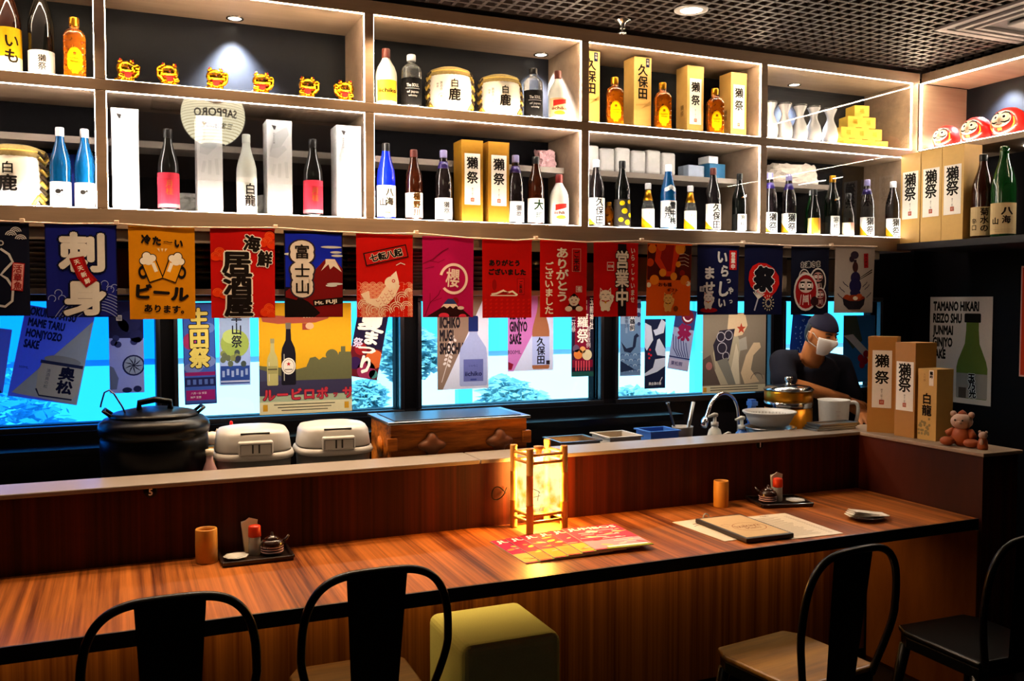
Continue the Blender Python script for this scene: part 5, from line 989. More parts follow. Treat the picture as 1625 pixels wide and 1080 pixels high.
def p_wave(A, w, h):
    A.rect(0, h*.5, w, h, '171e3e', .2)
    A.poly([(w*.3, h), (w*.5, h*.95), (w*.4, h*.8), (w*.0, h*.76), (-w*.1, h*.84), (w*.1, h*.86)], 'b9c4e4', 1); A.poly([(-w*.5, h*.95), (-w*.2, h*.9), (-w*.1, h*.7), (-w*.4, h*.55), (-w*.5, h*.6)], 'b9c4e4', 1)
    A.poly([(w*.1, h*.7), (w*.2, h*.72), (w*.5, h*.56), (w*.5, h*.46), (w*.1, h*.48), (-w*.0, h*.56)], 'b9c4e4', 1); A.poly([(-w*.5, h*.22), (-w*.1, h*.3), (w*.0, h*.42), (w*.5, h*.44), (w*.5, h*.32), (w*.1, h*.24), (-w*.5, h*.18)], 'b9c4e4', 1)
    for x, y in ((-.25, .56), (-.3, .5), (-.2, .48), (-.28, .44)): A.disc(w*x, h*y, w*.05, 'b01a30', 1.4)
    A.text('奥会津の祭', 0, h*.07, h*.045, 'd8dcec', 2, 0, .03, w*.6); A.line([(w*.25, h*.1), (w*.35, h*.16)], .004, 'd8dcec', 2)
def p_kai(A, w, h):
    A.rect(0, h*.84, w, h*.32, '2c3c78', .2); A.rect(0, h*.36, w, h*.66, '8a96c4', .2); A.disc(w*.1, h*.88, w*.3, '6a1830', .6); A.arc(w*.1, h*.9, w*.22, .008, 'd8d4e0', 1, 200, 340)
    A.text('祭', w*.05, h*.62, h*.26, '7a1648', 2, 0, .06, w*.6)
    for i in range(6): A.line([(-w*.46+w*.13*i, h*.56-h*.02*i), (-w*.36+w*.13*i, h*.34), (-w*.1+w*.1*i, h*.22)], .004, '1c2860', 1)
    A.rect(0, h*.2, w, h*.02, '1c2860', 1.4); A.rect(0, h*.09, w*.96, h*.16, 'a9a6cc', 1); A.text('東松照', -w*.1, h*.1, h*.07, '3a3a70', 2, 0, .02)
def p_lady(A, w, h):
    A.rect(0, h*.54, w, h*.92, '857a6e', .2)
    skin = 'd9c0a0'
    # a plain kimono figure seated in profile, cup in hand
    A.poly([(-w*.1, h*.98), (w*.16, h*.99), (w*.2, h*.84), (w*.12, h*.72), (-.0, h*.7), (-w*.12, h*.8)], skin, 1)
    star(A, w*.1, h*.8, w*.075, 'b0402c', 1.6)
    A.poly([(-w*.5, h*.1), (-w*.3, h*.3), (-w*.34, h*.5), (-w*.26, h*.76), (-.0, h*.8), (w*.1, h*.6), (w*.06, h*.36), (w*.1, h*.1)], 'b0a692', .8)
    A.poly([(-w*.3, h*.4), (-w*.34, h*.6), (-w*.24, h*.78), (w*.0, h*.8), (-w*.06, h*.56), (-w*.1, h*.38)], '2c2838', 1.2)
    for x, y, r in ((-.22, .7, .06), (-.1, .72, .06), (-.2, .56, .07), (-.14, .46, .05)): A.arc(w*x, h*y, w*r, .004, 'b8b4c4', 1.6)
    A.poly([(-w*.1, h*.1), (w*.02, h*.62), (w*.06, h*.5), (w*.08, h*.1)], 'd2c8b4', 1.5); A.poly([(-w*.28, h*.4), (-w*.1, h*.1), (w*.02, h*.1), (-w*.12, h*.44)], '7d7c76', 1.7)
    A.poly([(w*.1, h*.24), (w*.18, h*.46), (w*.3, h*.62), (w*.4, h*.62), (w*.42, h*.56), (w*.3, h*.46), (w*.26, h*.28), (w*.4, h*.12), (w*.16, h*.1)], skin, 1.6)
    A.poly([(-w*.5, h*.1), (-w*.5, h*.42), (-w*.38, h*.48), (-w*.32, h*.3), (-w*.22, h*.1)], '5a4c48', 1.3); A.disc(-w*.4, h*.34, w*.05, 'a06a6a', 1.6, h*.05); A.poly([(w*.06, h*.66), (w*.18, h*.7), (w*.2, h*.54), (w*.08, h*.52)], 'a8a29a', 1.3)
    A.poly([(w*.2, h*.1), (w*.36, h*.22), (w*.48, h*.2), (w*.5, h*.1)], 'a09484', 1.4); A.arc(w*.36, h*.14, w*.1, .003, '4a4444', 1.8, 10, 170)
    A.rect(0, h*.045, w, h*.09, 'd4ccb0', 1)
    for k in range(2): A.rect(w*.0, h*(.065-.03*k), w*.76, h*.01, '3c342c', 1.5)
    A.rect(-w*.46, h*.045, w*.05, h*.06, 'c08a28', 1.5)
def p_fire(A, w, h):
    A.rect(0, h*.5, w, h, '1b3a94', .2); A.poly([(w*.1, h), (w*.5, h), (w*.5, h*.5)], '3a1c28', .5)
    for i in range(9):
        a = math.radians(10+20*i); A.line([(0, h*.2), (w*.45*math.cos(a), h*.2+h*.24*math.sin(a))], [.006, .001], 'b9d0ee', 1)
    for i in range(30): A.disc(w*random.uniform(-.4, .4), h*random.uniform(.3, .95), w*.02, '8fb4ea', .8)
    for x, y in ((.25, .9), (.35, .8), (.4, .92)): A.disc(w*x, h*y, w*.08, 'c8b8a8', 1)
def p_side(A, w, h):
    A.rect(0, h*.5, w, h, '2f74c0', .2); A.poly([(-w*.5, h), (-w*.1, h), (w*.1, h*.62), (-w*.2, h*.5), (-w*.5, h*.7)], '4a5a54', .6); A.poly([(-w*.5, h*.7), (-w*.3, h*.62), (w*.5, h*.2), (w*.5, h*.36), (-w*.2, h*.72)], 'e0e0e6', .8)
    for x, y in ((.05, .36), (.2, .32), (.1, .26), (.22, .42)): A.disc(w*x, h*y, w*.09, 'a81c38', 1.2)
def p_edge(A, w, h): A.poly([(-w*.5, 0), (w*.45, 0), (-w*.1, h*.34), (-w*.5, h*.3)], '1a1420', .6); A.rect(-w*.1, h*.5, w*.3, h*.2, '2c3c78', .5)
poster(-26, 12, 520, 622, '7fa0e0', 'small poster cut off by the left edge of the picture', p_edge, -.15)
poster(26, 137, 491, 636, '6f97e8', 'tilted poster coloured blue as if backlit, showing a small sake cask', p_oku, -.2)  # blue paper colour imitates the glow of the window behind
poster(173, 228, 478, 623, 'a9b6dc', 'narrow dark blue cloth print with a leaf disc below the yellow pennant', p_cloth1, .0, name='cloth_print')
poster(291, 342, 480, 641, '2c3a80', 'narrow festival banner with yellow-green characters', p_ikuta, .015, name='festival_print')
poster(348, 397, 470, 611, 'b4c4e4', 'narrow festival banner with a green tree and black brush script', p_mikuruma, .0, name='festival_print')
poster(411, 558, 480, 655, 'c4c4a0', 'yellow beer poster with an aeroplane and two bottles', p_beer, .0)
poster(559, 608, 492, 600, '1a1230', 'tilted dark festival banner with big white script right of the yellow beer poster', p_natsu, -.19, name='festival_print')
poster(694, 775, 470, 617, 'b8bfe0', 'brown and pale blue poster with a frosted spirit bottle', p_iichi, .0)
poster(806, 878, 462, 588, 'b4bfe4', 'purple and pale blue poster with a brown sake bottle', p_senjyu, .0)
poster(907, 942, 465, 597, '2a1a34', 'narrow crimson festival banner right of the purple poster', p_yabu, .0, name='festival_print')
poster(984, 1017, 475, 596, '8aa2c8', 'narrow grey-blue banner with a black water bird', p_ukai, .0, name='festival_print')
poster(1023, 1056, 506, 616, '171e3e', 'narrow dark navy banner with white cloud shapes', p_wave, .0, name='festival_print')
poster(1066, 1099, 490, 587, '8a96c4', 'tilted blue and crimson banner left of the lady poster', p_kai, -.17, name='festival_print')
poster(1115, 1215, 496, 622, 'd4ccb0', 'grey-brown poster of a kimono lady with a red star', p_lady, .0)
poster(1254, 1296, 500, 590, '1b3a94', 'deep blue print with a white burst behind the cook', p_fire, -.1, name='festival_print')
poster(1338, 1388, 500, 606, '2f74c0', 'blue print with red blossoms right of the cook', p_side, .0, name='festival_print')
def p_tamano(A, w, h):
    lines(A, ['TAMANO HIKARI', 'REIZO SHU', 'JUNMAI', 'GINJYO', 'SAKE'], -w*.44, h*.955, h*.085, h*.115, '17130f', .56)
    bot(A, w*.2, h*.05, h*.8, [(.2, 0), (.21, .02), (.21, .36), (.19, .44), (.1, .64), (.085, .8), (.085, .93)], '59692a', 2)
    bot(A, w*.2, h*.76, h*.085, [(1.0, 0), (1.05, .1), (1.05, .9), (.95, 1)], '15130f', 2.5)
    A.rect(w*.2, h*.17, h*.335, h*.23, '8f8578', 2.6); A.vtext('玉乃光', w*.2, h*.285, h*.075, '14100e', 4, 0, .06, (W, .05), gap=1.0, drift=.004); A.rect(w*.06, h*.1, w*.12, h*.1, '4a4038', 2.8)
    bot(A, -w*.2, h*.08, h*.24, [(.2, 0), (.24, .05), (.24, .35), (.13, .62), (.11, .72), (.2, .98)], '22305e', 2); A.rect(-w*.19, h*.18, w*.06, h*.14, '2a48a0', 2.4); A.disc(-w*.36, h*.12, w*.06, '4a4440', 2, h*.05)
poster(1475, 1574, 471, 633, 'c9b9a8', 'pale poster with a green bottle on the dark right wall', p_tamano, 0, 'x', XR-.006, transl=0)
def p_red(A, w, h): A.rect(0, h*.5, w*.94, h*.97, 'c0361c', .3)
poster(1619, 1690, 422, 597, 'd8a090', 'orange-red poster cut off by the right edge of the picture', p_red, 0, 'x', XR-.006, transl=0)
# ------------------------------------------------------------------ kitchen things behind the ledge
mat('kettle', '030305', .3, vary=.2, scale=200, spec=.2); mat('plastic_white', 'aeacaa', .35, vary=.03); mat('plastic_grey', '8a8784', .4); mat('seam', '1c1a18', .6)
mat('bamboo', 'c98a34', .45, vary=.15, scale=30); mat('steel_dark', '5a5e66', .3, 1); mat('copper_gold', 'c07c18', .28, .85, vary=.1); mat('red_plastic', 'd0120c', .3); mat('plastic_blue', '3f74cc', .3, transl=.25); mat('plastic_clear', 'd3d4d0', .15, trans=.15, transl=.2); mat('plastic_jug', 'd5d3d0', .4, transl=.3)
KZ = .861
q = P(246, 700, 'y', 3.44)
t = thing('soup_kettle', 'large black round soup kettle with a lid behind the ledge', 'pot', (q.x, 3.44, KZ)); KX = q.x
mb = MB(); mb.lathe([(.15, 0), (.178, .012), (.18, .03), (.172, .045), (.176, .1), (.180, .2), (.179, .235), (.172, .245), (.183, .252), (.186, .272), (.183, .29), (.165, .305), (.140, .312)], 'kettle', 48); mb.build('body', t)
mb = MB(); mb.lathe([(.148, .308), (.148, .318), (.13, .326), (.07, .338), (0, .342)], 'kettle', 40); mb.build('lid', t)
mb = MB(); mb.tube([(-.05, -.04, .335), (-.05, -.04, .362), (0, -.045, .372), (.05, -.04, .362), (.05, -.04, .335)], .011, 'kettle', 10); mb.build('lid_handle', t)
for s in (-1, 1): mb = MB(); mb.tube([(s*.14, -.03, .315), (s*.165, -.02, .335), (s*.16, .05, .335), (s*.135, .05, .315)], .006, 'kettle', 8); mb.build('hinge_ring', t)
t = thing('ladle', 'thin bent ladle handle hooked over the rim of the black kettle', 'ladle', (KX-.125, 3.40, KZ+.322))
mb = MB(); mb.tube([(.04, 0, -.02), (.02, 0, .03), (-.005, 0, .075), (-.02, 0, .088), (-.035, 0, .08), (-.045, 0, .045), (-.048, 0, .03)], .003, 'steel_dark', 8); mb.build('handle', t)
def warmer(u, y, label, rot):
    q = P(u, 712, 'y', y); t = thing('rice_warmer', label, 'cooker', (q.x, y, KZ), rot, 'pale lidded rice warmers')
    mb = MB(); mb.lathe([(.115, 0), (.125, .01), (.132, .12), (.134, .15)], 'plastic_grey', 40, sq=3.2); mb.build('body', t)
    mb = MB(); mb.lathe([(.134, .15), (.142, .152), (.145, .162), (.141, .172), (.134, .176)], 'plastic_white', 40, sq=3.2); mb.build('rim', t)
    mb = MB(); mb.lathe([(.133, .177), (.134, .185), (.127, .235), (.118, .25), (.08, .258), (0, .262)], 'plastic_white', 40, sq=3.2); mb.build('lid', t)
    mb = MB(); mb.lathe([(.1342, .1765), (.1345, .1785)], 'seam', 40, sq=3.2); mb.build('seal', t)
    mb = MB(); mb.box(-.06, .06, -.148, -.118, .172, .222, 'plastic_white'); l = mb.build('latch', t, .008, 3)
    mb = MB()
    for s in (-1, 1): mb.box(s*.011-.003, s*.011+.003, -.1495, -.147, .18, .21, 'seam')
    mb.box(-.052, .052, -.1492, -.1478, .210, .2115, 'seam'); mb.box(-.053, -.0515, -.1492, -.1478, .178, .2115, 'seam'); mb.box(.0515, .053, -.1492, -.1478, .178, .2115, 'seam'); mb.build('latch_slots', l)
    mb = MB(); mb.box(-.05, .05, -.122, -.10, .243, .249, 'seam'); mb.build('handle_recess', t)
warmer(401, 3.42, 'pale rice warmer next to the black kettle', -.05)
warmer(528, 3.42, 'pale rice warmer next to the wooden stew box', -.05)
q = P(338, 700, 'y', 3.52); t = thing('pump_bottle', 'red pump bottle poking up behind the left rice warmer', 'bottle', (P(368, 690, 'y', 3.6).x, 3.62, KZ))
mb = MB(); mb.lathe([(.03, 0), (.034, .005), (.034, .16), (.014, .185), (.014, .2)], 'plastic_white', 20); mb.build('body', t); mb = MB(); mb.lathe([(.018, .2), (.018, .212), (.007, .214), (.0065, .25), (.004, .254), (0, .256)], 'red_plastic', 16); mb.build('pump', t)
t = thing('sauce_bottle', 'small sauce bottle with a pink label wedged between the kettle and the left rice warmer', 'bottle', (P(334, 700, 'y', 3.33).x-.006, 3.30, KZ))
mb = MB(); mb.lathe([(.022, 0), (.024, .004), (.024, .13), (.012, .16), (.011, .18)], 'wrap_pink', 18); mb.build('body', t); mb = MB(); mb.lathe([(.0245, .06), (.0245, .125)], 'red_paint', 18); mb.build('label', t); mb = MB(); mb.lathe([(.014, .18), (.014, .2), (0, .202)], 'paper_bag', 14); mb.build('cap', t)
t = thing('cat_ornament', 'tiny cream cat ornament peeking out beside the black kettle', 'figurine', (P(345, 690, 'y', 3.5).x-.01, 3.603, KZ)); mb = MB(); mb.lathe([(.03, 0), (.03, .16), (.02, .165)], 'masu_dark', 14); mb.build('stand', t); mb = MB(); mb.ball((0, 0, .195), (.03, .022, .026), 'paper_bag', 12); mb.lathe([(.01, 0), (0, .02)], 'paper_bag', 8, c=(.018, 0), z=.212); mb.lathe([(.01, 0), (0, .02)], 'paper_bag', 8, c=(-.018, 0), z=.212); mb.build('head', t)
# wooden stew box
wood('stew_wood', '4a1c06', 'c8701e', (6, 30, 55), .45, 0, (.4, .6), .2)
q0 = P(620, 700, 'y', 3.30); q1 = P(836, 700, 'y', 3.30); bx, bw, bd, bz = (q0.x+q1.x)/2, q1.x-q0.x, .29, .262
t = thing('stew_box', 'long scorched wooden stew box with a steel insert and two brown ornaments', 'stew box', (bx, 3.30, KZ))
mb = MB(); e = .018
mb.box(-bw/2, bw/2, 0, e, 0, bz-.012, 'stew_wood'); mb.box(-bw/2, bw/2, bd-e, bd, 0, bz-.012, 'stew_wood'); mb.box(-bw/2, -bw/2+e, e, bd-e, 0, bz-.012, 'stew_wood'); mb.box(bw/2-e, bw/2, e, bd-e, 0, bz-.012, 'stew_wood')
for s in (-1, 1):
    for k in (0, 1): mb.box(s*(bw/2-.004)-.02, s*(bw/2-.004)+.02, -.012, .012, .05+.1*k, .1+.1*k, 'stew_wood')
mb.build('crate', t, .004)
mb = MB(); mb.box(-bw/2-.012, bw/2+.012, -.012, bd+.012, bz-.012, bz-.002, 'steel'); mb.build('rim', t, .002)
mb = MB(); mb.box(-bw/2+.02, bw/2-.02, .014, bd-.014, bz-.002, bz+.001, 'steel_dark'); mb.build('lid', t, .001)
mb = MB(); mb.lathe([(.02, -.012), (.04, 0), (.04, .006)], 'stew_wood', 14, M=Matrix.Translation((-bw/2, bd/2, .15)) @ Matrix.Rotation(-math.pi/2, 4, 'Y')); mb.build('side_grip', t)
mat('ornament', '6a3a1c', .5, vary=.15)
for x in (-.12, .16):
    mb = MB(); pts = []
    for i in range(40):
        a = 2*math.pi*i/40; r = .041+.008*math.cos(4*a); pts.append((r*math.cos(a)*1.15, r*math.sin(a)))
    n = len(pts); prof = [(1, 0), (.98, -.012), (.8, -.022), (.4, -.027)]
    vs = [(x+p[0]*k, dy, .165+p[1]*k) for k, dy in prof for p in pts]; fs = [(j*n+i, j*n+(i+1) % n, (j+1)*n+(i+1) % n, (j+1)*n+i) for j in range(3) for i in range(n)]+[tuple(3*n+i for i in range(n))]
    mb.add(vs, fs, 'ornament', True); mb.build('ornament', t)
# trays and tubs by the sink
def tub(u, y, w, d, h, z, key, label, name='tub', lid=None):
    x = X(u, 695, y); t = thing(name, label, 'tub', (x, y, z)); mb = MB(); k = .004
    mb.box(-w/2, w/2, -d/2, d/2, 0, k, key); mb.box(-w/2, w/2, -d/2, -d/2+k, k, h, key); mb.box(-w/2, w/2, d/2-k, d/2, k, h, key); mb.box(-w/2, -w/2+k, -d/2+k, d/2-k, k, h, key); mb.box(w/2-k, w/2, -d/2+k, d/2-k, k, h, key); mb.build('body', t)
    mb = MB(); r = .008; mb.box(-w/2-r, w/2+r, -d/2-r, -d/2+.002, h-.003, h+.002, key); mb.box(-w/2-r, w/2+r, d/2-.002, d/2+r, h-.003, h+.002, key); mb.box(-w/2-r, -w/2+.002, -d/2, d/2, h-.003, h+.002, key); mb.box(w/2-.002, w/2+r, -d/2, d/2, h-.003, h+.002, key); mb.build('rim', t)
    if lid: mb = MB(); mb.box(-w/2+k, w/2-k, -d/2+k, d/2-k, h*.72, h*.78, lid); mb.build('contents', t)
    return t
tub(908, 3.40, .18, .16, .135, KZ, 'steel', 'shallow steel pan just right of the bamboo lantern', 'steel_pan', 'bamboo')
tub(978, 3.40, .15, .16, .142, KZ, 'plastic_white', 'white tub with brown contents left of the blue tub', 'food_tub', 'masu_dark')
tub(1043, 3.36, .14, .12, .158, KZ, 'plastic_blue', 'translucent blue tub left of the utensil cup', 'blue_tub')
x = X(1083, 690, 3.36); t = thing('utensil_cup', 'grey cup holding a ladle and a knife steel', 'cup', (x, 3.36, KZ)); mb = MB(); mb.lathe([(.036, 0), (.046, .16), (.048, .165), (.042, .165), (.034, .01)], 'plastic_grey', 24); mb.build('body', t)
mb = MB(); mb.lathe([(.0385, .03), (.0445, .11)], 'red_paint', 24); mb.build('band', t)
t = thing('utensil', 'dark spoon handle leaning left out of the grey cup', 'utensil', (x, 3.372, KZ+.02)); mb = MB(); mb.tube([(.01, 0, 0), (-.03, .0, .13), (-.06, .01, .235), (-.063, .01, .25)], [.005, .005, .006, .010], 'steel_dark', 8); mb.build('handle', t)
t = thing('utensil', 'bright steel rod leaning right out of the grey cup', 'utensil', (x, 3.348, KZ+.02)); mb = MB(); mb.tube([(-.01, 0, 0), (.02, 0, .13), (.055, .01, .25)], [.006, .008, .009], 'steel', 8); mb.build('handle', t)
# gooseneck tap
q = P(1172, 690, 'y', 3.56); t = thing('kitchen_tap', 'chrome gooseneck tap arching to the left', 'tap', (q.x, 3.56, KZ)); mat('chrome', 'd8dade', .12, 1)
pt = [P(1170, 700, 'y', 3.56), P(1172, 660, 'y', 3.56), P(1168, 637, 'y', 3.55), P(1158, 626, 'y', 3.53), P(1148, 623, 'y', 3.51), P(1138, 627, 'y', 3.49), P(1129, 638, 'y', 3.47), P(1124, 652, 'y', 3.45), P(1120, 664, 'y', 3.44)]
pt = [p-Vector((q.x, 3.56, KZ)) for p in pt]; pt[0].z = 0
def smooth(p, k=3):
    for _ in range(k):
        r = [p[0]]
        for a, b in zip(p, p[1:]): r += [a*.75+b*.25, a*.25+b*.75]
        p = r+[p[-1]]
    return p
mb = MB(); mb.tube(smooth(pt), .009, 'chrome', 12); mb.build('neck', t)
mb = MB(); d = (pt[-1]-pt[-2]).normalized(); mb.tube([pt[-1]-d*.005, pt[-1]+d*.012, pt[-1]+d*.04], [.012, .018, .017], 'chrome', 14); mb.build('spray_head', t)
mb = MB(); mb.lathe([(.03, 0), (.03, .01), (.018, .02), (.018, .06)], 'chrome', 20); mb.tube([(0, -.01, .05), (.05, -.03, .06)], .006, 'chrome', 8); mb.build('base', t)
def soap(u, y, s, body, label, h=.13, pumpk='plastic_white'):
    t = thing('soap_bottle', label, 'bottle', (X(u, 690, y), y, KZ)); t.scale = (s, s, s)
    mb = MB(); mb.lathe([(.03, 0), (.038, .01), (.042, .05), (.040, .09), (.026, h-.01), (.015, h), (.015, h+.008)], body, 24); mb.build('body', t)
    mb = MB(); mb.lathe([(.017, h+.006), (.017, h+.024), (.008, h+.026), (.007, h+.05)], pumpk, 16); mb.tube([(.012, 0, h+.055), (-.004, 0, h+.058), (-.035, 0, h+.05)], [.009, .009, .005], pumpk, 8); mb.build('pump', t)
soap(1134, 3.36, 1.0, 'plastic_clear', 'clear soap bottle with a white pump left of the other soap bottles', .15)
soap(1156, 3.28, .8, 'plastic_white', 'short white pump bottle between the two other soap bottles', .11)
soap(1177, 3.352, 1.0, 'plastic_blue', 'blue soap bottle with a pale pump', .13, 'plastic_clear')
# colander on steel bowls
x = X(1221, 670, 3.36)
for i in range(2):
    t = thing('steel_bowl', ['lower steel bowl under the white colander', 'upper steel bowl right under the white colander'][i], 'bowl', (x+.002, 3.36, KZ+.062*i)); t.scale = (.82, .82, 1.0)
    mb = MB(); mb.lathe([(.07, 0), (.095, .01), (.128, .055), (.135, .07), (.146, .072), (.146, .076), (.134, .076), (.125, .06), (.09, .016), (0, .012)], 'steel', 36); mb.build('bowl', t)
t = thing('colander', 'white plastic colander resting on the steel bowls', 'colander', (x, 3.36, KZ+.142), .1); t.scale = (.86, .86, 1)
mb = MB(); mb.lathe([(.075, 0), (.10, .006), (.122, .04), (.126, .052), (.134, .054), (.136, .06), (.142, .062), (.142, .068), (.13, .068), (.12, .05), (.098, .014), (.07, .008), (0, .008)], 'plastic_white', 40); mb.build('basket', t)
mb = MB()
for k in range(3):
    for i in range(40): a = 2*math.pi*i/40; r = .10+.009*k; z = .0145+.0145*k; mb.box(r*math.cos(a)-.0012, r*math.cos(a)+.0012, r*math.sin(a)-.0012, r*math.sin(a)+.0012, z+.0, z+.01, 'plastic_grey')
o = mb.build('slots', t)
# gold pot, jug, trays
x = X(1251, 650, 3.50); t = thing('brass_pot', 'gold-coloured tall pot with a shiny steel lid and band', 'pot', (x, 3.50, KZ)); t.scale = (.9, .9, 1.02)
mb = MB(); mb.lathe([(.118, 0), (.125, .008), (.125, .20)], 'copper_gold', 40); mb.build('body', t)
mb = MB(); mb.lathe([(.125, .20), (.1275, .202), (.1275, .226), (.125, .228)], 'chrome', 40); mb.build('band', t)
mb = MB(); mb.lathe([(.125, .228), (.127, .24), (.127, .272), (.124, .28)], 'copper_gold', 40); mb.build('collar', t)
mb = MB(); mb.lathe([(.13, .280), (.132, .286), (.11, .299), (.05, .306), (.016, .308), (.014, .322), (.022, .326), (.022, .34), (.018, .343), (0, .343)], 'chrome', 40); mb.build('lid', t)
x = X(1323, 650, 3.335); t = thing('measuring_jug', 'white plastic measuring jug with a handle right of the gold pot', 'jug', (x, 3.335, KZ), -.45); t.scale = (.92, .92, 1)
mb = MB(); mb.lathe([(.06, 0), (.065, .006), (.078, .245), (.082, .25), (.077, .25), (.07, .22), (.06, .012), (0, .01)], 'plastic_jug', 32); mb.build('body', t)
mb = MB(); mb.tube(smooth([Vector(p) for p in ((.076, 0, .235), (.115, 0, .238), (.126, 0, .21), (.118, 0, .15), (.09, 0, .09), (.07, 0, .085))], 2), .009, 'plastic_jug', 10); mb.build('handle', t)
A = Art()
for i in range(7): A.rect(0, .08+.02*i, .012 if i % 2 else .02, .0012, 'b0889a', 0)
mb = MB(); A.into(mb, wrap(lambda y: .066+.012*(y/.245), 0), []); mb.build('scale_marks', t)
for i in range(3):
    t = thing('steel_tray', ['bottom steel tray of the stack in front of the jug', 'middle steel tray of the stack in front of the jug', 'top steel tray of the stack in front of the jug'][i], 'tray', (X(1312, 676, 3.2)+.01*i, 3.184, 1.0008+.010*i), .0, 'steel trays in front of the jug')
    mb = MB(); w, d = .11, .043; mb.box(-w, w, -d, d, 0, .002, 'steel'); 
    for s in (-1, 1): mb.box(-w, w, s*d-.003, s*d+.003, .002, .0085, 'steel'); mb.box(s*w-.003, s*w+.003, -d+.003, d-.003, .002, .0085, 'steel')
    mb.build('tray', t)
t = thing('blue_drainer', 'blue plastic rack edge left of the gold pot', 'rack', (X(1193, 650, 3.5), 3.50, KZ)); mb = MB()
for i in range(6): mb.box(-.02+.004*(i % 2), .02, -.02, .02, .04+.036*i, .06+.036*i, 'plastic_blue')
mb.box(-.014, .014, -.014, .014, 0, .25, 'plastic_blue'); mb.build('rack', t)
# clay figures on the half wall
mat('clay', '9a4a20', .6, vary=.2); mat('clay_pale', 'b09080', .6)
t = thing('clay_figure', 'seated clay bear figure on the half wall ledge', 'figurine', (3.075, 2.60, 1.0), -1.2)
mb = MB(); mb.ball((0, 0, .038), (.042, .036, .042), 'clay', 16); mb.ball((-.045, -.03, .018), (.03, .026, .018), 'clay', 12); mb.ball((.045, -.03, .018), (.03, .026, .018), 'clay', 12); mb.tube([(.03, 0, .06), (.05, -.02, .04)], .014, 'clay', 8); mb.tube([(-.03, 0, .06), (-.05, -.02, .045)], .014, 'clay', 8); mb.build('body', t)
mb = MB(); mb.ball((0, -.006, .098), (.042, .036, .032), 'clay_pale', 16)
for s in (-1, 1): mb.ball((s*.034, 0, .125), .013, 'clay_pale', 10); mb.ball((s*.014, -.04, .105), .004, 'seam', 8)
mb.ball((0, -.042, .094), (.012, .008, .009), 'clay_pale', 10); mb.lathe([(.02, 0), (.012, .01), (0, .018)], 'clay', 10, z=.126); mb.build('head', t)
t = thing('clay_figure', 'tiny standing clay figure at the end of the half wall ledge', 'figurine', (3.07, 2.50, 1.0), -1.2)
mb = MB(); mb.lathe([(.018, 0), (.02, .01), (.016, .035), (.012, .045)], 'clay', 14); mb.ball((0, 0, .055), (.017, .015, .015), 'clay_pale', 12)
for s in (-1, 1): mb.ball((s*.012, 0, .068), .006, 'clay_pale', 8)
mb.build('body', t)
mb = MB(); mb.ball((0, -.016, .03), (.008, .005, .014), 'clay_pale', 8); mb.build('belly', t)
# ------------------------------------------------------------------ on the bar table
T = .75
mat('lamp_paper', 'ffe2a0', .8, emit=0, transl=.6); mat('stain', '3c2a14', .8)
m = bpy.data.materials.new('lamp_paper_glow'); m.use_nodes = True; nt = m.node_tree; N = nt.nodes; Lk = nt.links   # mottled handmade paper lit from inside
tc = N.new('ShaderNodeTexCoord'); n1 = N.new('ShaderNodeTexNoise'); n1.inputs['Scale'].default_value = 16; n1.inputs['Detail'].default_value = 4; Lk.new(tc.outputs['Object'], n1.inputs['Vector'])
cr = N.new('ShaderNodeValToRGB'); cr.color_ramp.elements[0].position = .36; cr.color_ramp.elements[0].color = lin('f0a808'); cr.color_ramp.elements[1].position = .54; cr.color_ramp.elements[1].color = lin('ffeeb0'); Lk.new(n1.outputs['Fac'], cr.inputs[0])
em = N.new('ShaderNodeEmission'); em.inputs[1].default_value = 1.7; Lk.new(cr.outputs[0], em.inputs[0])
tr = N.new('ShaderNodeBsdfTransparent'); tr.inputs[0].default_value = (1, .86, .62, 1); ms = N.new('ShaderNodeMixShader'); ms.inputs[0].default_value = .55
Lk.new(em.outputs[0], ms.inputs[1]); Lk.new(tr.outputs[0], ms.inputs[2]); Lk.new(ms.outputs[0], N['Material Output'].inputs[0]); MATS['lamp_paper_glow'] = m
lx, ly, lr = 1.386, 2.972, .13
t = thing('bamboo_lantern', 'glowing square bamboo and paper lantern on the bar table', 'lantern', (lx, ly, T), lr)
a, b, h = .073, .056, .305
for sx in (-1, 1):
    for sy in (-1, 1):
        hh = h if not (sx == 1 and sy == 1) else h+.008
        mb = MB(); mb.lathe([(.0125, 0), (.0135, .005), (.013, hh*.33), (.0142, hh*.335), (.013, hh*.34), (.0128, hh*.68), (.0140, hh*.685), (.0128, hh*.69), (.0132, hh-.003), (.012, hh), (.009, hh), (.009, hh-.012), (0, hh-.012)], 'bamboo', 16, c=(sx*a, sy*b)); mb.build('post', t)
for z in (.038, .062, .25, .278):
    for s in (-1, 1):
        mb = MB(); mb.tube([(-a-.004, s*b, z), (a+.004, s*b, z)], .0062, 'bamboo', 8); mb.build('rail', t)
        mb = MB(); mb.tube([(s*a, -b-.004, z+.003), (s*a, b+.004, z+.003)], .0062, 'bamboo', 8); mb.build('rail', t)
for s in (-1, 1):
    for ax in 'xy':
        mb = MB()
        if ax == 'y':
            mb.box(-a+.01, a-.01, s*b-.001, s*b+.001, .066, .248, 'lamp_paper_glow')
            if s < 0:
                A = Art(); A.line([(-.06, .13), (-.035, .118), (-.042, .085)], .0022, '2a1c08', 0); A.line([(-.04, .12), (-.03, .112)], .0016, '2a1c08', 0); A.line([(-.062, .10), (-.03, .103)], .0018, '6a4a10', 0); A.line([(-.028, .065), (-.034, .05)], .0016, '6a4a10', 0)
                A.into(mb, flat((0, -b-.001, .03), (1, 0, 0), (0, 0, 1), (0, -1, 0)))
        else: mb.box(s*a-.001, s*a+.001, -b+.01, b-.01, .066, .248, 'lamp_paper_glow')
        mb.build('paper_panel', t)
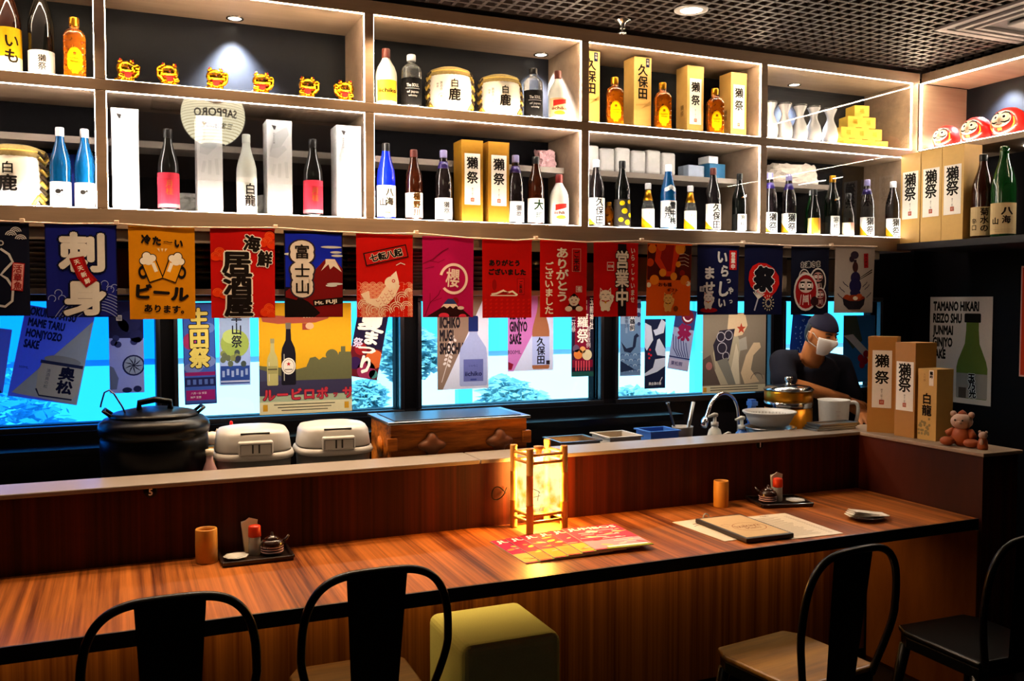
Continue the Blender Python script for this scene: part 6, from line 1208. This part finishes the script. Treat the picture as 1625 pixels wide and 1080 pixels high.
def pt_lamp(name, loc, power, col, rad):
    d = bpy.data.lights.new(name, 'POINT'); d.energy = power; d.color = col; d.shadow_soft_size = rad
    o = bpy.data.objects.new(name, d); C.objects.link(o); o.location = loc; return o
mb = MB(); mb.lathe([(.02, .30), (.012, .285), (.010, .27)], 'bamboo', 10); glow('bulb', 'ffcf70', 12); mb.ball((0, 0, .262-.012), (.016, .016, .02), 'bulb', 12); mb.build('bulb', t)
pt_lamp('bamboo_lantern_bulb', (lx, ly, T+.20), 34, (1, .55, .17), .025); pt_lamp('bamboo_lantern_bulb', (lx, ly, T+.12), 24, (1, .55, .17), .025)
t = thing('lamp_cord', 'thin dark lamp cord looped on the panel left of the bamboo lantern', 'cord', (1.262, 3.058, .87))
mb = MB(); mb.tube(smooth([Vector(p) for p in ((.03, 0, .0), (.0, -.004, .03), (-.025, -.006, .02), (-.03, -.006, -.01), (-.01, -.004, -.025), (.02, -.002, -.01), (.035, .002, .02))], 2), .0022, 'black_metal', 6); mb.build('cord', t)
for (u, v), hh, r, l in (((328, 895), .107, .0335, 'bamboo cup beside the left condiment tray'), ((1144, 807), .105, .030, 'bamboo cup beside the right condiment tray')):
    q = P(u, v-4, 'z', T); t = thing('bamboo_cup', l, 'cup', (q.x, q.y, T), .4, 'bamboo cups'); mb = MB()
    mb.lathe([(r*.97, 0), (r, .003), (r*1.01, hh*.5), (r*.99, hh-.002), (r*.96, hh), (r*.84, hh), (r*.82, hh-.01), (r*.82, .012), (0, .010)], 'bamboo', 28); mb.build('cup', t)
mat('tray_dark', '1c1210', .3, coat=.4); mat('teapot_brown', '2a1510', .25, coat=.4); mat('glass_salt', 'd8d4cc', .15, trans=.5); mat('tissue', 'd4cdc2', .85, vary=.05); mat('cap_orange', 'c8300c', .4); mat('ceramic_dish', 'd9dcdc', .15, coat=.5)
def condiments(cx, cy, rot, side, flip):
    t = thing('condiment_tray', 'dark condiment tray on the %s side of the bar table' % side, 'tray', (cx, cy, T), rot, 'condiment trays')
    mb = MB(); w, d = .108, .083; mb.box(-w, w, -d, d, 0, .006, 'tray_dark')
    for s in (-1, 1): mb.box(-w, w, s*d-.005, s*d+.005, .006, .016, 'tray_dark'); mb.box(s*w-.005, s*w+.005, -d+.005, d-.005, .006, .016, 'tray_dark')
    mb.build('tray', t, .002)
    M = Matrix.Translation((cx, cy, T)) @ Matrix.Rotation(rot, 4, 'Z')
    def at(x, y, z=.0065): return M @ Vector((x, y, z))
    f = -1 if flip else 1
    t = thing('small_dish', 'small white scalloped dish on the %s condiment tray' % side, 'dish', at(-.062*f, -.02), rot)
    mb = MB(); vs = []; n = 40
    for r, z in ((0, .003), (.018, .003), (.032, .010), (.038, .013), (.037, .0145), (.03, .0125), (0, .0065)):
        for i in range(n): aa = 2*math.pi*i/n; q = 1+.06*math.cos(8*aa)*(r > .03); vs.append((r*q*math.cos(aa), r*q*math.sin(aa), z-.003))
    mb.add(vs, [(j*n+i, j*n+(i+1) % n, (j+1)*n+(i+1) % n, (j+1)*n+i) for j in range(6) for i in range(n)], 'ceramic_dish', True); mb.build('dish', t)
    t = thing('spice_shaker', 'glass spice shaker with an orange-red cap on the %s condiment tray' % side, 'shaker', at(.0, .012), rot)
    mb = MB(); mb.lathe([(.018, 0), (.020, .004), (.019, .055), (.017, .06)], 'glass_salt', 20); mb.build('jar', t); mb = MB(); mb.lathe([(.0195, .058), (.0205, .06), (.0195, .09), (.017, .094), (0, .095)], 'cap_orange', 20); mb.build('cap', t)
    t = thing('soy_pot', 'dark lidded soy sauce pot on the %s condiment tray' % side, 'pot', at(.052*f, -.008), rot+(.0 if not flip else 2.4))
    mb = MB(); mb.lathe([(.026, 0), (.034, .006), (.036, .025), (.036, .038), (.030, .048), (.022, .05)], 'teapot_brown', 28); mb.tube([(.03, 0, .036), (.046, 0, .046), (.054, 0, .058)], [.008, .006, .004], 'teapot_brown', 8); mb.build('body', t)
    mb = MB(); mb.lathe([(.0225, .0505), (.0225, .054), (.012, .06), (.004, .062), (.006, .07), (0, .073)], 'teapot_brown', 20); mb.build('lid', t)
    mb = MB()
    for k in range(3): mb.lathe([(.0362, .01+.008*k), (.0362, .013+.008*k)], 'wrap_pink', 24)
    mb.build('band', t)
    t = thing('napkin_holder', 'folded paper napkins standing on the %s condiment tray' % side, 'napkins', at(-.012*f, .046), rot+.2)
    mb = MB(); rg = random.Random(5)
    for k in range(4): 
        y = .004*k; mb.prism([(-.014, 0), (.014, 0), (.026+.004*rg.random(), .088+.02*rg.random()), (.0, .10+.016*rg.random()), (-.022-.004*rg.random(), .085+.016*rg.random())], y, y+.0025, 'tissue')
    mb.build('napkins', t)
condiments(.386, 2.994, .0, 'left', False)
condiments(2.463, 2.955, -.25, 'right', True)
# fanned magazines
mag_c = [('b02048', 'd8a050'), ('a81e3c', 'c87a34'), ('b82a44', 'd0902c'), ('a82c34', 'c88a3c'), ('b42848', '9aa040'), ('bc3a52', 'd88a94')]
for i in range(6):
    x = 1.26+.052*i; y = 2.722-.002*i; z = T+.0015+.0032*i
    t = thing('magazine', ['bottom leftmost glossy magazine of the fan', 'second glossy magazine from the left of the fan', 'third glossy magazine from the left of the fan', 'fourth glossy magazine from the left of the fan', 'fifth glossy magazine from the left of the fan', 'topmost pink magazine of the fan, fully visible'][i], 'magazine', (x, y, z), .02-.015*i, 'fanned magazines')
    w, h = .21, .29; mb = MB(); k = ink('d8d0c8').name; mb.box(-w/2, w/2, -h/2, h/2, -.0012, .0010, k); mb.build('pages', t)
    A = Art(); c1, c2 = mag_c[i]; rg = random.Random(20+i); A.rect(0, 0, w, h, c1, 0)
    A.rect(0, -h*.3, w, h*.34, c2, .1)
    for q in range(26): A.disc(w*rg.uniform(-.42, .42), h*rg.uniform(-.42, .3), w*rg.uniform(.04, .12), rg.choice((c2, 'e0b0a8', 'c84a50', '8a1c30', 'd8b070', 'e8c8c0') if i == 5 else (c2, 'c87a40', '8a1c24', 'd8b040', '7a8a30', 'e0a080')), .2+.02*q, h*rg.uniform(.01, .035), rot=rg.uniform(-.6, .6))
    A.rect(w*.1, -h*.47, w*.8, h*.06, '7a8a2c', .8)
    A.text('JUMBOS', 0, h*.41, h*.10, 'f2ece4', 1.4, 0, .03, w*.88, ('5a1020', .03))
    if i == 5:
        for q in range(9): A.rect(w*rg.uniform(-.3, .3), h*(.28-.07*q), w*rg.uniform(.2, .5), h*.012, 'f0dcd8', 1.2)
        A.rect(w*.1, -h*.42, w*.7, h*.05, 'f0e8e0', 1.3)
    mb = MB(); A.into(mb, lambda x, y, z: Vector((x, y, z+.001)), lift=.0001, base=.0003); mb.build('cover', t)
# menus
mat('leather', '1c0f0c', .45, vary=.2); mat('menu_paper', 'cfc0a8', .8, vary=.04); mat('menu_card', 'c4a070', .6)
def sheet(loc, rot, w, h, label, cat, art=None, name='menu_sheet', key='menu_paper', th=.0012):
    t = thing(name, label, cat, loc, rot); mb = MB(); mb.box(-w/2, w/2, -h/2, h/2, 0, th, key); mb.build('paper', t)
    if art: A = Art(); art(A, w, h); mb = MB(); A.into(mb, lambda x, y, z: Vector((x, y, z+th)), lift=.0001, base=.0002); mb.build('print', t)
    return t
def menu_txt(A, w, h):
    rg = random.Random(2); A.text('お品書き', 0, h*.44, h*.03, '3a2a20', 0, 0, .02)
    for k in range(20): A.rect(-w*.12+w*.02*rg.uniform(-1, 1), h*(.36-.04*k), w*rg.uniform(.4, .6), h*.008, '6a5444', 0); A.rect(w*.36, h*(.36-.04*k), w*.08, h*.008, '6a5444', 0)
sheet((2.243, 2.638, T+.0012), -.05, .22, .33, 'printed menu sheet lying partly under the leather menu', 'menu', menu_txt)
sheet((1.965, 2.70, T+.0012), .05, .16, .30, 'paper sheet sticking out at the left under the leather menu', 'menu', lambda A, w, h: (A.line([(-w*.3, h*.2), (-w*.1, h*.25), (0, h*.2)], .003, '5a4434', 0), A.rect(0, h*.3, w*.4, h*.02, '5a4434', 0)))
t = thing('leather_menu', 'dark leather-edged menu folder with a tan cover and an oval emblem', 'menu', (2.045, 2.645, T+.0032), -.02)
mb = MB(); mb.box(-.10, .10, -.155, .155, 0, .016, 'leather'); mb.build('folder', t, .003)
A = Art(); A.rect(0, 0, .18, .285, 'c0a27a', 0); A.arc(.012, -.02, .062, .0022, '7a3a1c', 1, 0, 360, 36, .055); A.text('Izakaya', .012, -.006, .03, '6a3418', 1.4, .05, .0, .10); A.text('Menu', .016, -.038, .022, '6a3418', 1.4, .05, 0, .06); A.line([(-.06, .0), (-.075, .03), (-.05, .04), (-.04, .02)], .0016, '6a3418', 1)
mb = MB(); A.into(mb, lambda x, y, z: Vector((x, y, z+.016)), lift=.00012, base=.0003); mb.build('cover', t)
t = thing('clipboard_clip', 'white looped metal clip at the top of the leather menu', 'clip', (2.02, 2.805, T+.004)); mb = MB(); mb.tube(smooth([Vector(p) for p in ((-.03, .0, .002), (-.035, .0, .02), (-.015, .01, .028), (.0, .01, .014), (-.01, .0, .006), (.03, .0, .004), (.05, .005, .008))], 2), .0025, 'plastic_white', 8); mb.build('wire', t)
# tissue dish
t = thing('small_plate', 'small dark plate carrying folded white napkins at the right end of the table', 'plate', (2.575, 2.60, T)); mb = MB(); mb.lathe([(.03, 0), (.034, .003), (.066, .014), (.069, .017), (.064, .017), (.032, .006), (0, .005)], 'tray_dark', 32); mb.build('plate', t)
t = thing('napkin_stack', 'folded white napkins lying across the small dark plate', 'napkins', (2.58, 2.60, T+.0175), -.25)
mb = MB()
for k in range(4): mb.box(-.075+.006*k, .075+.004*k, -.03+.003*k, .022+.004*k, .003*k, .003*k+.0022, 'tissue', M=Matrix.Rotation(.06*k-.1, 4, 'Z') @ Matrix.Rotation(.05*k, 4, 'Y'))
mb.build('napkins', t)
# numbered badges on the panel
for u, v, s, l in ((239, 780, '5', 'round black badge with the number five on the counter panel'), (1206, 705, '1', 'round black badge with the number one on the counter panel')):
    q = P(u, v, 'y', 3.068); t = thing('number_badge', l, 'badge', (q.x, 3.07, q.z)); mb = MB(); mb.lathe([(.0195, 0), (.0195, .003), (.0180, .004), (0, .004)], 'black_metal', 28, M=Matrix.Rotation(math.pi/2, 4, 'X')); mb.build('disc', t)
    A = Art(); A.text(s, 0, 0, .021, 'f0ece8', 0, 0, .03); mb = MB(); A.into(mb, flat((0, -.004, 0), (1, 0, 0), (0, 0, 1), (0, -1, 0))); mb.build('number', t)
# ------------------------------------------------------------------ metal chairs
wood('seat_wood', '4a2c0c', '8a6220', (4, 40, 8), .4)
def chair(x, y, rot, label, seat='seat_wood'):
    """seat faces +y in local space, back hoop at y = 0"""
    t = thing('metal_chair', label, 'chair', (x, y, 0), rot, 'black metal chairs')
    mb = MB(); pts = []
    for i in range(25):
        a = math.pi*i/24; ca, sa = math.cos(a), math.sin(a)
        X_ = -.205*math.copysign(abs(ca)**.55, ca); Z_ = .60+.25*abs(sa)**.62; pts.append(Vector((X_, -.02-.10*(Z_-.45), Z_)))
    pts = [Vector((-.15, .0, .43))]+pts+[Vector((.15, .0, .43))]
    mb.tube(smooth(pts, 2), .0115, 'black_metal', 10); mb.build('back_hoop', t)
    mb = MB(); n = 8; vs = []
    for j in range(n+1):
        z = .44+.405*j/n; w = .062+.022*j/n; y0 = -.012-.10*(z-.45)
        vs += [(-w, y0, z), (0, y0-.008, z), (w, y0, z)]
    fs = [(3*j+i, 3*j+i+1, 3*j+4+i, 3*j+3+i) for j in range(n) for i in (0, 1)]
    m = len(vs); vs += [(v[0], v[1]+.003, v[2]) for v in vs]; fs += [tuple(m+q for q in reversed(f)) for f in fs]
    mb.add(vs, fs, 'black_metal', True); mb.build('backrest', t)
    mb = MB(); o = [(-.175, .0), (.175, .0), (.18, .30), (.15, .355), (-.15, .355), (-.18, .30)]; mb.prism(o, .435, .455, seat, 'z'); mb.build('seat', t, .008, 3)
    mb = MB(); mb.prism([(p[0]*.96, p[1]*.97+.004) for p in o], .395, .434, 'black_metal', 'z'); mb.build('seat_frame', t, .004)
    for sx in (-1, 1):
        for yy, y2 in ((.03, -.03), (.32, .37)):
            mb = MB(); mb.tube([(sx*.15, yy, .40), (sx*.20, y2, 0)], [.02, .013], 'black_metal', 8); mb.build('leg', t)
    mb = MB(); mb.tube([(-.17, -.0, .2), (.17, .35, .2)], .006, 'black_metal', 6); mb.tube([(.17, -.0, .212), (-.17, .35, .212)], .006, 'black_metal', 6); mb.build('cross_brace', t)
    return t
chair(.10, 2.40, -.0, 'black metal chair with a wood seat nearest the left edge of the picture')
chair(.625, 2.42, -.0, 'black metal chair with a wood seat left of the green stool')
chair(1.955, 2.07, .13, 'black metal chair with a wood seat right of the green stool, pulled out')
chair(2.60, 1.965, -.03, 'black metal chair in the dark at the right edge of the picture', 'black_metal')
mat('felt_green', 'b9c58a', .95, vary=.15, scale=300)
t = thing('cube_stool', 'green fabric cube stool under the bar table', 'stool', (1.13, 2.785, 0), .0)
mb = MB(); mb.box(-.172, .172, -.178, .178, .03, .50, 'felt_green'); o = mb.build('cover', t, .03, 4)
for sx in (-1, 1):
    for sy in (-1, 1): mb = MB(); mb.lathe([(.018, 0), (.02, .03)], 'black_metal', 12, c=(sx*.13, sy*.13)); mb.build('foot', t)
# ------------------------------------------------------------------ ceiling fittings
q = P(1097, 15, 'z', ZC); t = thing('ceiling_downlight', 'round recessed downlight with a white ring in the grid ceiling', 'light', (q.x, q.y, ZC))
mb = MB(); mb.lathe([(.07, 0), (.07, -.004), (.05, -.008), (.045, -.002)], 'plastic_white', 32); mb.build('ring', t); mb = MB(); mb.lathe([(0, -.003), (.045, -.003)], 'lamp_disc', 28); mb.build('lamp', t)
q = P(988, 32, 'z', ZC); t = thing('sprinkler', 'small metal sprinkler head hanging from the grid ceiling', 'sprinkler', (q.x, q.y, ZC))
mb = MB(); mb.lathe([(.035, 0), (.035, -.004), (.014, -.012), (.010, -.03), (.012, -.036), (.004, -.04)], 'silver', 24); mb.build('body', t); mb = MB(); mb.lathe([(.004, -.04), (.004, -.052), (.016, -.053), (.016, -.056), (0, -.058)], 'silver', 16); mb.build('deflector', t)
q = P(1482, 45, 'z', ZC); mat('ac_grey', '6f6768', .5); mat('ac_dark', '1c191c', .5)
t = thing('air_conditioner', 'grey square ceiling air conditioner at the upper right', 'air conditioner', (q.x, q.y, ZC)); s = .9
mb = MB(); e = .012
for i, (a0, a1, zz) in enumerate(((0, .035, -.012), (.06, .085, -.018), (.11, .13, -.02))):
    mb.box(a0, s-a0, -a1, -a0, zz, 0, 'ac_grey'); mb.box(a0, s-a0, -s+a0, -s+a1, zz, 0, 'ac_grey'); mb.box(a0, a1, -s+a1, -a1, zz, 0, 'ac_grey'); mb.box(s-a1, s-a0, -s+a1, -a1, zz, 0, 'ac_grey')
mb.build('frame', t, .002)
mb = MB(); mb.box(.03, s-.03, -s+.03, -.03, -.006, -.001, 'ac_dark'); mb.build('recess', t)
mb = MB(); mb.box(.2, s-.2, -s+.2, -.2, -.024, -.007, 'ac_grey'); p_ = mb.build('panel', t, .01)
mb = MB()
for k in range(9): mb.box(.24, s-.24, -.26-.045*k-.006, -.26-.045*k+.006, -.0262, -.0242, 'ac_dark')
mb.build('grille', p_)
# round paper lantern hanging in the room (its mirror image shows in the shelf glass)
LD = (.475, 1.93, 2.575); LRD = .165
t = thing('paper_lantern', 'round cream paper lantern with beer lettering hanging before the shelf', 'lantern', LD, math.pi)
m = bpy.data.materials.new('lantern_paper'); m.use_nodes = True; nt = m.node_tree; N = nt.nodes; Lk = nt.links
tc = N.new('ShaderNodeTexCoord'); wv = N.new('ShaderNodeTexWave'); wv.bands_direction = 'Z'; wv.inputs['Scale'].default_value = 22; Lk.new(tc.outputs['Object'], wv.inputs['Vector'])
cr = N.new('ShaderNodeValToRGB'); cr.color_ramp.elements[0].color = lin('b8a26a'); cr.color_ramp.elements[1].color = lin('fff2cc'); cr.color_ramp.elements[0].position = .0; cr.color_ramp.elements[1].position = .25; Lk.new(wv.outputs['Fac'], cr.inputs[0])
em = N.new('ShaderNodeEmission'); em.inputs[1].default_value = 4.6; Lk.new(cr.outputs[0], em.inputs[0]); Lk.new(em.outputs[0], N['Material Output'].inputs[0]); MATS['lantern_paper'] = m
mb = MB(); mb.ball((0, 0, 0), LRD, 'lantern_paper', 40); mb.build('shade', t)
def ballmap(x, y, z): 
    th = x/LRD; ph = y/LRD; R = LRD+z+.001; return Vector((R*math.sin(th)*math.cos(ph), -R*math.cos(th)*math.cos(ph), R*math.sin(ph)))
A = Art(); A.text('SAPPORO', 0, -.012, .042, '1c1610', 1, 0, .03, .23); A.text('三宝乐啤酒', 0, -.08, .034, '3a2c18', 1, 0, .02, .2); A.disc(0, .06, .05, 'a8742a', 0, .03); star(A, 0, .06, .022, 'd8b040', 1)
mb = MB(); A.into(mb, ballmap, [('x', -.12+.02*i) for i in range(13)]+[('y', -.11+.02*i) for i in range(12)]); mb.build('lettering', t)
mb = MB(); mb.lathe([(.06, .155), (.06, .17), (.05, .172)], 'black_metal', 24); mb.lathe([(.05, -.172), (.06, -.17), (.06, -.155)], 'black_metal', 24); mb.tube([(0, 0, .17), (0, 0, ZC-LD[2])], .003, 'black_metal', 6); mb.build('fittings', t)
# ------------------------------------------------------------------ the cook
mat('skin', 'b5713f', .5, vary=.06); mat('shirt_navy', '060920', .9, vary=.2, scale=60); mat('cap_navy', '0c0b2c', .85); mat('mask_white', 'd9d4d2', .8, vary=.03); mat('hair', '100b0a', .5); mat('trouser', '0c0c10', .8); mat('eye', '140c0a', .3); mat('shoe', '0a0a0a', .5)
pe = thing('person', 'person in a navy shirt, dark cap and white face mask leaning over the kitchen worktop', 'person', (3.12, 3.66, 0))
O = Vector((3.12, 3.66, 0))
def rel(u, v, y): return P(u, v, 'y', y)-O
hd = rel(1303, 530, 3.56)                                  # head centre
neck = rel(1288, 563, 3.64); rsh = rel(1241, 573, 3.70); lsh = rel(1333, 580, 3.72)
rel_ = rel(1245, 608, 3.645); rwr = rel(1342, 633, 3.60); lel = rel(1352, 640, 3.66); lwr = rel(1368, 655, 3.56)
chest = (rsh+lsh)/2+Vector((0, .03, -.13)); pel = Vector((-.02, .10, .94)); waist = (chest+pel)/2+Vector((0, .02, 0))
def loft(mb, rows, key, n=28):
    """closed trunk through horizontal ellipses: rows of (centre, rx, ry)"""
    vs = []; fs = []
    for c, rx, ry in rows:
        for i in range(n): a = 2*math.pi*i/n; vs.append((c[0]+rx*math.cos(a), c[1]+ry*math.sin(a), c[2]))
    for j in range(len(rows)-1):
        for i in range(n): i2 = (i+1) % n; fs.append((j*n+i, j*n+i2, (j+1)*n+i2, (j+1)*n+i))
    fs.append(tuple(range(n))[::-1]); fs.append(tuple((len(rows)-1)*n+i for i in range(n))); mb.add(vs, fs, key, True)
def limb(mb, pts, rr, key, n=16):
    q = []; r = []
    for i in range(len(pts)-1):
        for k in range(4): q.append(pts[i].lerp(pts[i+1], k/4)); r.append(rr[i]+(rr[i+1]-rr[i])*k/4)
    q.append(pts[-1]); r.append(rr[-1]); mb.tube(q, r, key, n)
    for p, rad in zip(pts, rr): mb.ball(p, rad, key, n)
def fuse(o, vox, it=4):
    """one continuous surface out of the overlapping solids of a mesh"""
    bm = bmesh.new(); bm.from_mesh(o.data); bmesh.ops.remove_doubles(bm, verts=bm.verts, dist=1e-5); bmesh.ops.recalc_face_normals(bm, faces=bm.faces); bm.to_mesh(o.data); bm.free()
    r = o.modifiers.new('fuse', 'REMESH'); r.mode = 'VOXEL'; r.voxel_size = vox; r.use_smooth_shade = True
    s_ = o.modifiers.new('smooth', 'SMOOTH'); s_.iterations = it; s_.factor = .5
    dg = bpy.context.evaluated_depsgraph_get(); dg.update(); me = bpy.data.meshes.new_from_object(o.evaluated_get(dg)); o.modifiers.clear(); key = o.data.materials[0]; o.data = me
    me.materials.clear(); me.materials.append(key); bm = bmesh.new(); bm.from_mesh(me); left = set(bm.verts); big = set()
    while left:
        st = [left.pop()]; isl = set(st)
        while st:
            for e in st.pop().link_edges:
                for w_ in e.verts:
                    if w_ in left: left.discard(w_); isl.add(w_); st.append(w_)
        if len(isl) > len(big): big = isl
    bmesh.ops.delete(bm, geom=[v for v in bm.verts if v not in big], context='VERTS')
    for g in bm.faces: g.smooth = True
    bm.to_mesh(me); bm.free(); return o
pel = Vector((.09, .085, .88)); top = (rsh+lsh)/2; waist = pel.lerp(chest, .5)+Vector((0, .015, 0))
def trunk(g): return [(pel+Vector((0, 0, -.08)), .13+g, .09+g), (pel, .145+g, .09+g), (waist, .135+g, .09+g), (chest, .15+g, .09+g), (top+Vector((0, .0, -.03)), .15+g, .085+g), (top+Vector((-.01, -.02, .02)), .10+g, .062+g), (top.lerp(neck, .75)+Vector((0, 0, .01)), .058+g*.5, .052+g*.5)]
B = MB(); loft(B, trunk(0), 'skin')
limb(B, [top.lerp(neck, .6), neck, neck.lerp(hd, .55)+Vector((0, .01, 0))], [.056, .053, .052], 'skin')
def arm(sh, el, wr, curl):
    limb(B, [top.lerp(sh, .6), sh, sh.lerp(el, .5), el, el.lerp(wr, .35), wr], [.055, .054, .046, .039, .038, .026], 'skin')
    d = (wr-el).normalized(); side = d.cross(Vector((0, 0, 1))).normalized(); up_ = side.cross(d)
    for k in range(4): limb(B, [wr, wr+d*.05+side*(.018-.012*k), wr+d*.09+side*(.027-.018*k)], [.020, .0135, .0115], 'skin', 10)
    for k, ln in enumerate((.066, .075, .07, .055)):
        s0 = wr+d*.09+side*(.027-.018*k); q1 = s0+d*ln*.45-up_*.008; q2 = q1+d*ln*.32-up_*.026*curl; q3 = q2+d*ln*.14-up_*.024*curl
        limb(B, [s0, q1, q2, q3], [.0095, .009, .0085, .007], 'skin', 10)
    t0 = wr+d*.03+side*.022; limb(B, [t0, t0+d*.03+side*.022-up_*.01, t0+d*.058+side*.022-up_*.022], [.014, .011, .009], 'skin', 10)
arm(rsh, rel_, rwr, .7); arm(lsh, lel, lwr, 1)
for s in (-1, 1): limb(B, [pel+Vector((s*.075, 0, -.05)), Vector((pel.x+s*.09, pel.y-.03, .47)), Vector((pel.x+s*.10, pel.y+.01, .10)), Vector((pel.x+s*.105, pel.y-.10, .04))], [.085, .056, .040, .034], 'skin')
# head: a shaped ellipsoid facing (fx, fy), nodding down; fused with the body by a voxel remesh
face = Vector((.10, -.95, -.30)).normalized(); rt = face.cross(Vector((0, 0, 1))).normalized(); upv = rt.cross(face).normalized()
HM = Matrix((rt, -face, upv)).transposed().to_4x4(); HM = HM @ Matrix.Scale(.87, 4); HM.translation = hd        # local: x right, -y front, z up
def headv(th, ph, grow=0):
    x = .074*math.sin(th)*math.cos(ph); y = -.095*math.cos(th)*math.cos(ph); z = .118*math.sin(ph)
    if z < 0: k = 1-.32*(z/.118)**2; x *= k; y = y*(1-.12*(z/.118)**2) if y < 0 else y*(1-.35*(z/.118)**2)
    f = math.exp(-((th/.16)**2)-((z+.012)/.03)**2) if abs(th) < 1 else 0
    y -= .022*f                                                # nose
    y += .007*math.exp(-(((abs(th)-.42)/.2)**2)-((z-.012)/.016)**2)   # eye sockets
    v = Vector((x, y, z)); return v*(1+grow/.1)
bm = bmesh.new(); n, k_ = 48, 30; grid = []
for j in range(k_+1): grid.append([bm.verts.new(HM @ headv(-math.pi+2*math.pi*i/n, -math.pi/2+math.pi*j/k_)) for i in range(n)])
for j in range(k_):
    for i in range(n):
        try: bm.faces.new((grid[j][i], grid[j][(i+1) % n], grid[j+1][(i+1) % n], grid[j+1][i]))
        except ValueError: pass
bmesh.ops.remove_doubles(bm, verts=bm.verts, dist=1e-5); bmesh.ops.recalc_face_normals(bm, faces=bm.faces)
for s in (-1, 1):                                               # ears
    bmesh.ops.create_uvsphere(bm, u_segments=12, v_segments=8, radius=1, matrix=HM @ Matrix.Translation((s*.074, .008, -.006)) @ Matrix.Rotation(s*.35, 4, 'Z') @ Matrix.Diagonal((.012, .022, .034, 1)))
bm.verts.index_update(); B.add([v.co.copy() for v in bm.verts], [[v.index for v in g.verts] for g in bm.faces], 'skin', True); bm.free()
body = fuse(B.build('body', pe), .0042)
B = MB(); loft(B, trunk(.018), 'shirt_navy')
for sh_, el_ in ((rsh, rel_), (lsh, lel)): limb(B, [top.lerp(sh_, .5), sh_+Vector((0, 0, -.004)), sh_.lerp(el_, .5), sh_.lerp(el_, .8)], [.066, .066, .064, .066], 'shirt_navy')
sho = fuse(B.build('shirt', pe), .007, 6); sme = sho.data
vb = rel(1297, 584, 3.62); fl = Vector((rsh-lsh)).normalized()             # the V-neck opening
bm = bmesh.new(); bm.from_mesh(sme); kill = []
for g in bm.faces:
    c_ = g.calc_center_median(); up_ = c_.z-vb.z
    if up_ > 0 and c_.y < (rsh.y+lsh.y)/2+.03 and abs((c_-vb).dot(fl)) < up_*.62+.002: kill.append(g)
    elif (c_-neck).length < .072: kill.append(g)
bmesh.ops.delete(bm, geom=kill, context='FACES'); bm.to_mesh(sme); bm.free()
so = sho.modifiers.new('cloth', 'SOLIDIFY'); so.thickness = .004
B = MB(); loft(B, [(pel+Vector((0, 0, -.10)), .15, .11), (pel+Vector((0, 0, .03)), .158, .112)], 'trouser')
for s in (-1, 1): limb(B, [pel+Vector((s*.075, 0, -.06)), Vector((pel.x+s*.09, pel.y-.03, .47)), Vector((pel.x+s*.10, pel.y+.01, .12))], [.10, .074, .064], 'trouser')
fuse(B.build('trousers', pe), .008, 5)
def shell(name, key, cond, grow, extra=None, parent=pe, n=64, k=48):
    vs = []; fs = []; idx = {}
    def gv(i, j, g):
        q = (i % n, j, g)
        if q not in idx:
            v = headv(-math.pi+2*math.pi*(i % n)/n, -math.pi/2+math.pi*j/k, grow if g else grow-.004)
            if extra and g: v = extra(v)
            idx[q] = len(vs); vs.append(HM @ v)
        return idx[q]
    cells = set((i, j) for j in range(k) for i in range(n) if cond(-math.pi+2*math.pi*(i+.5)/n, headv(-math.pi+2*math.pi*(i+.5)/n, -math.pi/2+math.pi*(j+.5)/k)))
    for i, j in cells:
        fs.append((gv(i, j, 1), gv(i+1, j, 1), gv(i+1, j+1, 1), gv(i, j+1, 1))); fs.append((gv(i, j+1, 0), gv(i+1, j+1, 0), gv(i+1, j, 0), gv(i, j, 0)))
        for (di, dj), (p, q) in {(0, -1): ((0, 0), (1, 0)), (0, 1): ((1, 1), (0, 1)), (-1, 0): ((0, 1), (0, 0)), (1, 0): ((1, 0), (1, 1))}.items():
            if ((i+di) % n, j+dj) not in cells: fs.append((gv(i+p[0], j+p[1], 1), gv(i+p[0], j+p[1], 0), gv(i+q[0], j+q[1], 0), gv(i+q[0], j+q[1], 1)))
    mb = MB(); mb.add(vs, fs, key, True); return mb.build(name, parent)
def capx(v): return Vector((v.x*1.03, v.y*1.02, v.z+.002))
shell('cap', 'cap_navy', lambda th, v: v.z > .036+.008*(v.y > .02), .008, capx)
shell('hair', 'hair', lambda th, v: v.z < .05 and v.z > -.05 and v.y > .022-.15*max(0, v.z), .007)
def mk(v): return Vector((v.x*1.02, v.y-.008*math.exp(-(v.x/.05)**2)+.002*math.sin(v.z*420), v.z-.004))
mask = shell('face_mask', 'mask_white', lambda th, v: abs(th) < 1.05 and -.098 < v.z < -.002+.0*abs(th), .008, mk)
for s in (-1, 1):
    mb = MB(); mb.tube([HM @ Vector(p) for p in ((s*.066, -.045, -.015), (s*.08, -.015, .012), (s*.084, .022, .012), (s*.083, .026, -.02), (s*.078, .008, -.045), (s*.062, -.04, -.062))], .0022, 'mask_white', 6); mb.build('ear_loop', mask)
    mb = MB(); mb.tube([HM @ Vector(p) for p in ((s*.016, -.0895, .024), (s*.034, -.087, .031), (s*.052, -.074, .026))], [.003, .0042, .002], 'hair', 6); mb.build('eyebrow', pe)
    mb = MB(); mb.tube([HM @ Vector(p) for p in ((s*.018, -.086, .008), (s*.03, -.085, .0105), (s*.043, -.078, .0075))], [.0012, .0028, .0012], 'eye', 6); mb.build('eye', pe)
for s in (-1, 1):
    mb = MB(); mb.ball((pel.x+s*.11, pel.y-.06, .045), (.045, .12, .045), 'shoe', 14); mb.build('shoe', pe)
